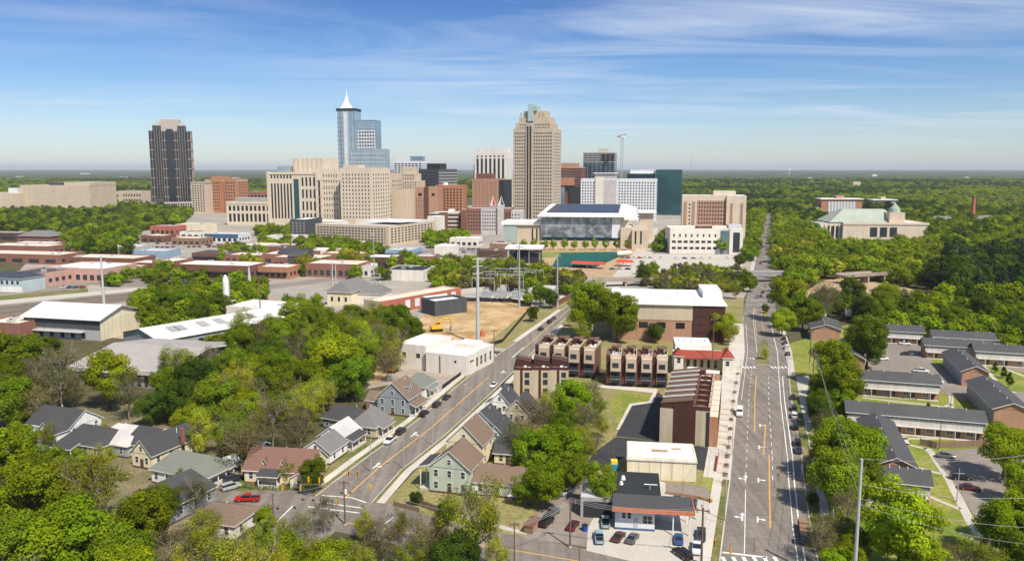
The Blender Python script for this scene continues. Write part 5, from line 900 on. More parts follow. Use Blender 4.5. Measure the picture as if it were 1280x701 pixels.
# the long terrace beside the road: seven houses in a row running away, stair houses stepping
A = W(824, 553); hd = math.atan2(1, .285); u = Vector((math.cos(hd), math.sin(hd), 0)); n = Vector((u.y, -u.x, 0))      # u away along the road, n to the road
wd_ = 15.5; L = 5.6; occupy([A - n * 2, A + n * (wd_ + 5), A + n * (wd_ + 5) + u * 44, A - n * 2 + u * 44])
names_ = ['nearest house of the long brown terrace by the road, plain tan and maroon end wall', 'second nearest house of the long brown terrace by the road', 'third nearest house of the long brown terrace by the road', 'middle house of the long brown terrace by the road', 'third farthest house of the long brown terrace by the road', 'second farthest house of the long brown terrace by the road', 'farthest house of the long brown terrace by the road, with white roof decks']
for i, lab in enumerate(names_):
    t = thing('town_house', lab, 'town house', A + u * L * i, hd - math.pi / 2, 'town houses of the brown terraces'); h = 10.0
    P = lambda name, *a: MB().box(*a[:6], M(a[6]), M(a[7]) if len(a) > 7 else None).build(name, t)
    P('wall', 0, wd_ * .86, 0, L - .02, 0, h, 'brick_tan' if i else 'siding_tan', 'roof_brown_flat'); P('road_front', wd_ * .86 + .003, wd_, .2, L - .2, 0, h * .86, 'brick_orange', 'roof_cream')
    MB().solid([(.3, .25, h + .005), (wd_ * .56, .25, h + .005), (wd_ * .56, L - .4, h + .005), (.3, L - .4, h + .005)], [(.3, .25, h + 1.2), (wd_ * .56, .25, h + 2.6), (wd_ * .56, L - .4, h + 2.6), (.3, L - .4, h + 1.2)], M('maroon_panel'), M('roof_brown_flat')).build('stair_house', t)
    MB().solid([(.1, .05, h + 1.25), (wd_ * .58, .05, h + 2.65), (wd_ * .58, .75, h + 2.65), (.1, .75, h + 1.25)], [(.1, .05, h + 1.6), (wd_ * .58, .05, h + 3.0), (wd_ * .58, .75, h + 3.0), (.1, .75, h + 1.6)], M('roof_pale' if i else 'roof_brown_flat')).build('roof_rib', t)
    mb = MB(); mb.box(wd_ * .6, wd_ * .86, .02, .3, h + .004, h + 1.1, M('maroon_panel')); mb.box(wd_ * .83, wd_ * .86, .3, L - .05, h + .004, h + 1.0, M('roof_tan')); mb.build('parapet', t); P('roof_deck', wd_ * .6, wd_ * .82, .5, L - .5, h + .005, h + .13, 'roof_cream' if i > 4 else 'roof_brown_flat'); P('planter', wd_ * .66, wd_ * .74, 1.2, 2.4, h + .135, h + .9, 'wood')
    P('stoop', wd_ + .003, wd_ + 2.6, L * .35, L * .72, 0, .7, 'concrete_pale'); P('door', wd_ - .05, wd_ + .06, L * .42, L * .62, .7, 2.9, 'wood_dark')
    for z in (5, 7.4): put('window', win_mesh(2.2, 1.5, 'glass_house', 'black_trim', mull=1), t, (wd_, L * .5, z), math.pi / 2); put('window', win_mesh(2.2, 1.5, 'glass_house', 'black_trim', mull=1), t, (0, L * .5, z - 1), -math.pi / 2)
    P('garage_door', -.08, -.003, 1.2, 4.2, 0, 2.3, 'black_wall')
    if i == 0: P('dark_panel', wd_ * .24, wd_ * .62, -.2, -.003, 0, h + 1.1, 'maroon_panel'); P('recess', wd_ * .80, wd_ * .86, -.1, -.003, 0, h - .2, 'black_wall')
    if i == 6: P('tan_tower', wd_ * .30, wd_ * .55, L - .5, L + 4, 0, h + 1.5, 'brick_tan', 'roof_white'); P('tan_tower', wd_ * .68, wd_ * .95, L + .01, L + 4, 0, h + .8, 'brick_tan', 'roof_white'); P('maroon_tower', wd_ * .56, wd_ * .675, L + .01, L + 4, 0, h + 1.6, 'maroon_panel', 'roof_brown_flat')
# white building with red tile roofs
b = Bld('corner_building', 'white corner building with red tiled roof edges and white flat roof', 'building', 842, 914, 466, 441, 24, -8, 'cream', 'roof_white', hgt=8, parapet=0, shell=False); w_ = b.w
b.part('wall', 0, w_, 3, b.d * .5, 0, 6.4, 'cream', 'roof_white'); b.part('rear_block', w_ * .05, w_ * .70, b.d * .42, b.d, 0, 8.6, 'white_wall', 'roof_white'); b.part('left_wing', 0, w_ * .16, -1.5, 2.99, 0, 7.2, 'white_wall'); b.part('right_wing', w_ * .84, w_ + .4, -1.5, 6, 0, 7.0, 'white_wall')
MB().solid([(w_ * .12, -.6, 5.8), (w_ * .90, -.6, 5.8), (w_ * .90, 3.4, 7.9), (w_ * .12, 3.4, 7.9)], [(w_ * .12, -.6, 6.05), (w_ * .90, -.6, 6.05), (w_ * .90, 3.4, 8.2), (w_ * .12, 3.4, 8.2)], M('roof_tile')).build('tile_roof', b.root)
roof_on(b.root, 0, w_ * .16, -1.5, 4, 7.2, 1.8, 'roof_tile', 'y', hip=1.2, gable=None); roof_on(b.root, w_ * .84, w_ + .4, -1.5, 6, 7.0, 2.2, 'roof_tile', 'y', hip=1.5); b.grid('front', w_ * .2, w_ * .8, 1, 5.2, 5, 1, .45, .7, off=2.99); b.one('front', w_ * .08, 5.2, 1.2, 1.8, off=-1.5, frame='siding_white'); b.one('front', w_ * .92, 4.6, 1.3, 1.8, off=-1.5, frame='siding_white')
for i in range(5): x = w_ * (.12 + .12 * i); MB().tube([(x, b.d * .7, 8.6), (x, b.d * .7, 9.3)], .25, M('steel')).build('roof_vent', b.root)
b.done()
# beige shed with stained roof; repair shop with canopy
b = Bld('shed', 'beige block shed with a stained white flat roof above the repair shop', 'shed', 783.5, 870, 597.5, 569, 11.5, -8, 'cream', 'roof_white', hgt=5.3, parapet=.25)
for k in range(5): b.part('wall_joint', b.w * (.17 + .16 * k), b.w * (.17 + .16 * k) + .1, -.06, -.003, .2, 4.7, 'siding_tan')
for x, y, a, c in ((.36, .4, 4, 2), (.66, .6, 2.4, 1.2)): MB().box(b.w * x, b.w * x + a, b.d * y, b.d * y + c, b.h + .121, b.h + .127, M('soil')).build('roof_stain', b.root)
b.part('eave', -.15, b.w + .15, -.3, b.d + .1, b.h - .5, b.h - .003, 'white_wall'); b.done()
b = Bld('repair_shop', 'car repair shop with black roof, white wall and orange roof band', 'repair shop', 768.5, 818, 661, 636, 18.5, -8, 'white_wall', shell=False, hgt=5.2); w_ = b.w
b.part('wall', 0, w_, 0, b.d, 0, 5.0, 'white_cool'); b.part('roof', -.4, w_ * 1.18, 6, b.d + .3, 5.003, 5.5, 'roof_black'); b.part('front_roof', -.6, w_ * 1.95, -1.6, 5.99, 5.003, 5.45, 'roof_dark'); b.part('roof_band', -.62, w_ * 1.96, -1.9, -1.61, 4.7, 5.6, 'orange_band'); b.part('roof_band', w_ * 1.955, w_ * 1.98, -1.6, 6, 4.7, 5.6, 'orange_band'); b.part('canopy_ceiling', w_ + .01, w_ * 1.9, -1.4, 5.9, 4.75, 5.0, 'dark_grey'); b.part('blue_base', -.05, w_ + .05, -.12, -.003, 0, .5, 'blue_dark'); b.part('back_wall', w_ + .01, w_ * 1.17, 6.2, b.d, 0, 5, 'white_cool')
for x in (w_ * 1.85, w_ * 1.45): MB().tube([(x, -1.2, 0), (x, -1.2, 4.74)], .14, M('siding_white')).build('canopy_post', b.root); MB().tube([(x, 5.4, 0), (x, 5.4, 4.74)], .14, M('siding_white')).build('canopy_post', b.root)
for x in (.22, .36): b.one('front', w_ * x, 3.2, .7, 1.2, frame='siding_white')
b.one('front', w_ * .82, 2.5, 1.9, 1.7, frame='siding_white', mull=1); b.part('door', w_ * .48, w_ * .58, -.1, -.003, .5, 2.6, 'grey_plain')
b.part('side_bay', -7.5, -.003, 5, 13, 0, 4.6, 'stone_grey', 'roof_pale'); b.part('bay_opening', -6.8, -.6, 4.85, 4.997, 0, 3.7, 'black_wall')
MB().tube([(w_ * .9, 9, 5.5), (w_ * .9, 9, 6.6)], .12, M('steel')).tube([(w_ * .75, 9.5, 6.4), (w_ * 1.1, 9.5, 6.4)], .12, M('roof_white')).build('antenna', b.root); MB().tube([(1.2, 11, 5.5), (1.2, 11, 6.2)], [.5, .3], M('roof_white')).build('roof_vent', b.root); MB().tube([(1.6, 14, 5.5), (1.6, 14, 6.3)], [.6, .35], M('roof_white')).build('roof_vent', b.root); b.done()
occupy([b.P(-8, -4), b.P(w_ * 2, -4), b.P(w_ * 2, 20), b.P(-8, 20)])
# ================================================================== HOUSES
def house(lab, px, py, rot, w_, d_, hw, rise, axis='x', hip=0.0, wall='siding_white', roof='shingle_dark', porch=None, chimney=None, wins=True, name='house', over=.5, foot='brick_dark', dormer=None, wing=None, trim='siding_white', floors=1, gabwin=True):
    A = W(px, py); r = R_(rot); t = thing(name, lab, 'house', A, r); u = Vector((math.cos(r), math.sin(r), 0)); n = Vector((-u.y, u.x, 0))
    occupy([A - u - n * 2, A + u * (w_ + 2) - n * 2, A + u * (w_ + 2) + n * (d_ + 1), A - u + n * (d_ + 1)])
    P = lambda nm, *a: MB().box(*a[:6], M(a[6])).build(nm, t)
    P('foundation', -.05, w_ + .05, -.05, d_ + .05, 0, .45, foot); P('wall', 0, w_, 0, d_, .453, hw, wall)
    ro = roof_on(t, 0, w_, 0, d_, hw, rise, roof, axis, hip, over, wall, trim=trim)
    wm = lambda a, b: win_mesh(a, b, 'glass_house', trim, mull=0)
    if wins:
        for f in range(floors):
            z = .45 + (hw - .45) * (f + .5) / floors
            k = max(2, int(w_ / 3.2))
            for i in range(k): put('window', wm(.9, 1.5), t, (w_ * (i + .5) / k, 0, z))
            k = max(2, int(d_ / 3.5))
            for i in range(k): put('window', wm(.9, 1.5), t, (w_, d_ * (i + .5) / k, z), math.pi / 2)
            for i in range(k): put('window', wm(.9, 1.5), t, (0, d_ * (i + .5) / k, z), -math.pi / 2)
        if axis == 'y' and hip == 0 and gabwin: put('window', wm(.8, 1.1), t, (w_ / 2, -.1, hw + rise * .35))
        if axis == 'x' and hip == 0 and gabwin: put('window', wm(.8, 1.1), t, (w_ + .1, d_ / 2, hw + rise * .35), math.pi / 2)
    P('door', w_ * .5 - .5, w_ * .5 + .5, -.09, -.003, .45, 2.5, 'wood_dark')
    if porch:
        side, p0, p1, dep, ph, pm = porch
        if side == 'front': x0, x1, y0, y1 = p0, p1, -dep, -.02
        elif side == 'right': x0, x1, y0, y1 = w_ + .02, w_ + dep, p0, p1
        else: x0, x1, y0, y1 = -dep, -.02, p0, p1
        P('porch_floor', x0, x1, y0, y1, 0, .5, 'concrete'); s0, s1 = ph, ph + .9
        lo = {'front': [(x0 - .3, y0 - .4, s0), (x1 + .3, y0 - .4, s0), (x1 + .3, y1, s1), (x0 - .3, y1, s1)], 'right': [(x0, y0 - .3, s1), (x1 + .4, y0 - .3, s0), (x1 + .4, y1 + .3, s0), (x0, y1 + .3, s1)], 'left': [(x0 - .4, y0 - .3, s0), (x1, y0 - .3, s1), (x1, y1 + .3, s1), (x0 - .4, y1 + .3, s0)]}[side]
        MB().solid(lo, [(a, b, c + .2) for a, b, c in lo], M(trim), M(pm)).build('porch_roof', t)
        L = (x1 - x0) if side == 'front' else (y1 - y0); k = max(2, int(L / 2.6) + 1)
        for i in range(k):
            q = i / (k - 1)
            x, y = {'front': (x0 + .15 + (x1 - x0 - .3) * q, y0 + .15), 'right': (x1 - .15, y0 + .15 + (y1 - y0 - .3) * q), 'left': (x0 + .15, y0 + .15 + (y1 - y0 - .3) * q)}[side]
            P('porch_post', x - .09, x + .09, y - .09, y + .09, .503, s0 + .02, trim)
    if chimney: x, y, c = chimney; P('chimney', x, x + .8, y, y + .8, hw + .1, hw + rise + .9, c)
    if dormer:
        for fx in dormer:                                       # small gable on the front or right slope
            if axis == 'x': x = w_ * fx; mb = MB(); mb.solid([(x - 1.3, d_ * .10, hw + .1), (x + 1.3, d_ * .10, hw + .1), (x, d_ * .10, hw + rise * .62)], [(x - 1.3, d_ * .45, hw + .1), (x + 1.3, d_ * .45, hw + .1), (x, d_ * .45, hw + rise * .62)], M(wall)); mb.build('dormer', t); roof_on(t, x - 1.3, x + 1.3, d_ * .08, d_ * .46, hw + .12, rise * .62, roof, 'y', 0, .3, None, .16, 'dormer_roof', trim)
            else:
                y = d_ * fx; x0, x1 = w_ * .62, w_ * .86; P('dormer', x0, x1, y - 1.6, y + 1.6, hw + .2, hw + rise * .62, wall); roof_on(t, x0 - .2, x1 + .1, y - 1.6, y + 1.6, hw + rise * .625, rise * .25, roof, 'x', 0, .25, wall, .14, 'dormer_roof', trim)
                for q in (-.8, .8): put('window', wm(.8, 1.1), t, (x1, y + q, hw + rise * .42), math.pi / 2)
    if wing:
        for (x0, x1, y0, y1, h2, r2, ax, m2) in wing:
            P('wing', x0, x1, y0, y1, .2, h2, wall); roof_on(t, x0, x1, y0, y1, h2, r2, m2 or roof, ax, 0, .4, wall, .2, 'wing_roof', trim)
            if ax == 'y': put('window', wm(.9, 1.4), t, ((x0 + x1) / 2, y0, h2 * .55))
    pipes = random.Random(int(px * 7 + py)); x = w_ * pipes.uniform(.3, .7); y = d_ * pipes.uniform(.55, .75); MB().tube([(x, y, hw + .1), (x, y, hw + rise + .15)], .09, M('roof_white'), 6).build('vent_pipe', t)
    return t
G = -14
house('large slate grey gabled house with brown roof, dormer and white porch on the side street', 472, 517, -18, 10.5, 9.5, 5.6, 4.6, 'y', wall='siding_grey', roof='shingle_brown', porch=('right', .5, 9, 2.2, 3.1, 'shingle_brown'), dormer=(.55,), floors=2, wing=[(-5, -.02, 2, 8.5, 3.4, 2.2, 'x', None)])
house('white house with a green-grey hipped roof behind the slate grey house', 505, 497, -18, 7.5, 9, 4.4, 3.2, 'x', 3, 'siding_white', 'shingle_green', porch=('right', 1, 8, 1.6, 3, 'shingle_green'))
house('small house with purple-grey hipped roof and tan brick porch', 438, 545, -18, 8, 9.5, 3.6, 3.6, 'y', 3, 'siding_tan', 'shingle_grey', porch=('right', 1, 8, 1.8, 2.8, 'shingle_grey'), chimney=(2, 6, 'brick_red'))
house('small house with mottled pale green tin roof and dark porch', 398, 560, -18, 8, 9, 3.4, 3.0, 'y', 0, 'siding_white', 'roof_pale', porch=('right', .5, 8, 2.2, 2.7, 'shingle_dark'))
house('low dark-roofed house with black and grey patched roof behind the tin-roofed one', 404, 534, G - 14, 10, 10, 3.2, 2.6, 'x', 2, 'siding_grey', 'shingle_dark')
house('cream bungalow with red-brown roof, twin gables and a dark porch roof', 306, 603, -8, 17, 10, 3.5, 3.8, 'x', 0, 'siding_cream', 'shingle_red', porch=('front', 4.5, 9.5, 2.6, 2.8, 'shingle_dark'), dormer=(.28, .56), foot='brick_red', wing=[(12.5, 17, -2.2, -.02, 2.8, 1.2, 'y', None)])
house('grey-roofed white house just behind the red-brown bungalow', 378, 577, -16, 8, 9, 3.3, 2.8, 'y', 0, 'siding_white', 'shingle_grey')
house('small white garage in the yard behind the slate grey house', 398, 499, G - 8, 5.5, 8, 2.8, 1.8, 'y', 0, 'siding_white', 'shingle_grey', name='garage', wins=False)
house('white gabled house with dark roof and light metal porch roof at far left', 36, 551, -20, 15, 11, 5.2, 3.6, 'x', 0, 'siding_white', 'shingle_dark', porch=('front', 1, 8, 3.2, 3, 'metal_white'), wing=[(9, 15, -4.5, -.02, 5.2, 2.8, 'y', None)], floors=2, gabwin=False)
house('low house with dark hipped roof and front porch beside the white gabled house', 76, 566, -20, 14, 11, 3.4, 3.2, 'x', 3, 'siding_tan', 'shingle_dark', porch=('front', .5, 7, 3, 2.7, 'shingle_dark'))
house('low house with a pale grey-green roof between two dark roofs', 116, 566, -20, 12, 14, 3.4, 2.8, 'x', 2.5, 'siding_grey', 'roof_tin')
house('cream gabled house with charcoal roof and brick chimney', 166, 583, -22, 6.5, 17, 4.0, 3.4, 'y', 0, 'siding_cream', 'shingle_dark', chimney=(7.2, 9, 'brick_red'), wing=[(-8, -.02, 5, 16, 3.6, 3.0, 'x', None)])
house('white house with mossy green-grey roof and a long windowed porch', 190, 603, -24, 13, 12, 3.6, 3.0, 'x', 2.5, 'siding_white', 'shingle_green', porch=('right', .5, 11, 2.6, 2.8, 'shingle_green'))
house('tiny white garden shed on the bright lawn by the silver car', 268, 590, -30, 3.2, 5, 2.3, 1.2, 'y', 0, 'siding_white', 'roof_white', name='garden_shed', wins=False)
house('dark teal shed behind the red-brown bungalow', 298, 571, -10, 6, 5, 2.4, 1.2, 'x', 0, 'blue_dark', 'roof_dark', name='garden_shed', wins=False)
house('dark charcoal roof half hidden in foreground trees, left', 152, 652, -24, 11, 16, 4, 3.6, 'y', 2, 'siding_grey', 'shingle_dark')
house('brown-roofed house half hidden in foreground trees near the bottom left', 236, 668, -16, 11, 9, 3.5, 2.0, 'x', 3.5, 'siding_white', 'shingle_brown')
house('small white house with grey roof behind the tan-roofed warehouse trees', 186, 506, -20, 6, 7, 3.2, 2, 'y', 0, 'siding_white', 'roof_pale')
house('pale grey metal-roofed house deep in the trees above the small garage', 298, 464, -20, 12, 9, 3.5, 2.2, 'x', 0, 'siding_white', 'roof_pale')
house('small grey house in the trees below the grey hipped hall', 408, 424, -20, 8, 9, 3.2, 2.2, 'x', 0, 'siding_white', 'shingle_grey')
house('pale green house with tan roof, blue porch roof and white balconies at the corner', 537, 614, -16, 10, 9.6, 6.3, 4.0, 'y', 0, 'sage', 'shingle_brown', porch=('left', .4, 8, 2.6, 5.6, 'shingle_dark'), floors=2)
house('yellow gabled house with tan roof right behind the pale green house', 558, 581, -16, 9.6, 9.5, 6.4, 4.6, 'y', 0, 'siding_cream', 'shingle_brown', floors=2)
house('pale blue house with white gable and dark roof behind the yellow house', 604, 568, -16, 7, 9, 4.6, 3.6, 'y', 0, 'pale_blue', 'shingle_dark', floors=2)
house('narrow house with dark roof between the yellow house and the street', 584, 549, -18, 8, 8, 5.0, 3.4, 'y', 0, 'siding_white', 'shingle_dark', floors=2)
house('white gabled cottage with dark roof near the short terrace', 613, 518, -16, 6, 9, 4.2, 3.2, 'y', 0, 'siding_white', 'shingle_dark', porch=('left', 1, 6, 1.8, 3, 'shingle_dark'))
house('tan house with a dark brown roof beside the white gabled cottage', 632, 530, -16, 7, 10, 4.4, 3.4, 'y', 0, 'siding_tan', 'shingle_dark')
house('long low brown-roofed house right of the pale green house', 590, 618, -14, 12, 9, 3.4, 2.6, 'x', 0, 'siding_white', 'shingle_brown')
house('small dark-roofed cottage under the trees right of the pale blue house', 618, 580, -12, 7, 9, 3.2, 2.6, 'x', 0, 'siding_cream', 'shingle_dark')
# ================================================================== APARTMENTS ON THE RIGHT
def apartments(lab, px, py, rot, w_, d_, axis='x', hw=5.4, rise=1.9, front='brick_tan', band=True, group='dark roofed apartment blocks'):
    A = W(px, py); r = R_(rot); t = thing('apartment_block', lab, 'apartment block', A, r, group); u = Vector((math.cos(r), math.sin(r), 0)); n = Vector((-u.y, u.x, 0))
    occupy([A - u - n * 2.5, A + u * (w_ + 1) - n * 2.5, A + u * (w_ + 1) + n * (d_ + 1), A - u + n * (d_ + 1)])
    P = lambda nm, *a: MB().box(*a[:6], M(a[6])).build(nm, t)
    P('wall', 0, w_, 0, d_, 0, hw, front); roof_on(t, 0, w_, 0, d_, hw, rise, 'roof_dark', axis, 0, .7, 'brick_tan' if axis == 'y' else 'grey_wall', .2)
    if axis == 'x':
        if band: P('white_band', -.04, w_ + .04, -.12, -.003, hw * .50, hw * .80, 'band_cream'); P('upper_strip', .2, w_ - .2, -.10, -.003, hw * .803, hw * .99, 'siding_grey')
        P('porch_canopy', .4, w_ - .4, -1.5, -.123, hw * .46, hw * .495, 'band_cream'); P('porch_slab', .4, w_ - .4, -1.7, -.1, 0, .15, 'concrete'); k = max(3, int(w_ / 5))
        for i in range(k):
            c = w_ * (i + .5) / k; P('door', c + .5, c + 1.5, -.08, -.003, .15, 2.2, 'wood_dark'); put('window', win_mesh(1.7, 1.1, 'glass_house', 'siding_white', mull=1), t, (c - 1.1, 0, 1.5)); put('window', win_mesh(2.4, .62, 'glass_house', 'siding_white', mull=1), t, (c - .3, -.10, hw * .89)); P('porch_post', c - .06, c + .06, -1.46, -1.34, .153, hw * .458, 'siding_white')
    else:
        P('side_panel', -.05, -.003, .3, d_ - .3, .2, hw, 'siding_grey'); P('side_panel', w_ + .003, w_ + .05, .3, d_ - .3, .2, hw, 'siding_white'); k = max(3, int(d_ / 4.5))  # left siding greyer than the right: the shaded side put into colour
        for i in range(k):
            c = d_ * (i + .5) / k
            for z in (1.5, 4.1): put('window', win_mesh(1.6, 1.1, 'glass_house', 'siding_white', mull=1), t, (-.05, c, z), -math.pi / 2); put('window', win_mesh(1.6, 1.1, 'glass_house', 'siding_white', mull=1), t, (w_ + .05, c, z), math.pi / 2)
    rn = random.Random(int(px))
    for i in range(4):
        q = (i + .5) / 4 + rn.uniform(-.08, .08); x, y = (w_ * q, d_ * .45) if axis == 'x' else (w_ * .45, d_ * q); MB().tube([(x, y, hw + rise * .6), (x, y, hw + rise + .55)], .12, M('roof_white'), 6).build('vent_pipe', t)
    return t
apartments('long two-storey apartment block with white band and porches, lowest of the front-facing blocks', 1058.5, 536, -17, 35.5, 9)
apartments('apartment block with maroon shrubs before its brick porch front', 1076.5, 493, -17, 23.5, 10)
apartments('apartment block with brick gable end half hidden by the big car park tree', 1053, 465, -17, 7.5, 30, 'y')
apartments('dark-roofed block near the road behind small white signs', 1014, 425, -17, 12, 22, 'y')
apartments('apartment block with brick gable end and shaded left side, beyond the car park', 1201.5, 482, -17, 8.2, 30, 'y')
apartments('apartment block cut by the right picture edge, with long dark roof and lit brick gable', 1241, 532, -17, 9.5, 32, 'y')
apartments('rear apartment block with a plain white upper wall under the wood edge', 1166, 436, -17, 27, 9)
apartments('short apartment block joining the rear block to the brick gable block', 1156, 447, -17, 24, 9)
apartments('small apartment block at right with pale brick front, near the maroon bush', 1219, 455, -17, 19, 10)
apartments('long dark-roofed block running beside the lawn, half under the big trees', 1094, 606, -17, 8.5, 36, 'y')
apartments('low dark-roofed block at front of the lawn, mostly behind tree crowns', 1100, 628, -17, 10, 8)
apartments('small white-walled block with dark roof among trees behind the car park', 1106, 428, -17, 15, 9)
# ================================================================== POLES, WIRES, SIGNALS
def pole(name, lab, cat, px, yb, yt, r0, r1, m, arms=(), rot=0.0, k=8, group=None, hgt=None):
    A = W(px, yb); h = hgt or z_at(A, yt); t = thing(name, lab, cat, A, rot, group); MB().tube([(0, 0, 0), (0, 0, h * .5), (0, 0, h)], [r0, (r0 + r1) / 2, r1], M(m), k).build('shaft', t)
    MB().tube([(0, 0, 0), (0, 0, .35)], r0 * 1.6, M('concrete'), 10).build('foot', t)
    for z, L in arms:
        mb = MB(); mb.tube([(-L, 0, z * h), (L, 0, z * h)], .12 if r0 < .3 else .2, M(m), 6); mb.build('crossarm', t)
        for s in (-.9, .9): MB().tube([(L * s, 0, z * h - .5), (L * s, 0, z * h + .35)], .13, M('rust_red' if m == 'wood_pole' else 'steel'), 6).build('insulator', t)
    return A + Vector((0, 0, h)), t
TOP = {}
TOP['big'], _ = pole('transmission_pole', 'huge pale steel transmission pole at the dirt lot edge', 'power pole', 597.5, 430, 322, .95, .5, 'steel_pale', ((.985, 2.6), (.90, 2.6), (.82, 2.6)), R_(40), 12)
TOP['b2'], _ = pole('transmission_pole', 'tall grey steel pole in front of the stage pavilion', 'power pole', 649, 384, 306, .6, .3, 'steel', ((.97, 2),), R_(20), 10)
TOP['b3'], _ = pole('transmission_pole', 'tall grey steel pole right of the substation', 'power pole', 696.5, 384, 318, .6, .3, 'steel', ((.97, 2),), R_(20), 10)
TOP['b4'], _ = pole('transmission_pole', 'tall steel pole by the railway behind the rail warehouse', 'power pole', 131, 392, 320, .8, .4, 'steel_pale', ((.98, 2.2), (.90, 2.2)), R_(20), 10)
TOP['w1'], _ = pole('utility_pole', 'brown timber pole beside the white factory block', 'power pole', 326, 403, 345, .35, .24, 'wood_pole', ((.96, 1.3),), R_(20))
TOP['w2'], _ = pole('utility_pole', 'thin grey pole rising behind the orange shed', 'power pole', 468, 366, 290, .3, .2, 'steel', ((.97, 1.2),), R_(20))
TOP['w3'], _ = pole('utility_pole', 'left one of two pale poles behind the hipped hall', 'power pole', 416, 357, 328, .4, .25, 'steel_pale')
TOP['w4'], _ = pole('utility_pole', 'right one of two pale poles behind the hipped hall', 'power pole', 420, 356, 331, .4, .25, 'steel_pale')
TOP['w5'], _ = pole('utility_pole', 'dark timber pole at the crossing by the grass bank', 'power pole', 617.5, 443, 412, .2, .14, 'wood_pole', ((.95, 1.1),))
TOP['n1'], _ = pole('transmission_pole', 'tall white steel pole in the right foreground, nearest of all poles', 'power pole', 1066.5, 742, 573, .36, .24, 'steel_pale', (), 0, 12)
TOP['n2'], _ = pole('utility_pole', 'short grey pole on the lawn left of the tall white pole', 'power pole', 1039, 684, 636, .16, .11, 'steel')
TOP['n3'], _ = pole('utility_pole', 'stout dark timber pole beside the black cars at the shop corner', 'power pole', 876.5, 706, 634, .24, .17, 'wood_pole', ((.95, 1.2),), R_(-17))
TOP['n4'], _ = pole('utility_pole', 'timber pole with lamp on the kerb left of the repair shop', 'power pole', 712.5, 684, 622, .2, .14, 'wood_pole', ((.94, 1.1),), R_(-10))
TOP['n5'], _ = pole('utility_pole', 'thin dark pole at bottom left of the repair shop street', 'power pole', 643, 706, 652, .16, .11, 'wood_pole', ((.95, .9),))
TOP['n6'], _ = pole('utility_pole', 'short dark pole at the bottom edge below the pale blue pickup', 'power pole', 724, 712, 682, .12, .09, 'wood_pole')
TOP['n7'], _ = pole('utility_pole', 'timber pole with white transformer at the signal crossing', 'power pole', 431.5, 656, 600, .2, .14, 'wood_pole', ((.95, 1.1),))
TOP['n8'], _ = pole('utility_pole', 'timber pole at the hedge below the red pickup', 'power pole', 342, 650, 616, .17, .12, 'wood_pole')
TOP['m1'], _ = pole('utility_pole', 'grey pole on the grass between the two front apartment blocks', 'power pole', 1188, 512, 490, .14, .1, 'steel')
TOP['m2'], _ = pole('utility_pole', 'thin pole in the upper apartment car park', 'power pole', 1110, 469, 446, .12, .08, 'steel')
TOP['m3'], _ = pole('utility_pole', 'thin pole beside the lower apartment car park', 'power pole', 1196, 627, 585, .13, .09, 'steel')
TOP['m4'], _ = pole('utility_pole', 'thin dark pole before the long apartment block', 'power pole', 1174, 562, 527, .14, .1, 'wood_pole')
TOP['m5'], _ = pole('utility_pole', 'tall thin pole before the maroon bay of the big hall', 'power pole', 890, 470, 396, .2, .12, 'wood_pole', ((.96, 1.1),))
TOP['m6'], _ = pole('utility_pole', 'timber pole under the tree by the leaning road cars', 'power pole', 1012, 454, 412, .22, .14, 'wood_pole', ((.95, 1.2),))
TOP['m7'], _ = pole('utility_pole', 'grey pole among trees above the long apartment block', 'power pole', 1015, 495, 440, .2, .13, 'wood_pole', ((.95, 1.2),))
TOP['m8'], _ = pole('utility_pole', 'thin pole in the yard left of the beige shed', 'power pole', 766, 578, 545, .14, .1, 'wood_pole')
# street lamps: one built, the others copied
t0 = thing('street_lamp', 'first', 'street lamp', W(505, 586), R_(150), 'street lamps of the side street'); MB().tube([(0, 0, 0), (0, 0, 8.6)], [.13, .08], M('steel')).build('shaft', t0); MB().tube([(0, 0, 8.5), (0, .9, 8.95), (0, 2.1, 9.0)], .05, M('steel')).build('arm', t0); MB().box(-.16, .16, 1.9, 2.6, 8.92, 9.05, M('steel_pale')).build('lamp_head', t0); kids(t0)
lamps = [(505, 586, 150, 'street lamp by the pavement in front of the pale green house'), (540.5, 556, 150, 'street lamp by the kerb beside the yellow house'), (586, 513, 150, 'street lamp by the kerb left of the white gabled cottage'), (464, 590, -30, 'street lamp on the left kerb near the crossing'), (621, 480, 150, 'street lamp beside the white car on the side street'), (700, 402, 150, 'street lamp at the upper end of the side street'),
         (915, 569, 73, 'street lamp on the paved strip by the long terrace'), (925, 478, 73, 'street lamp beside the white corner building pavement'), (929, 408, 73, 'street lamp on the road kerb left of the planted island'), (1001.5, 601, -107, 'street lamp under the trees on the right kerb of the road'), (984, 470, -107, 'street lamp beside the parked cars on the right kerb'), (906, 651, 73, 'street lamp on the kerb right of the repair shop')]
for i, (px, py, a, lab) in enumerate(lamps):
    if i == 0: t0['label'] = lab; continue
    dup(t0, W(px, py), R_(a - 90) if i > 5 else R_(a), lab)
def wire(lab, a, b, sag=1.2, r=.035, name='power_line'):
    pts = [a.lerp(b, q) - Vector((0, 0, 4 * sag * q * (1 - q))) for q in np.linspace(0, 1, 13)]; c = (a + b) / 2
    mb = MB(); mb.tube(pts, r, M('wire'), 4); o = mb.build(name); tag(o, lab, 'power line', 'overhead power lines')
V3 = lambda px, py, z: W(px, py, z)
n1 = TOP['n1']
for i, (dz, q) in enumerate(((0, (1330, 720)), (4.6, (1330, 760)), (7.2, (1330, 790)), (8.2, (1330, 812)))):
    e = W(*q); e.z = n1.z - dz; wire(['topmost wire running right from the tall white pole', 'second wire from top right of the tall white pole', 'third wire down right of the tall white pole', 'lowest wire right of the tall white pole'][i], n1 - Vector((0, 0, dz)), e, 1.5)
far_ = TOP['m7']
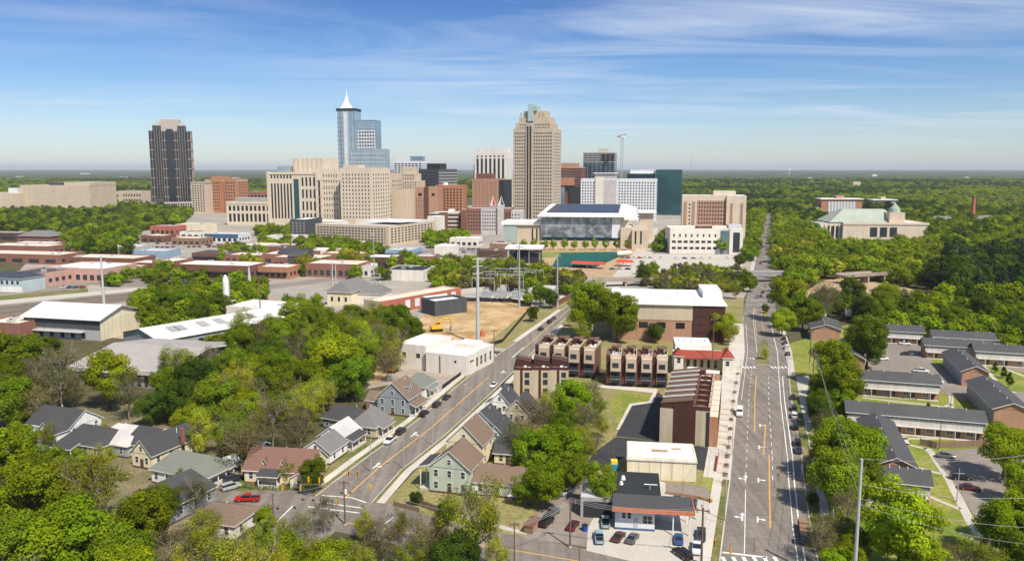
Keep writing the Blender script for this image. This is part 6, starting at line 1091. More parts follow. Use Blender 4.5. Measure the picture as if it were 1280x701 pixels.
for i, dz in enumerate((.2, 1.2, 2.2)): wire('wire over the trees from the tall white pole towards the road poles', n1 - Vector((0, 0, dz * 3)), far_ + Vector((.5 * i, 0, -.4 * i)), 2.0)
for i in range(2): wire('wire between the two timber poles right of the road', TOP['m7'] + Vector((.5 - i, 0, -.3)), TOP['m6'] + Vector((.5 - i, 0, -.3)), 1.0)
for i in range(3): wire('wire crossing the repair shop street between its two timber poles', TOP['n4'] + Vector((0, 0, -.4 * i)), TOP['n3'] + Vector((0, 0, -.4 * i)), 1.2)
for i in range(3): wire('wire along the repair shop street to its bottom left pole', TOP['n5'] + Vector((0, 0, -.4 * i)), TOP['n4'] + Vector((0, 0, -.4 * i)), 1.0)
wire('wire between the signal crossing pole and the hedge pole', TOP['n7'], TOP['n8'], .6); wire('wire from the signal crossing pole towards the repair shop street', TOP['n7'], TOP['n5'], 1.2); wire('wire from the shop corner pole along the road', TOP['n3'], TOP['n3'] + Vector((13, 45, 0)), 1.0)
for i in range(3): wire('transmission wire between the huge steel pole and the pavilion pole', TOP['big'] - Vector((0, 0, 2.6 * i)), TOP['b2'] - Vector((0, 0, .8 * i)), 1.6, .05)
for i in range(2): wire('transmission wire between the pavilion pole and the substation pole', TOP['b2'] - Vector((0, 0, .8 * i)), TOP['b3'] - Vector((0, 0, .8 * i)), 1.4, .05)
MB().tube([(.3, 0, 0), (.3, 0, .9)], .28, M('roof_white'), 8).build('transformer', _ if False else [o for o in C.objects if o.get('label') == 'timber pole with white transformer at the signal crossing'][0], (0, 0, 7.0))
# signals: one built, the others copied
s0 = thing('traffic_light', 'first', 'traffic light', (0, 0, 0), 0, 'yellow traffic lights over the crossings'); MB().box(-.22, .22, -.16, .16, 0, 1.15, M('signal_yellow')).build('housing', s0)
for k, c in enumerate(('black_trim', 'black_trim', 'black_trim')): MB().tube([(0, -.17, .2 + .37 * k), (0, -.24, .2 + .37 * k)], .15, M(c), 8).build('lens', s0)
MB().tube([(0, 0, 1.15), (0, 0, 1.75)], .04, M('black_trim'), 5).build('hanger', s0); kids(s0)
sig = [(436, 594, 6, 0, 'left of two yellow signals over the near lanes of the side street'), (447, 594, 6, 0, 'right of two yellow signals over the near lanes of the side street'), (386, 602, 6, 90, 'yellow signal in front of the hedge corner'), (399.5, 603, 6, 90, 'yellow signal just right of the hedge corner'), (376, 612, 6, 90, 'yellow signal over the hedge left of the crossing'), (354, 613, 6, 90, 'yellow signal farthest left, over the hedge'), (464, 611, 6, 180, 'yellow signal on the right side of the crossing by the kerb'), (421, 630, 6, 90, 'yellow signal low beside the crossing pole'), (893, 681, 5.2, 0, 'yellow signal near the repair shop corner'), (887, 628, 5.2, -17, 'yellow signal by the shop driveway'), (913, 691, 5.2, 90, 'yellow signal over the left lane at the bottom edge')]
wp = {}
for i, (px, py, z, a, lab) in enumerate(sig):
    P_ = W(px, py, z)
    if i == 0: s0.location = P_; s0.rotation_euler = (0, 0, R_(a)); s0['label'] = lab
    else: dup(s0, P_, R_(a), lab)
    wp[i] = P_ + Vector((0, 0, 1.75))
wire('span wire carrying the signals across the side street', TOP['n7'] - Vector((0, 0, 1)), wp[1] + Vector((6, 2, .6)), .2, .03, 'span_wire'); wire('span wire carrying the signals over the hedge', TOP['n7'] - Vector((0, 0, 1)), wp[5] + Vector((-3, 0, .3)), .2, .03, 'span_wire'); wire('span wire carrying the signals at the right road', TOP['n3'] - Vector((0, 0, 2)), wp[10] + Vector((14, -4, 1)), .3, .03, 'span_wire')
# small white signs by the dark-roofed block
for px, lab in ((1029, 'left small white hoarding beside the dark-roofed block'), (1060, 'right small white hoarding behind the round tree')):
    A = W(px, 401); t = thing('sign', lab, 'sign', A, R_(-17)); MB().box(-1.6, 1.6, -.1, .1, 4, 6.2, M('roof_white')).build('panel', t); MB().box(-1.4, 1.4, -.1, .1, 2.6, 3.7, M('roof_white')).build('panel', t)
    for x in (-1.2, 1.2): MB().tube([(x, .15, 0), (x, .15, 6)], .09, M('steel')).build('post', t)
# fences and low walls
def fence(lab, pts, h, m, name='fence', th=.08, posts=True, cat='fence'):
    P_ = [W(*p) for p in pts]; t = thing(name, lab, cat, P_[0]); 
    for a, b in zip(P_, P_[1:]):
        d = (b - a); L = d.length; d = d.normalized(); n = Vector((-d.y, d.x, 0)) * th / 2; o = P_[0]
        MB().prism([(p.x, p.y) for p in (a - o - n, b - o - n, b - o + n, a - o + n)], .05, h, M(m)).build('panel', t)
        if posts:
            k = min(12, max(2, int(L / 4)))
            for i in range(k): p = a.lerp(b, i / k) - o; MB().box(p.x - .07, p.x + .07, p.y - .07, p.y + .07, 0, h + .15, M('wood_pole')).build('post', t)
    return t
fence('black silt fence round the front of the dirt lot', [(520, 425), (545, 429), (600, 436), (628, 428), (650, 402), (664, 385)], 1.6, 'silt_fence', 'silt_fence')
fence('dark construction fence along the back of the dirt lot', [(560, 376), (640, 378), (664, 382)], 2.2, 'silt_fence', 'silt_fence')
fence('black silt fence curving round the white flat-roofed building', [(590, 442), (598, 448), (594, 458), (575, 470), (553, 486)], 1.4, 'silt_fence', 'silt_fence')
fence('brown plank fence before the long apartment block', [(1150, 556), (1170, 560), (1238, 557)], 1.8, 'fence_wood', 'plank_fence')
fence('plank fence beside the pale green house yard', [(524, 632), (545, 640), (556, 644)], 1.6, 'fence_wood', 'plank_fence'); fence('picket fence along the corner garden', [(492, 632), (524, 640)], 1.1, 'fence_wood', 'picket_fence')
fence('low rusty retaining wall behind the repair shop cars', [(832, 617), (872, 623), (890, 628)], .7, 'wood', 'retaining_wall', .4, False, 'wall')
fence('red and white plank barrier right of the terrace asphalt', [(898, 571), (895, 590)], 1.3, 'canopy_red', 'barrier', .1, True, 'barrier')
# hedges
def hedge(lab, pts, h, wd, name='hedge'):
    P_ = [W(*p) for p in pts]; v = []; rn = random.Random(int(pts[0][0])); mb = MB()
    for a, b in zip(P_, P_[1:]):
        d = (b - a); L = d.length; d = d.normalized(); n = Vector((-d.y, d.x, 0))
        for i in range(int(L * wd * h * 26)):
            p = a + d * rn.uniform(0, L) + n * rn.uniform(-wd / 2, wd / 2) + Vector((0, 0, rn.uniform(.05, 1) ** .6 * h * rn.uniform(.8, 1.1))); s = rn.uniform(.12, .26); q = [Vector((rn.uniform(-1, 1), rn.uniform(-1, 1), rn.uniform(-1, 1))) * s for _k in range(3)]; mb.poly([p + x for x in q], M('hedge_green'))
    o = mb.build(name); return tag(o, lab, 'hedge')
hedge('clipped green hedge along the street before the red-brown bungalow', [(304, 609), (330, 612), (368, 612), (398, 606)], 1.2, 1.6); hedge('dark shrubs along the street beside the white building annex', [(530, 498), (541, 494)], 1.3, 2)
hedge('low maroon shrubs in front of the brick porch apartment block', [(1082, 494), (1148, 500)], 1.0, 1.2); hedge('low shrubs along the front of the long terrace end wall', [(828, 556), (880, 560)], .8, 1.0)
hedge('round maroon bush on the lawn by the small right block', [(1266, 456), (1270, 456)], 1.6, 1.6)
# planting beds in the pavement by the long terrace, sapling and all
rn = random.Random(31)
for i, y in enumerate(np.linspace(606, 468, 13)):
    x = interp(Lp, y); q = W(x, y) + Vector((-1.3 * .956, 1.3 * .292, Z0 + .125)); t = thing('planting_bed', 'small brown planting bed with a sapling in the pavement by the long terrace', 'planting bed', q, R_(-17), 'planting beds along the pavement by the long terrace')
    MB().box(-.6, .6, -1.3, 1.3, 0, .14, M('wood')).build('bed', t); mb = MB(); mb.tube([(0, 0, .14), (.05, 0, 2.6)], [.04, .02], M('trunk_bark'), 5)
    for _ in range(70): p = Vector((rn.gauss(0, .38), rn.gauss(0, .38), rn.uniform(1.3, 3.2))); mb.poly([p + Vector((rn.uniform(-1, 1), rn.uniform(-1, 1), rn.uniform(-1, 1))) * .13 for _k in range(3)], M('hedge_green'))
    mb.build('sapling', t); mb = MB()
    for _ in range(50): p = Vector((rn.uniform(-.5, .5), rn.uniform(-1.2, 1.2), rn.uniform(.15, .6))); mb.poly([p + Vector((rn.uniform(-1, 1), rn.uniform(-1, 1), rn.uniform(-1, 1))) * .16 for _k in range(3)], M('hedge_green'))
    mb.build('shrub', t)
# excavators
def excavator(lab, px, py, rz, s):
    t = thing('excavator', lab, 'excavator', W(px, py), rz); t.scale = (s, s, s)
    for y in (-1.1, 1.1):
        mb = MB(); q = [(-1.9, .25), (-1.6, 0), (1.6, 0), (1.9, .25), (1.9, .7), (1.6, .95), (-1.6, .95), (-1.9, .7)]; mb.solid([(x, y - .28, z) for x, z in q], [(x, y + .28, z) for x, z in q], M('black_trim')); mb.build('track', t)
    MB().box(-1.9, 1.2, -1.25, 1.25, 1.05, 2.0, M('yellow_paint')).build('body', t); MB().box(-2.3, -1.9, -1.2, 1.2, 1.1, 1.9, M('yellow_paint')).build('counterweight', t)
    c = MB().box(.1, 1.5, .2, 1.2, 2.0, 3.3, M('yellow_paint')).build('cab', t); MB().box(.3, 1.53, .17, 1.23, 2.4, 3.1, M('glass_house')).build('window', c)
    MB().tube([(1.0, -.3, 1.9), (2.6, -.3, 4.6), (4.8, -.3, 4.5)], [.32, .36, .26], M('yellow_paint'), 4).build('boom', t); MB().tube([(4.7, -.3, 4.6), (5.6, -.3, 1.6)], [.28, .18], M('yellow_paint'), 4).build('stick', t)
    MB().solid([(5.2, -.9, 1.5), (6.0, -.9, 1.5), (6.0, .3, 1.5), (5.2, .3, 1.5)], [(5.0, -.9, .5), (5.6, -.9, .3), (5.6, .3, .3), (5.0, .3, .5)], M('steel')).build('bucket', t)
excavator('large yellow excavator digging at the front of the dirt lot', 546, 414, R_(25), 1.3); excavator('small yellow excavator in the gravel yard below the white building', 491, 465, R_(80), 1.0)
t = thing('storage_tank', 'orange tank on the dirt lot beside the huge steel pole', 'tank', W(603, 420)); MB().tube([(0, 0, 0), (0, 0, 2.4), (0, 0, 2.8)], [1.4, 1.4, .7], M('orange_band'), 12).build('shell', t); MB().tube([(0, 0, 2.8), (0, 0, 3.0)], .3, M('black_trim')).build('lid', t)
t = thing('trash_bin', 'blue bin with yellow top in the asphalt yard left of the beige shed', 'bin', W(768, 587)); MB().box(-.8, .8, -.8, .8, 0, 1.7, mat('bin_blue', (.02, .25, .45))).build('body', t); MB().box(-.9, .7, -.7, .9, 1.703, 2.6, mat('bin_yellow', (.75, .6, .05))).build('lid', t)
t = thing('barrel', 'small blue drum on the kerb left of the repair shop', 'barrel', W(731, 663)); MB().tube([(0, 0, 0), (0, 0, 1.3)], .6, mat('drum_blue', (.02, .06, .3)), 12).build('body', t); MB().tube([(0, 0, 1.3), (0, 0, 1.4)], .63, M('black_trim'), 12).build('rim', t)
t = thing('dumpster', 'rusty brown skip on the grass left of the dark parked cars', 'skip', W(665, 661), R_(70)); MB().solid([(-2.2, -.9, .2), (1.8, -.9, .2), (1.8, .9, .2), (-2.2, .9, .2)], [(-2.6, -1, 1.7), (2.4, -1, 1.7), (2.4, 1, 1.7), (-2.6, 1, 1.7)], M('brick_tan')).build('body', t); MB().box(-2.7, 2.5, -1.05, 1.05, 1.703, 1.85, M('brick_brown')).build('rim', t)
# substation behind the dirt lot
rn = random.Random(8)
for i, (px, py, L) in enumerate([(604, 366, 14), (622, 364, 14), (640, 368, 14), (612, 357, 16), (634, 356, 16), (656, 364, 14), (650, 352, 14), (668, 358, 12)]):
    t = thing('switchyard_gantry', 'grey steel gantry of the electrical substation behind the dirt lot', 'gantry', W(px, py), R_(-12), 'steel gantries of the substation'); h = 9 + (i % 3) * 1.5
    for x in (-L / 2, L / 2): MB().tube([(x, -.6, 0), (x, 0, h)], .16, M('steel'), 5).tube([(x, .6, 0), (x, 0, h)], .16, M('steel'), 5).build('leg', t)
    MB().tube([(-L / 2, 0, h), (L / 2, 0, h)], .25, M('steel'), 4).build('beam', t)
    for k in range(3): MB().tube([(-L / 3 + k * L / 3, 0, h), (-L / 3 + k * L / 3, 0, h - 1.6)], .15, M('steel_pale'), 5).build('insulator', t)
for i, (px, py) in enumerate([(608, 372), (628, 371), (646, 372)]):
    t = thing('transformer', ['left grey transformer in the substation', 'middle grey transformer in the substation', 'right grey transformer in the substation'][i], 'transformer', W(px, py), R_(-12)); MB().box(-2.5, 2.5, -1.5, 1.5, .3, 4, M('steel')).build('tank', t); [MB().tube([(x, 0, 4), (x, 0, 5.6)], .18, M('steel_pale')).build('bushing', t) for x in (-1.5, 0, 1.5)]; MB().box(-3.2, -2.6, -1.4, 1.4, .5, 3.4, M('steel_pale')).build('radiator', t)
b = low('long grey roofed shelter right of the substation frames', 660, 690, 372, 363, 20, 'grey_wall', 'roof_pale', rot=-14, units=0); fence('pale concrete wall along the back of the substation', [(574, 368), (630, 362), (690, 358)], 3.2, 'concrete', 'wall', .3, False, 'wall'); fence('brown retaining wall right of the substation', [(690, 386), (722, 368)], 3.0, 'brick_brown', 'wall', .4, False, 'wall')
# rail bridge over the long road and the road bridge in the woods
def bridge(lab, a, b, wd, z, th, m='concrete', piers=2):
    A, B = W(*a), W(*b); d = (B - A); L = d.length; rz = math.atan2(d.y, d.x); t = thing('bridge', lab, 'bridge', A, rz); MB().box(0, L, -wd / 2, wd / 2, z - th, z, M(m)).build('deck', t); [MB().box(0, L, s * wd / 2 - .15, s * wd / 2 + .15, z + .003, z + 1.0, M(m)).build('parapet', t) for s in (-1, 1)]
    for i in range(piers): x = L * (i + .5) / piers; MB().box(x - .6, x + .6, -wd / 2 + .5, wd / 2 - .5, 0, z - th - .003, M(m)).build('pier', t)
bridge('dark railway bridge crossing the long road', (918, 352), (992, 352), 7, 6.2, 1.4, 'stone_grey', 2); bridge('pale concrete road bridge in the woods right of the railway bridge', (1050, 355), (1130, 350), 8, 6, 1.2, 'gravel', 4); bridge('low concrete railway bridge behind the white-roofed hall', (742, 358), (845, 356), 7, 4.5, 1.4, 'gravel', 4)
# ================================================================== VEHICLES
def wheel_set(t, xs, ys, r=.34, wd=.22):
    for x in xs:
        for y in ys:
            o = MB().tube([(x - wd / 2, y, r), (x + wd / 2, y, r)], r, M('tyre'), 12).build('wheel', t); MB().tube([(x - wd / 2 - .015, y, r), (x + wd / 2 + .015, y, r)], r * .55, M('rim'), 8).build('rim', o)
def loft(prof, M_, half=lambda y, z: 0):
    """body from cross sections along y: each (y, half width low, z low, half width mid, z mid, half width top, z top)"""
    mb = MB(); rings = []
    for (y, a, z0, b_, z1, c, z2) in prof: rings.append([(-a, y, z0), (-b_, y, z1), (-c, y, z2), (c, y, z2), (b_, y, z1), (a, y, z0)])
    n0 = 0
    for R0 in rings: mb.v += R0
    k = 6; mi_ = mb.mi(M_)
    for i in range(len(rings) - 1):
        for j in range(k): j2 = (j + 1) % k; mb.f.append((i * k + j, i * k + j2, (i + 1) * k + j2, (i + 1) * k + j)); mb.m.append(mi_)
    mb.f.append(tuple(range(k))); mb.m.append(mi_); e = (len(rings) - 1) * k; mb.f.append(tuple(e + j for j in reversed(range(k)))); mb.m.append(mi_)
    for f in range(len(mb.f)): mb.f[f] = mb.f[f][::-1]
    return mb
def car(kind):
    t = thing('car' if kind in ('sedan', 'hatch') else kind, 'proto', {'sedan': 'car', 'suv': 'car', 'pickup': 'pickup truck', 'van': 'van'}[kind], (0, 0, -50)); p = M('car_paint'); b_ = lambda mb, nm: mb.build(nm, t)
    if kind == 'sedan':
        b_(loft([(-2.3, .78, .32, .82, .62, .70, .86), (-2.15, .84, .25, .90, .66, .80, .94), (-1.2, .86, .22, .91, .70, .82, .98), (1.0, .86, .22, .91, .70, .80, .92), (2.1, .82, .25, .88, .6, .72, .78), (2.32, .72, .32, .78, .55, .62, .66)], p), 'body'); b_(loft([(-1.55, .74, .95, .72, .97, .70, .98), (-.85, .76, .95, .70, 1.22, .60, 1.42), (.15, .76, .94, .70, 1.22, .60, 1.44), (1.05, .74, .92, .72, .94, .70, .95)], M('glass_dark')), 'glass'); b_(loft([(-.95, .58, 1.40, .60, 1.42, .56, 1.46), (.2, .58, 1.42, .60, 1.44, .56, 1.475)], p), 'roof'); Lh, wh = 2.28, .58
    elif kind == 'suv':
        b_(loft([(-2.3, .84, .35, .88, .75, .80, 1.02), (-2.2, .90, .3, .94, .78, .86, 1.06), (1.0, .90, .28, .94, .78, .86, 1.05), (2.15, .88, .3, .92, .72, .78, .96), (2.36, .78, .36, .82, .66, .7, .84)], p), 'body'); b_(loft([(-2.22, .82, 1.04, .80, 1.3, .70, 1.58), (-1.0, .83, 1.04, .78, 1.35, .68, 1.66), (.5, .83, 1.04, .78, 1.35, .68, 1.66), (1.25, .80, 1.03, .78, 1.04, .76, 1.05)], M('glass_dark')), 'glass'); b_(loft([(-2.2, .68, 1.57, .70, 1.6, .66, 1.64), (-1.0, .68, 1.64, .70, 1.67, .66, 1.72), (.55, .68, 1.64, .70, 1.67, .66, 1.72)], p), 'roof'); Lh, wh = 2.3, .66
    elif kind == 'pickup':
        b_(loft([(-2.75, .88, .45, .92, .75, .90, 1.02), (-.5, .90, .4, .94, .78, .90, 1.04), (1.5, .90, .4, .94, .78, .86, 1.05), (2.6, .88, .42, .92, .75, .80, .98), (2.8, .80, .45, .84, .7, .72, .88)], p), 'body'); b_(loft([(-.55, .82, 1.03, .78, 1.4, .70, 1.66), (.6, .83, 1.03, .78, 1.4, .70, 1.7), (1.45, .80, 1.03, .78, 1.05, .76, 1.06)], M('glass_dark')), 'glass'); b_(loft([(-.6, .70, 1.62, .72, 1.68, .68, 1.74), (.65, .70, 1.66, .72, 1.7, .68, 1.76)], p), 'roof'); MB().box(-.74, .74, -2.62, -.7, 1.035, 1.06, M('black_trim')).build('bed', t); Lh, wh = 2.72, .66
    else:
        b_(loft([(-2.9, .92, .4, .98, 1.2, .86, 2.1), (-2.8, .96, .35, 1.0, 1.25, .9, 2.25), (1.0, .96, .35, 1.0, 1.25, .9, 2.25), (1.9, .96, .35, 1.0, 1.2, .84, 1.6), (2.7, .90, .38, .96, .95, .8, 1.15), (2.85, .8, .42, .86, .85, .7, 1.0)], p), 'body'); b_(loft([(1.0, .90, 1.45, .93, 1.6, .82, 2.12), (1.25, .90, 1.45, .92, 1.6, .82, 2.1), (1.98, .88, 1.42, .86, 1.46, .8, 1.60)], M('glass_dark')), 'glass'); Lh, wh = 2.78, .7
    for x in (-wh, wh): MB().box(x - .16, x + .16, Lh - .03, Lh + .06, .58, .74, M('lamp_glass')).build('headlight', t); MB().box(x - .14, x + .14, -Lh - .04, -Lh + .05, .62, .82, M('tail_red')).build('tail_light', t)
    wheel_set(t, (-.80, .80), (-Lh * .62, Lh * .62), .35 if kind == 'sedan' else .40); kids(t); recolor(t, (.5, .5, .5), ('body', 'roof')); return t
KIT = {k: car(k) for k in ('sedan', 'suv', 'pickup', 'van')}
def far_car():
    mb = loft([(-2.3, .84, .3, .9, .65, .82, .95), (-1.2, .88, .24, .92, .7, .84, 1.0), (1.0, .88, .24, .92, .7, .82, .95), (2.3, .76, .3, .8, .58, .66, .74)], M('car_paint')); n = len(mb.v); g = loft([(-1.6, .76, .97, .74, .99, .72, 1.0), (-.85, .78, .97, .72, 1.2, .62, 1.45), (.15, .78, .96, .72, 1.2, .62, 1.45), (1.1, .76, .94, .74, .95, .72, .96)], M('glass_dark'))
    mb.v += g.v; gi = mb.mi(M('glass_dark')); mb.f += [tuple(n + i for i in f) for f in g.f]; mb.m += [gi] * len(g.f)
    for x in (-.8, .8):
        for y in (-1.4, 1.4): mb.tube([(x - .11, y, .33), (x + .11, y, .33)], .33, M('tyre'), 8)
    return mb.mesh('car')
FARCAR = far_car(); used_kit = {}
WHT, BLK, GRY, SIL, RED, MAR, BLU, DGR, TAN = (.78, .78, .77), (.012, .012, .014), (.12, .125, .13), (.42, .43, .44), (.50, .012, .01), (.12, .012, .015), (.03, .09, .28), (.035, .037, .042), (.33, .28, .2)
def heading(p, q): a, b = W(*p), W(*q); return math.atan2(b.y - a.y, b.x - a.x) - math.pi / 2
HR = heading((950, 600), (949, 400)); HS = heading((457, 590), (580, 490)); CX = HR - math.pi / 2
def veh(kind, px, py, rz, col, lab, group=None):
    src = KIT[kind]; P_ = W(px, py, .6); P_.z = Z0 + .062
    ch = KIDS[src.name]; r = src.copy(); C.objects.link(r); r.location = P_; r.rotation_euler = (0, 0, rz); r['label'] = lab
    if group: r['group'] = group
    for c0 in ch:
        c = c0.copy(); C.objects.link(c); c.parent = r
        if c0.name.split('.')[0] in ('body', 'roof'): c.color = (*col, 1)
        for g in KIDS.get(c0.name, []): d = g.copy(); C.objects.link(d); d.parent = c
VEH = [('van', 924.5, 516, HR + math.pi, WHT, 'white delivery van driving on the long road'),
 ('sedan', 980, 423, HR, DGR, 'dark car farthest up the right kerb parking row'), ('suv', 981.6, 428.5, HR, GRY, 'grey car second in the upper right kerb row'), ('suv', 983.4, 434, HR, WHT, 'white car in the upper right kerb row'), ('sedan', 985, 442, HR, DGR, 'dark car at the lower end of the upper kerb row'),
 ('sedan', 991.5, 496, HR, DGR, 'dark car parked alone at head of the lower kerb row'), ('suv', 992.5, 510, HR, DGR, 'dark car just above the white one in the kerb row'), ('suv', 993, 519, HR, WHT, 'white car in the lower kerb row'), ('suv', 994, 533, HR, BLK, 'black car below the white one in the kerb row'), ('suv', 997, 553, HR, BLK, 'black car half under the tree on the right kerb'), ('sedan', 998, 562, HR, DGR, 'lowest dark car under the tree on the right kerb'),
 ('pickup', 749, 671, HR + .25, (.30, .42, .55), 'pale blue pickup in front of the open repair bay'), ('pickup', 757, 652, HR + .2, (.35, .45, .45), 'pale teal truck half inside the repair bay'), ('sedan', 773, 670, HR - .2, (.10, .04, .035), 'maroon car in front of the repair shop wall'), ('sedan', 790.5, 672, HR - .15, GRY, 'dark grey car in front of the repair shop wall'), ('pickup', 846.5, 627, HR + .1, DGR, 'charcoal pickup behind the shop canopy'), ('suv', 866, 630, HR, DGR, 'dark car right of the pickup behind the canopy'), ('sedan', 848.5, 673, HR + .1, BLU, 'blue car under the front of the shop canopy'), ('suv', 853, 692, HR + .75, BLK, 'black car leaving the shop forecourt at the bottom'), ('pickup', 871, 684, HR + 3.2, WHT, 'white pickup beside the stout timber pole'), ('pickup', 876.5, 668, HR + 3.2, DGR, 'dark pickup behind the white one by the timber pole'),
 ('sedan', 708, 614, HR - .4, SIL, 'silver car under the trees left of the repair shop'), ('pickup', 690, 641, HR - .2, GRY, 'grey pickup in the tree-shaded lot'), ('suv', 683, 652, HR - .2, BLK, 'black car nearest the skip in the tree-shaded lot'), ('sedan', 716, 656, HR - .1, MAR, 'dark maroon car by the timber pole with lamp'),
 ('pickup', 487.5, 550, HS + math.pi, WHT, 'white pickup parked on the left kerb of the side street'), ('suv', 501, 539, HS, DGR, 'dark blue car parked behind the white pickup'), ('suv', 530, 517, HS, BLK, 'nearest of three dark cars on the side street kerb'), ('suv', 546, 505.5, HS, DGR, 'middle of three dark cars on the side street kerb'), ('sedan', 558.5, 496, HS, DGR, 'farthest of three dark cars on the side street kerb'), ('sedan', 617, 481, HS + math.pi, WHT, 'white car driving on the side street'),
 ('pickup', 309.5, 623, math.pi / 2 + .05, RED, 'bright red pickup by the hedge'), ('suv', 288.5, 608, HR - .5, SIL, 'silver car in the driveway by the bungalow'), ('suv', 291.5, 598, HR - .5, DGR, 'dark car behind the silver one in the driveway'), ('sedan', 274, 638, math.pi / 2, DGR, 'dark car half hidden by the brown roof'),
 ('suv', 1201, 596, CX + .1, BLK, 'black car in the lower apartment car park'), ('sedan', 1212, 609, CX - .1, MAR, 'maroon car in the lower apartment car park'), ('sedan', 1182.5, 569, CX + .1, GRY, 'grey car at the top of the lower apartment car park'), ('sedan', 1133.5, 442, CX + .15, BLK, 'black car in the upper apartment car park'), ('pickup', 1151, 463.5, CX, WHT, 'white pickup in the upper apartment car park'), ('suv', 1170, 477, CX + .3, WHT, 'white car beside the brick gable apartment lawn'), ('suv', 1093, 449, CX + .4, SIL, 'silver car under the big tree in the upper car park'), ('suv', 1103, 448, CX + .4, WHT, 'white car beside the silver one under the big tree'), ('sedan', 1131, 429, CX + .1, WHT, 'white car by the small white-walled block'),
 ('suv', 597, 431, CX + .1, WHT, 'white car at the foot of the huge steel pole'), ('sedan', 580, 430, CX + .1, TAN, 'tan car left of the white one by the steel pole'), ('suv', 565, 428.5, CX + .1, BLK, 'black car at the crossing left of the tan one'), ('sedan', 525, 422, CX, DGR, 'dark car at the dirt lot corner'), ('sedan', 676, 411, HS - .1, BLK, 'black car climbing the upper side street'), ('suv', 687, 402, HS - .1, DGR, 'second dark car up the side street'), ('sedan', 692.5, 397.5, HS - .1, GRY, 'grey car near the top of the side street'),
 ('sedan', 42, 436, CX, WHT, 'white car beside the brick building at left edge'), ('suv', 53, 437, CX, WHT, 'second white car beside the brick building at left edge'), ('sedan', 404, 392, CX, SIL, 'silver car among trees below the hipped hall'), ('suv', 330, 403, HR, DGR, 'dark car beside the timber pole and factory block'), ('sedan', 340, 404, HR, GRY, 'grey car right of the timber pole')]
for v in VEH: veh(*v)
for k in KIT.values():                                           # the patterns themselves leave the scene
    for c in KIDS[k.name]:
        for g in KIDS.get(c.name, []): bpy.data.objects.remove(g)
        bpy.data.objects.remove(c)
    bpy.data.objects.remove(k)
def fcar(px, py, rz, col, lab, grp):
    o = put('car', FARCAR, None, W(px, py, .0) + Vector((0, 0, Z0 + .062)), rz); o.color = (*col, 1); tag(o, lab, 'car', grp)
rn = random.Random(12); cols = [WHT, WHT, SIL, GRY, DGR, BLK, RED, BLU, TAN]
for i, (px, py) in enumerate([(954.5, 384), (951, 371), (953.5, 366), (947, 372), (960, 371), (957, 358), (950.5, 330), (956, 322), (953, 309), (961, 306), (956, 297), (959, 288), (957, 281), (961, 276), (960, 268), (953, 318), (962, 330)]): fcar(px, py, HR, DGR if i == 0 else rn.choice(cols), 'black car before the railway bridge beside the small island' if i == 0 else 'small distant car on the long road towards the horizon', 'distant cars on the long road')
def lot(poly, n, rz, lab, grp, seed):
    rn = random.Random(seed); (x0, y0), (x1, y1), rows = poly
    for r in range(rows):
        for k in range(n):
            if rn.random() < .8: px = x0 + (x1 - x0) * (k + .5) / n + rn.uniform(-.6, .6); py = y0 + (y1 - y0) * (r + .5) / rows; fcar(px, py, rz, rn.choice(cols), lab, grp)
lot(((75, 356), (108, 364), 1), 4, HR, 'car parked on the grass strip beside the railway', 'cars parked beside the railway', 1)
lot(((168, 344), (212, 352), 2), 9, HR, 'car parked in the lot before the market hall', 'cars parked before the market hall', 2)
lot(((170, 303), (212, 312), 2), 7, HR, 'car parked behind the row of trees near the grey store', 'cars parked near the grey store', 3)
lot(((214, 307), (290, 311), 1), 12, HR, 'car parked below the blue banded shop', 'cars parked below the blue banded shop', 4)
lot(((775, 320), (830, 326), 1), 8, CX, 'car parked in front of the white parking deck', 'cars in front of the white deck', 5); lot(((760, 334), (790, 340), 1), 3, CX, 'car parked left of the planting before the deck', 'cars left of the planting', 6)
lot(((840, 321), (925, 326), 1), 8, CX, 'car parked directly below the white deck', 'cars directly below the white deck', 7)
lot(((570, 310), (640, 318), 2), 11, CX, 'car parked around the arched white shop', 'cars around the arched white shop', 8)
lot(((430, 352), (480, 356), 1), 3, CX, 'car on the road behind the hipped hall', 'cars behind the hipped hall', 9)
lot(((256, 305), (300, 309), 1), 9, HR, 'car parked below the white shop with blue band', 'cars below the white shop with blue band', 21); lot(((345, 306), (385, 311), 1), 9, HR, 'car parked beside the dark brick block', 'cars beside the dark brick block', 22); lot(((464, 338), (482, 348), 2), 4, CX, 'car parked left of the black-roofed store', 'cars left of the black-roofed store', 23)
lot(((500, 318), (560, 324), 1), 9, CX, 'car parked right of the blue fronted office', 'cars right of the blue fronted office', 24); lot(((218, 352), (300, 356), 1), 12, HR, 'car parked in shade before the market hall', 'cars in shade before the market hall', 25); lot(((566, 374), (640, 377), 1), 12, CX, 'car parked behind the dirt lot fence', 'cars behind the dirt lot fence', 26)
lot(((0, 360), (30, 364), 1), 4, HR, 'car parked before the pale blue house', 'cars before the pale blue house', 10)
b = Bld('house', 'pale blue clapboard house with dark roof at left edge', 'house', -8, 28, 364, 347, 18, -14, 'pale_blue', shell=False); b.part('wall', 0, b.w, 0, b.d, 0, b.h, 'pale_blue'); roof_on(b.root, 0, b.w, 0, b.d, b.h, 3, 'roof_blue_dark', 'x', 2, .6); b.part('white_base', 0, b.w, -.1, -.003, 0, b.h * .4, 'siding_white'); b.grid('front', 1, b.w - 1, b.h * .5, b.h * .9, 5, 1, .4, .6); b.done()
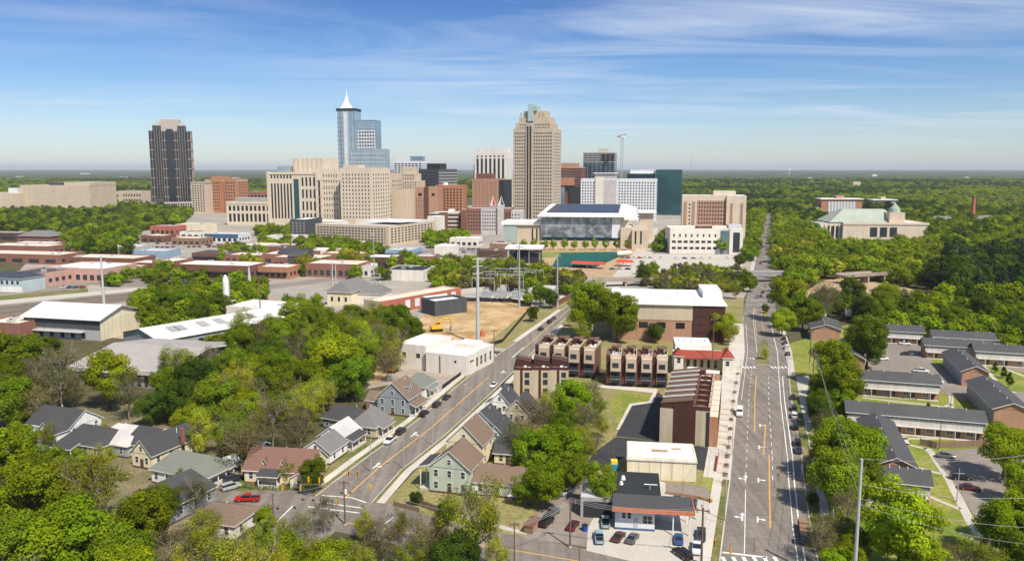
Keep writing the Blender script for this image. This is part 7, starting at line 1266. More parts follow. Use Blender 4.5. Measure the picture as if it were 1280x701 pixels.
# flatbed trailer with cab on the right kerb
t = thing('flatbed_truck', 'dark flatbed truck with brown timber load on the right kerb', 'truck', W(1006, 672), HR + math.pi); P = lambda nm, *a: MB().box(*a[:6], M(a[6])).build(nm, t)
P('bed', -1.2, 1.2, -5.5, 2.2, .9, 1.1, 'black_trim'); P('cab', -1.15, 1.15, 2.4, 4.6, .5, 2.6, 'black_wall'); P('windscreen', -1.0, 1.0, 4.603, 4.66, 1.6, 2.4, 'glass_house')
for k in range(6): P('timber_stack', -1.1, 1.1, -5.3 + 1.2 * k, -4.4 + 1.2 * k, 1.103, 1.7 + .25 * (k % 2), 'wood'); P('stake', 1.1, 1.2, -5.1 + 1.2 * k, -5.0 + 1.2 * k, 1.103, 2.3, 'black_trim')
wheel_set(t, (-1.0, 1.0), (-4.6, -3.5, 3.4), .5, .3)
# ================================================================== TREES
leafmat('leaf_bright', (.25, .33, .014), .45); leafmat('leaf_mid', (.18, .255, .016), .45); leafmat('leaf_dark', (.085, .14, .016), .4); leafmat('leaf_olive', (.20, .18, .075), .4); leafmat('leaf_yellow', (.32, .345, .03), .45); leafmat('leaf_pine', (.035, .055, .02), .25)
def crown_mesh(name, seed, m, clumps=46, per=150, leaf=.042, rz=.92, cz=1.30, shape='round', cr=(.20, .36), shell=.55, lobes=.22):
    g = np.random.default_rng(seed); d = g.normal(size=(clumps, 3)); d /= np.linalg.norm(d, axis=1)[:, None]
    ph = g.uniform(0, 6.28, 6)
    az = np.arctan2(d[:, 1], d[:, 0]); lob = 1 + lobes * (np.sin(2 * az + ph[0]) * .6 + np.sin(3 * az + ph[1] + 2 * d[:, 2]) * .6 + np.sin(5 * az + ph[2] - 3 * d[:, 2]) * .3)
    rad = (shell + (1 - shell) * g.random(clumps) ** .6) * lob * .80
    c = d * rad[:, None]; c[:, 2] *= rz
    if shape == 'cone': t = (c[:, 2] / rz + .9) / 1.8; c[:, :2] *= np.clip(1.15 - t, .12, 1)[:, None]
    if shape == 'spread': c[:, 2] = np.abs(c[:, 2]) * .9 - .25
    rr = g.uniform(cr[0], cr[1], clumps)
    ci = np.repeat(np.arange(clumps), (per * (rr / rr.mean()) ** 2).astype(int)); n = len(ci)
    q = g.normal(size=(n, 3)); q /= np.linalg.norm(q, axis=1)[:, None]; k = (.35 + .65 * g.random(n) ** .45)[:, None]
    P = c[ci] + q * k * rr[ci][:, None] * np.array([1, 1, .8]); out = P / (np.linalg.norm(P, axis=1)[:, None] + .01)
    nn = q * .8 + out * .45 + g.normal(size=(n, 3)) * .42 + np.array([0, 0, .25]); nn /= np.linalg.norm(nn, axis=1)[:, None]
    a = np.cross(nn, g.normal(size=(n, 3))); a /= np.linalg.norm(a, axis=1)[:, None]; b = np.cross(nn, a); s = leaf * g.uniform(.6, 1.35, n)[:, None]
    P[:, 2] += cz
    V = np.stack([P - a * s, P - b * s * .75 + a * s * .2, P + a * s, P + b * s * .75], 1).reshape(-1, 3)
    me = bpy.data.meshes.new(name); me.vertices.add(4 * n); me.vertices.foreach_set('co', V.astype(np.float32).ravel()); me.loops.add(4 * n); me.loops.foreach_set('vertex_index', np.arange(4 * n, dtype=np.int32)); me.polygons.add(n); me.polygons.foreach_set('loop_start', np.arange(n, dtype=np.int32) * 4)
    me.materials.append(M(m)); me.update(calc_edges=True)
    tc_ = g.uniform(.72, 1.22, clumps)[ci] * g.uniform(.82, 1.18, n); hue = g.uniform(-.12, .12, clumps)[ci]
    col = np.stack([tc_ * (1 + hue), tc_, tc_ * (1 - hue), np.ones(n)], 1).astype(np.float32)
    at = me.attributes.new('tint', 'FLOAT_COLOR', 'FACE'); at.data.foreach_set('color', col.ravel()); return me
def trunk_mesh(name, seed, m='trunk_bark', limbs=9, r=.06, top=1.2, twigs=0, spread=.75, h0=.32):
    rn = random.Random(seed); mb = MB(); mb.tube([(0, 0, 0), (.02, .01, .12), (rn.uniform(-.03, .03), rn.uniform(-.03, .03), .5), (rn.uniform(-.06, .06), rn.uniform(-.06, .06), top)], [r * 1.35, r, r * .75, r * .25], M(m), 7)
    def limb(p, d, L, rr, lev):
        a = p; pts = [a]; dd = d.copy()
        for _ in range(3): dd = (dd + Vector((rn.uniform(-.25, .25), rn.uniform(-.25, .25), rn.uniform(-.05, .25)))).normalized(); a = a + dd * L / 3; pts.append(a)
        mb.tube(pts, [rr, rr * .75, rr * .5, rr * .2], M(m), 5 if lev == 0 else 3)
        if lev < twigs:
            for _ in range(5 if lev == 0 else 4):
                q = pts[rn.choice((1, 2, 3))]; nd = (dd + Vector((rn.uniform(-1, 1), rn.uniform(-1, 1), rn.uniform(-.3, .8))) * .9).normalized(); limb(q, nd, L * rn.uniform(.4, .65), rr * .45, lev + 1)
    for i in range(limbs):
        a = 6.283 * (i + rn.uniform(-.3, .3)) / limbs; z = h0 + (top - h0 - .15) * rn.random(); limb(Vector((0, 0, z)), Vector((math.cos(a) * spread, math.sin(a) * spread, rn.uniform(.4, .9))).normalized(), rn.uniform(.55, .95), r * .5, 0)
    return mb.mesh(name)
KINDS_ = {}
def kind(nm, crowns, trunks, words): KINDS_[nm] = (crowns, trunks, words)
TB = [trunk_mesh('trunk', i, limbs=8, r=.05) for i in range(3)]
TW = [trunk_mesh('trunk', 20 + i, 'trunk_pale', limbs=11, r=.042, top=1.5, twigs=2, spread=.7, h0=.4) for i in range(3)]
kind('leaf', [crown_mesh('crown', 100 + i, 'leaf_bright', 60 + 6 * i, 235, .032, .88 + .05 * (i % 3), cr=(.16, .33), lobes=.26) for i in range(5)], TB, 'bright green leafy tree')
kind('mid', [crown_mesh('crown', 130 + i, 'leaf_mid', 56 + 6 * i, 240, .032, .95, cr=(.17, .34), lobes=.26) for i in range(4)], TB, 'mid green leafy tree')
kind('dense', [crown_mesh('crown', 150 + i, 'leaf_dark', 60, 240, .032, 1.0, cr=(.2, .36), lobes=.2) for i in range(3)], TB, 'dark green dense tree')
kind('sparse', [crown_mesh('crown', 170 + i, 'leaf_olive', 70, 62, .022, 1.0, cz=1.4, cr=(.14, .32), lobes=.2, shell=.35) for i in range(3)], TW, 'thin brownish tree with bare twigs')
kind('airy', [crown_mesh('crown', 190 + i, 'leaf_yellow', 74, 95, .025, 1.02, cz=1.4, cr=(.13, .30), lobes=.28, shell=.35) for i in range(3)], TW, 'airy yellow-green tree with visible branches')
kind('pine', [crown_mesh('crown', 210 + i, 'leaf_pine', 64, 170, .036, 1.15, cz=1.45, cr=(.15, .28), lobes=.28) for i in range(3)], TB, 'very dark evergreen tree')
kind('street', [crown_mesh('crown', 230 + i, 'leaf_bright', 30, 150, .05, 1.0, cz=1.5, cr=(.22, .38), lobes=.12) for i in range(2)], TB, 'small round street tree')
kind('cone', [crown_mesh('crown', 240 + i, 'leaf_dark', 44, 130, .045, 1.5, cz=1.6, shape='cone', cr=(.16, .3)) for i in range(2)], TB, 'small dark conical evergreen')
CZ = {'leaf': 1.3, 'mid': 1.3, 'dense': 1.3, 'sparse': 1.4, 'airy': 1.4, 'pine': 1.45, 'street': 1.5, 'cone': 1.6}
CAND = []                                    # (x, y, R, kind, region phrase, must, tint)
def tree_at(px, py, rpx, kd, where=None, must=True, tint=None):
    p = W(px, py)
    for _ in range(4): Rr = rpx * math.hypot(p.y, p.x, H) / F * .96; p = W(px, py, min(CZ[kd] * Rr, 60))
    CAND.append((p.x, p.y, Rr, kd, where, must, tint))
# trees one can single out: crown centre, crown radius (pixels of the photograph), kind, where it stands
ONE = [
 (738, 381, 33, 'leaf', 'left one of the pair by the white-roofed hall'), (772, 389, 31, 'leaf', 'left of the big white-roofed hall, right one of a pair'), (746, 366, 22, 'airy', 'behind the big pair left of the white-roofed hall'), (820, 412, 13, 'dense', 'low against the brick wall of the white-roofed hall'), (905, 405, 18, 'leaf', 'at the maroon corner of the white-roofed hall'), (912, 418, 10, 'airy', 'right of the red tiled corner building'),
 (716, 497, 28, 'leaf', 'in front of the tan-sided terrace row'), (690, 506, 20, 'airy', 'left of the round tree before the terrace'), (742, 487, 14, 'sparse', 'between the two brown terrace rows'), (735, 520, 22, 'sparse', 'right of the round tree on the grass before the terraces'), (665, 522, 26, 'sparse', 'with bare pale limbs below the short terrace'), (650, 545, 24, 'sparse', 'right of the pale blue house'),
 (668, 570, 32, 'leaf', 'at left of the clump above the shaded car lot'), (703, 560, 30, 'leaf', 'at top of the clump above the shaded car lot'), (716, 583, 25, 'mid', 'at right of the clump above the shaded car lot'), (682, 603, 27, 'leaf', 'at the bottom of the clump above the shaded car lot'), (660, 606, 20, 'mid', 'overhanging the white end of the brown-roofed house'), (749, 603, 27, 'mid', 'right beside the open repair bay'), (729, 545, 20, 'airy', 'at the edge of the asphalt yard'),
 (592, 648, 46, 'airy', 'in front of the pale green house'), (556, 640, 14, 'dense', 'beside the plank fence of the pale green house'), (520, 620, 9, 'dense', 'as a bush by the picket fence'), (568, 690, 30, 'dense', 'at the bottom edge below the airy yellow tree'), (528, 672, 30, 'sparse', 'at the bottom edge below the picket fence'), (478, 672, 30, 'sparse', 'by the signal crossing at the bottom'), (415, 694, 32, 'leaf', 'at the bottom edge below the signal crossing'), (380, 660, 26, 'sparse', 'with bare dark limbs over the signal crossing'), (620, 690, 22, 'airy', 'at the bottom edge by the thin dark pole'), (348, 690, 30, 'mid', 'at the bottom edge left of the signal crossing'), (330, 648, 18, 'leaf', 'at the corner below the red pickup'), (450, 700, 24, 'airy', 'at the bottom edge under the crosswalk'), (405, 640, 20, 'sparse', 'over the crosswalk of the signal crossing'), (500, 652, 18, 'airy', 'at the corner below the picket fence'), (352, 660, 20, 'airy', 'right of the hidden brown roof by the cross street'), (545, 668, 20, 'airy', 'between picket fence and bottom edge'), (455, 655, 17, 'airy', 'right of the signal crossing pole'), (375, 690, 24, 'airy', 'lowest by the left of the crossing'), (515, 690, 24, 'airy', 'at the bottom edge left of the dark dense tree'), (60, 545, 14, 'airy', 'right before the white gable'), (255, 650, 22, 'sparse', 'between hidden brown roof and hidden charcoal roof'), (200, 625, 24, 'mid', 'in front of the hidden charcoal roof'), (130, 545, 12, 'mid', 'behind the dark hipped porch house'), (748, 506, 13, 'airy', 'highest beside the court grass left of the long terrace'), (753, 530, 13, 'airy', 'middle beside the court left of the long terrace'), (745, 552, 12, 'sparse', 'beside the asphalt court entrance'), (731, 500, 12, 'mid', 'just right of the round tree before the terrace'), (128, 570, 18, 'airy', 'before the pale grey-green roof'), (100, 575, 16, 'mid', 'before the dark hipped porch house'), (225, 600, 14, 'mid', 'before the long windowed porch'), (735, 558, 15, 'airy', 'in the yard left of the asphalt court'), (728, 518, 17, 'airy', 'beside the grass before the terraces'), (640, 545, 14, 'mid', 'behind the pale blue house'),
 (1040, 444, 28, 'leaf', 'covering the road end of the brick gable block'), (1086, 424, 27, 'mid', 'wide over the upper car park'), (1056, 480, 27, 'leaf', 'left of the maroon-shrub apartment block'), (1032, 480, 19, 'mid', 'on the road side of the maroon-shrub block'), (1024, 513, 17, 'dense', 'olive and dense beside the kerb cars'), (1047, 552, 36, 'leaf', 'over the right kerb beside the black cars'), (1072, 560, 40, 'leaf', 'in the row over the long dark roof'), (1047, 594, 34, 'mid', 'lowest of the row over the right kerb'), (1082, 596, 27, 'mid', 'in front of the long dark roof'), (1126, 652, 49, 'leaf', 'filling the bottom right lawn'), (1160, 692, 24, 'leaf', 'at the bottom edge left of the lower car park'), (1060, 632, 22, 'sparse', 'on the lawn behind the tall white pole'), (1016, 622, 8, 'dense', 'by the kerb above the flatbed truck'),
 (1258, 556, 30, 'leaf', 'over the right edge apartment roof'), (1278, 596, 24, 'leaf', 'at the right edge beside the lower car park'), (1254, 660, 30, 'leaf', 'at the bottom right below the lower car park'), (1280, 640, 30, 'leaf', 'at the right edge below the lower car park'), (1230, 695, 26, 'airy', 'at the bottom edge below the lower car park'), (1188, 700, 20, 'sparse', 'at the bottom edge beside the lawn path'), (1285, 690, 26, 'mid', 'in the bottom right corner'),
 (1244, 458, 4.5, 'cone', 'left one of three on the right lawn'), (1255, 464, 5, 'cone', 'middle one of three on the right lawn'), (1262, 474, 6, 'cone', 'right one of three on the right lawn'), (1160, 510, 5, 'cone', 'on the lawn between the front apartment blocks'), (957, 440, 7, 'airy', 'on the planted traffic island'), (957, 385, 5, 'mid', 'on the small traffic island by the bridge'),
 (985, 372, 24, 'leaf', 'first by the road before the railway bridge'), (1004, 385, 22, 'leaf', 'second by the road before the railway bridge'), (978, 400, 16, 'leaf', 'beside the bend above the kerb cars'), (1030, 375, 22, 'sparse', 'left of the pale clearing'),
 (245, 470, 30, 'dense', 'right of the tan-roofed warehouse'), (222, 500, 24, 'dense', 'below the right end of the tan-roofed warehouse'), (270, 500, 32, 'mid', 'behind the charcoal roofed houses'), (300, 425, 22, 'leaf', 'below the white factory block'), (330, 440, 24, 'dense', 'between the factory block and the big bright tree'), (414, 438, 36, 'leaf', 'biggest, left of the white flat-roofed building'), (380, 470, 28, 'leaf', 'below left of the biggest bright tree'), (440, 470, 26, 'mid', 'behind the slate grey house'), (455, 430, 24, 'airy', 'right of the biggest bright tree'), (300, 545, 34, 'sparse', 'above the red-brown bungalow'), (340, 520, 32, 'sparse', 'at left of the small white garage'), (380, 508, 26, 'airy', 'beside the small white garage'), (370, 540, 22, 'sparse', 'above the patched dark roof'), (392, 590, 20, 'mid', 'in front of the grey-roofed white house'), (360, 588, 12, 'airy', 'at right of the red-brown bungalow'),
 (135, 470, 30, 'leaf', 'in front of the left end of the tan-roofed warehouse'), (160, 490, 24, 'sparse', 'below the tan-roofed warehouse'), (75, 470, 34, 'sparse', 'left of the tan-roofed warehouse'), (45, 500, 26, 'sparse', 'above the white gabled house'), (15, 440, 30, 'leaf', 'at the left edge below the brick building'), (12, 500, 28, 'mid', 'at the left edge above the white gabled house'), (10, 560, 34, 'leaf', 'at the left edge beside the metal porch'), (24, 545, 18, 'mid', 'covering the left end of the white gabled house'), (190, 505, 20, 'dense', 'behind the small grey-roofed white house'),
 (110, 600, 40, 'airy', 'before the charcoal cream-gabled house'), (40, 615, 42, 'leaf', 'in the lower left mass'), (85, 665, 48, 'leaf', 'biggest of the lower left mass'), (20, 680, 40, 'mid', 'in the bottom left corner'), (180, 640, 36, 'leaf', 'yellowish over the charcoal hidden roof'), (150, 690, 34, 'mid', 'at the bottom edge below the hidden roof'), (215, 680, 28, 'sparse', 'in front of the brown hidden roof'), (245, 612, 22, 'sparse', 'beside the white house with long porch'), (275, 690, 28, 'sparse', 'at the bottom edge below the brown hidden roof'), (310, 680, 24, 'airy', 'at the bottom edge right of the brown hidden roof'), (60, 580, 26, 'mid', 'in front of the metal porch house'), (150, 655, 24, 'airy', 'left of the hidden charcoal roof'), (255, 590, 9, 'dense', 'as a bush by the tiny white shed'),
 (500, 395, 18, 'leaf', 'in front of the orange shed, right'), (480, 400, 20, 'mid', 'in front of the orange shed'), (514, 412, 20, 'mid', 'at the left corner of the dirt lot'), (440, 395, 16, 'mid', 'below the hipped hall'), (460, 405, 16, 'leaf', 'between hipped hall and orange shed'), (395, 400, 22, 'mid', 'below left of the hipped hall'), (372, 385, 20, 'leaf', 'left of the hipped hall'), (350, 425, 22, 'mid', 'below the dark timber pole'), (490, 440, 20, 'airy', 'left of the white flat-roofed building'), (365, 410, 20, 'leaf', 'right of the dark timber pole'),
 (675, 365, 13, 'mid', 'on the bank right of the substation'), (688, 372, 11, 'dense', 'conical on the bank right of the substation'), (667, 390, 10, 'mid', 'on the grass bank by the dirt lot'), (660, 372, 9, 'leaf', 'at the corner of the dirt lot'), (715, 395, 10, 'airy', 'at the upper end of the side street'), (728, 410, 14, 'airy', 'left of the big pair by the white-roofed hall'),
 (932, 345, 11, 'mid', 'by the road behind the white-roofed hall'), (925, 323, 9, 'dense', 'at the right end of the deck parking'), (938, 352, 10, 'leaf', 'by the railway bridge'), (920, 360, 10, 'airy', 'behind the right end of the white-roofed hall'),
]
for px, py, r, kd, wh in ONE: tree_at(px, py, r, kd, wh)
for px in (655, 667.5, 681, 692, 706, 718, 732, 743, 757, 771, 784): tree_at(px, 304.5, 5.6, 'street', 'row')
for px, py in ((865, 303), (879, 302.5), (895, 303), (902, 305)): tree_at(px, py, 8.5, 'street', 'deck row')
# roads and lots keep free of trees
for P2 in ([(1018, 402), (1068, 400), (1072, 424), (1022, 426)], [(1000, 560), (1012, 560), (1034, 690), (1000, 690)], [(1030, 296), (1165, 296), (1160, 313), (1040, 313)], [(1022, 266), (1122, 262), (1122, 275), (1022, 278)], [(1200, 282), (1230, 282), (1230, 290), (1200, 290)]): occupy([W(*p)[:2] for p in P2])
for P2 in ([*Lp, *Rp[::-1]], [*SL, *SR[::-1]]): occupy([W(*p)[:2] for p in P2])
for P2 in ([(-120, 383), (185, 355), (330, 346), (330, 358), (185, 376), (60, 396), (-120, 420)], [(505, 424), (548, 374), (664, 376), (640, 430), (560, 436)], [(722, 348), (776, 316), (925, 316), (930, 332), (860, 334)], [(640, 333), (655, 303), (800, 303), (822, 308), (765, 366), (720, 366), (730, 346)],
           [(1073, 440), (1120, 425), (1160, 428), (1215, 480), (1240, 490), (1235, 504), (1140, 472), (1080, 468)], [(1165, 570), (1178, 560), (1300, 575), (1300, 668), (1232, 668)], [(655, 684), (720, 590), (770, 540), (905, 540), (905, 701), (735, 701)], [(985, 378), (1030, 350), (1062, 347), (1130, 358), (1165, 372), (1120, 376), (1060, 366), (1010, 384)]): occupy([W(*p)[:2] for p in P2])
FB = [(min(p[0] for p in q), max(p[0] for p in q), min(p[1] for p in q), max(p[1] for p in q), q) for q in FOOT]
def free(x, y): return not any(a <= x <= b and c <= y <= d and inside(q, x, y) for a, b, c, d, q in FB)
cells = {}
def crowded(x, y, r):
    k = (int(x // 20), int(y // 20))
    for i in (-1, 0, 1):
        for j in (-1, 0, 1):
            for (a, b, rr) in cells.get((k[0] + i, k[1] + j), ()):
                if math.hypot(a - x, b - y) < (rr + r) * .62: return True
    return False
def note(x, y, r): cells.setdefault((int(x // 20), int(y // 20)), []).append((x, y, r))
for c in CAND: note(c[0], c[1], c[2])
REG = [
 ('in the lower left woods', [(-40, 620), (60, 590), (250, 650), (330, 690), (420, 705), (420, 740), (-60, 740)], (4, 6.5), 'leaf leaf airy airy sparse', .9),
 ('in the woods above the left houses', [(-40, 440), (60, 440), (95, 480), (80, 520), (-40, 540)], (4, 6.5), 'sparse sparse mid leaf', .9),
 ('in the woods behind the charcoal roofs', [(200, 500), (215, 460), (270, 425), (400, 400), (520, 395), (500, 450), (440, 480), (400, 520), (330, 560), (260, 550)], (4, 7), 'leaf mid airy sparse airy leaf', .92),
 ('in the trees below the hipped hall', [(330, 410), (350, 375), (400, 375), (420, 400), (530, 400), (520, 425), (420, 420)], (3.5, 5.5), 'leaf mid mid', 1),
 ('in the belt before the long beige block', [(-60, 272), (0, 262), (110, 257), (180, 256), (238, 264), (228, 276), (172, 284), (158, 312), (90, 312), (80, 288), (-60, 290)], (6, 8.5), 'mid mid leaf dense mid', 1),
 ('in the clump beside the railway', [(172, 392), (182, 366), (230, 352), (310, 352), (318, 372), (280, 384), (240, 400), (190, 410)], (4.5, 7), 'leaf mid leaf', 1),
 ('before the market hall', [(130, 348), (190, 330), (310, 338), (320, 350), (180, 362)], (3.5, 5.5), 'mid leaf', 28),
 ('among the low brick buildings', [(250, 316), (330, 290), (430, 300), (530, 318), (560, 330), (480, 345), (380, 338)], (4, 6.5), 'mid leaf leaf airy', 64),
 ('in front of the tan garage', [(383, 300), (394, 296), (472, 306), (480, 312), (400, 308)], (5, 7), 'leaf mid', .9),
 ('below the cream courthouse', [(320, 286), (378, 284), (376, 292), (325, 294)], (5, 7), 'mid leaf', .7),
 ('below the stepped garage', [(530, 293), (580, 290), (584, 298), (534, 304)], (5, 7), 'leaf', .9),
 ('in the grove left of the stage pavilion', [(540, 338), (560, 322), (640, 326), (690, 336), (740, 340), (720, 358), (640, 352), (545, 352)], (3.5, 6), 'airy leaf sparse mid', .9),
 ('along the road beside the convention hall', [(800, 334), (808, 316), (828, 290), (842, 286), (836, 300), (826, 318), (818, 340), (806, 346)], (4, 5.5), 'mid dense mid', 1),
 ('in the planting below the white deck', [(800, 346), (850, 330), (925, 332), (940, 348), (900, 358), (830, 356)], (3, 4.5), 'sparse sparse airy mid', .8),
 ('in the avenue left of the long road', [(933, 318), (936, 270), (946, 256), (968, 256), (966, 264), (955, 266), (948, 290), (944, 318)], (5, 7), 'mid leaf mid', 1),
 ('in the woods right of the long road', [(968, 330), (969, 270), (1030, 285), (1160, 300), (1180, 330), (1130, 348), (1040, 344), (990, 350)], (5, 8), 'mid leaf mid airy leaf', 1),
 ('in the dark evergreen wood at right', [(1130, 340), (1160, 318), (1400, 300), (1400, 370), (1240, 360), (1170, 356)], (6, 9), 'pine pine dense', 1),
 ('in the woods above the upper car park', [(1000, 400), (1010, 384), (1060, 368), (1120, 378), (1165, 380), (1180, 362), (1400, 380), (1400, 440), (1240, 420), (1170, 408), (1110, 402)], (4.5, 7.5), 'leaf mid mid dense', 1),
 ('on the scrubby bank by the road bridge', [(968, 352), (1100, 356), (1170, 364), (1170, 374), (1110, 362), (1040, 350), (970, 360)], (2.6, 4), 'sparse sparse airy', 1),
 ('around the green-roofed hall', [(970, 262), (1400, 262), (1400, 310), (1180, 312), (1030, 296), (970, 280)], (6, 9), 'mid leaf mid dense', .9),
 ('behind the white factory block', [(200, 345), (330, 352), (328, 372), (200, 372)], (4.5, 6.5), 'leaf mid', 22),
 ('between the terraces and the houses', [(655, 520), (720, 510), (740, 540), (700, 560), (650, 560)], (3, 4.5), 'sparse mid leaf', 14),
 ('on the right apartment lawns', [(1018, 700), (1012, 480), (1060, 420), (1060, 480), (1050, 580), (1080, 650), (1110, 720), (1020, 720)], (3, 4.5), 'leaf mid sparse', 30),
 ('behind the right apartments', [(1160, 412), (1280, 432), (1400, 440), (1400, 420), (1170, 400)], (4.5, 6.5), 'leaf mid', .8),
]
HALF = [b for b in REG]
for ri, (wh, poly, (r0, r1), kinds, dens) in enumerate(REG):
    rn = random.Random(50 + ri); ks = kinds.split(); Wp = [W(px, py, 6) for px, py in poly]; xs = [p.x for p in Wp]; ysw = [p.y for p in Wp]
    area = (max(xs) - min(xs)) * (max(ysw) - min(ysw)); tries = int(area / (r0 * r0 * 1.2)) + 60; cnt = 0; cap = dens if dens > 1 else 10 ** 6; dens = min(dens, 1); pts2 = [(p.x, p.y) for p in Wp]
    for _ in range(min(tries, 40000)):
        x, y = rn.uniform(min(xs), max(xs)), rn.uniform(min(ysw), max(ysw)); Rr = rn.uniform(r0, r1)
        if rn.random() > dens or not inside(pts2, x, y) or crowded(x, y, Rr) or not free(x, y): continue
        note(x, y, Rr); CAND.append((x, y, Rr, rn.choice(ks), wh, False, None)); cnt += 1
        if cnt >= cap: break
# the far woods, thinner with distance
g = np.random.default_rng(77); FARP = []
gn = np.random.default_rng(3).random((64, 64))
def patch(x, y, s): i, j = x / s + 32.5, y / s; a, b = int(math.floor(i)), int(math.floor(j)); u, v = i - a, j - b; q = lambda m, n: gn[m % 64, n % 64]; return (q(a, b) * (1 - u) + q(a + 1, b) * u) * (1 - v) + (q(a, b + 1) * (1 - u) + q(a + 1, b + 1) * u) * v
def pick_kind(x, y):
    q = patch(x, y, 160) * .6 + patch(x, y, 420) * .4 + g.normal() * .14
    return 5 if q < .24 else 2 if q < .38 else 0 if q < .58 else 1 if q < .78 else 4 if q < .9 else 3
for y0, y1, gap in ((700, 1300, 11.5), (1300, 2000, 13.5), (2000, 2900, 17), (2900, 4300, 22)):
    n = int((y1 - y0) * y1 * 1.5 / gap ** 2); X = g.uniform(-.75 * y1, .75 * y1, n); Y = g.uniform(y0, y1, n)
    for x, y in zip(X, Y):
        if abs(x) > .74 * y + 60: continue
        px, py = proj((x, y, 0))
        if px < 962 and py > (266 if px > 830 else 247 + (px < 330) * 6): continue                        # downtown
        if 952 < px < 967 and py > 268: continue
        if not free(x, y): continue
        Rr = g.uniform(.42, .62) * gap
        if y < 1300 and crowded(x, y, Rr): continue
        FARP.append((x, y, Rr * 1.06, pick_kind(x, y)))
# the nearest single trees become things of their own, the rest of the woods one mass
vis = [c for c in CAND if -60 < proj((c[0], c[1], c[2]))[0] < 1340 and proj((c[0], c[1], 2.3 * c[2]))[1] < 700]
must = [c for c in vis if c[5]]; rest = sorted([c for c in CAND if not c[5]], key=lambda c: -c[2] / math.hypot(c[0], c[1]))
keep = [c for c in rest if c in vis][:300 - len(must)]; ks_ = set(keep); mass = [c for c in rest if c not in ks_]
def place_tree(c, label, group):
    crowns, trunks, words = KINDS_[c[3]]; rn = random.Random(int(c[0] * 31 + c[1] * 17)); t = thing('tree', label, 'tree', (c[0], c[1], 0), rn.uniform(0, 6.28), group); sc = c[2] * rn.uniform(.96, 1.04); t.scale = (sc, sc * rn.uniform(.92, 1.08), sc * rn.uniform(.92, 1.10))
    put('trunk', rn.choice(trunks), t); k = put('crown', rn.choice(crowns), t); v = rn.uniform(.88, 1.12); k.color = (v * rn.uniform(.92, 1.08), v, v * .95, 1)
ORD = ['leftmost', 'second from left', 'third from left', 'fourth from left', 'fifth from left', 'sixth from left', 'seventh from left', 'eighth from left', 'ninth from left', 'tenth from left', 'eleventh from left', 'twelfth from left']
for c in must:
    if c[4] not in ('row', 'deck row'):
        lb = KINDS_[c[3]][2] + ' ' + c[4]
        if len(lb.split()) > 16: lb = lb.replace(' with bare twigs', '').replace(' with visible branches', '')
        place_tree(c, lb, None)
for key, ph, gname in (('row', 'small round street tree of the row before the convention hall', 'street trees before the convention hall'), ('deck row', 'small street tree before the white deck', 'street trees before the white deck')):
    L = sorted([c for c in must if c[4] == key], key=lambda c: proj(c[:3])[0])
    for i, c in enumerate(L): place_tree(c, ph + ', ' + ORD[i], gname)
by = {}
for c in keep: by.setdefault((c[4], c[3]), []).append(c)
for (wh, kd), L in by.items():
    L.sort(key=lambda c: proj((c[0], c[1], c[2]))[0])
    for i, c in enumerate(L):
        if len(L) <= 12: place_tree(c, KINDS_[kd][2].replace(' with bare twigs', '').replace(' with visible branches', '') + ' ' + wh + (', ' + ORD[i] if len(L) > 1 else ''), 'trees ' + wh)
        else: place_tree(c, KINDS_[kd][2].replace(' with bare twigs', '').replace(' with visible branches', '') + ' ' + wh, 'trees ' + wh)
# light crowns for the mass of the woods, instanced on points
LOD = bpy.data.collections.new('wood_crowns'); order = ['mid', 'leaf', 'dense', 'sparse', 'airy', 'pine']
for i, kd in enumerate(order):
    mtn = {'mid': 'leaf_mid', 'leaf': 'leaf_bright', 'dense': 'leaf_dark', 'sparse': 'leaf_olive', 'airy': 'leaf_yellow', 'pine': 'leaf_pine'}[kd]
    o = bpy.data.objects.new('crown_%d' % i, crown_mesh('crown', 300 + i, mtn, 24, 62, .085, .95, cz=1.05, cr=(.26, .42), lobes=.25)); LOD.objects.link(o)
pts = [(c[0], c[1], 0, c[2], order.index(c[3]) if c[3] in order else 0) for c in mass] + [(x, y, 0, r, k) for x, y, r, k in FARP]
me = bpy.data.meshes.new('woods'); me.from_pydata([p[:3] for p in pts], [], [])
for nm, tp, vals in (('scl', 'FLOAT', [p[3] for p in pts]), ('pick', 'INT', [p[4] for p in pts]), ('yaw', 'FLOAT', list(g.uniform(0, 6.28, len(pts))))):
    a = me.attributes.new(nm, tp, 'POINT'); a.data.foreach_set('value', vals)
wo_ = put('woods', me); tag(wo_, 'spring green woods of countless trees stretching away beyond the streets', 'woods', kind='stuff')
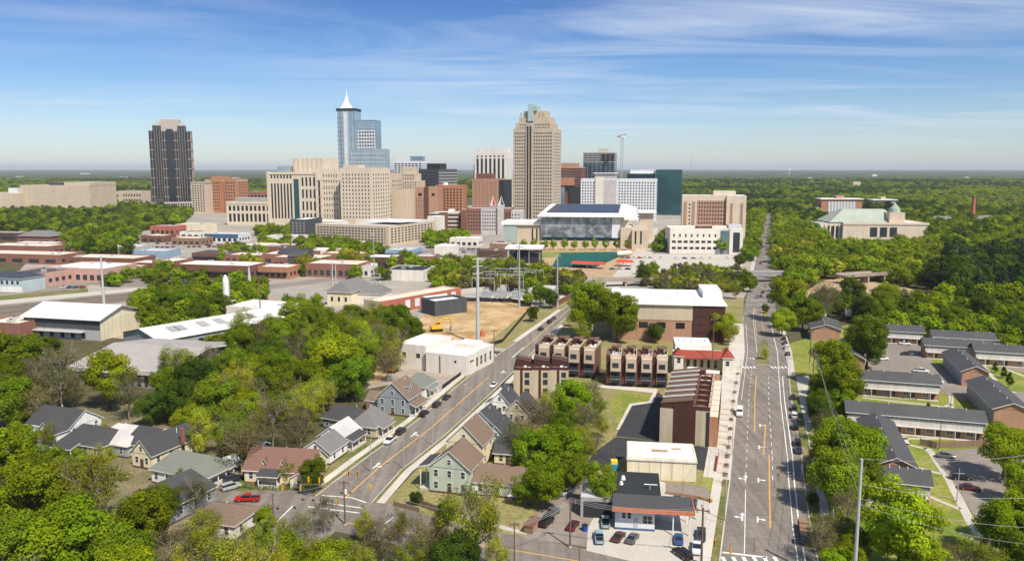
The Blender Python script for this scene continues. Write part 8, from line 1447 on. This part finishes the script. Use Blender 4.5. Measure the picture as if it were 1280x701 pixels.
ng = bpy.data.node_groups.new('woods', 'GeometryNodeTree'); ng.interface.new_socket('Geometry', in_out='INPUT', socket_type='NodeSocketGeometry'); ng.interface.new_socket('Geometry', in_out='OUTPUT', socket_type='NodeSocketGeometry')
gi = ng.nodes.new('NodeGroupInput'); go = ng.nodes.new('NodeGroupOutput'); ip = ng.nodes.new('GeometryNodeInstanceOnPoints'); ci = ng.nodes.new('GeometryNodeCollectionInfo'); ci.inputs['Collection'].default_value = LOD; ci.inputs['Separate Children'].default_value = True; ci.inputs['Reset Children'].default_value = True
def attr(nm, tp): n = ng.nodes.new('GeometryNodeInputNamedAttribute'); n.data_type = tp; n.inputs['Name'].default_value = nm; return n.outputs['Attribute']
cx = ng.nodes.new('ShaderNodeCombineXYZ'); ng.links.new(attr('yaw', 'FLOAT'), cx.inputs['Z']); er = ng.nodes.new('FunctionNodeEulerToRotation'); ng.links.new(cx.outputs[0], er.inputs[0]); sc_ = ng.nodes.new('ShaderNodeCombineXYZ'); s_ = attr('scl', 'FLOAT')
for k in range(3): ng.links.new(s_, sc_.inputs[k])
ng.links.new(gi.outputs[0], ip.inputs['Points']); ng.links.new(ci.outputs[0], ip.inputs['Instance']); ip.inputs['Pick Instance'].default_value = True; ng.links.new(attr('pick', 'INT'), ip.inputs['Instance Index']); ng.links.new(er.outputs[0], ip.inputs['Rotation']); ng.links.new(sc_.outputs[0], ip.inputs['Scale']); ng.links.new(ip.outputs[0], go.inputs[0])
md = wo_.modifiers.new('woods', 'NODES'); md.node_group = ng
print('trees', len(must), len(keep), 'mass', len(mass), 'far', len(FARP))
# ------------------------------------------------------------------ the air
mb = MB(); mb.box(-52500, 52500, -900, 52500, -1, 225, mat('air', (1, 1, 1)))
hz = mb.build('haze'); hz['kind'] = 'stuff'; hz['label'] = 'thin bluish haze over the distant woods'; hz['category'] = 'haze'
am = M('air').node_tree; am.nodes.clear(); ao = am.nodes.new('ShaderNodeOutputMaterial'); pv = am.nodes.new('ShaderNodeVolumePrincipled')
pv.inputs['Color'].default_value = (.82, .88, .98, 1); pv.inputs['Density'].default_value = 0.00004; pv.inputs['Anisotropy'].default_value = 0.0
am.links.new(pv.outputs[0], ao.inputs['Volume'])
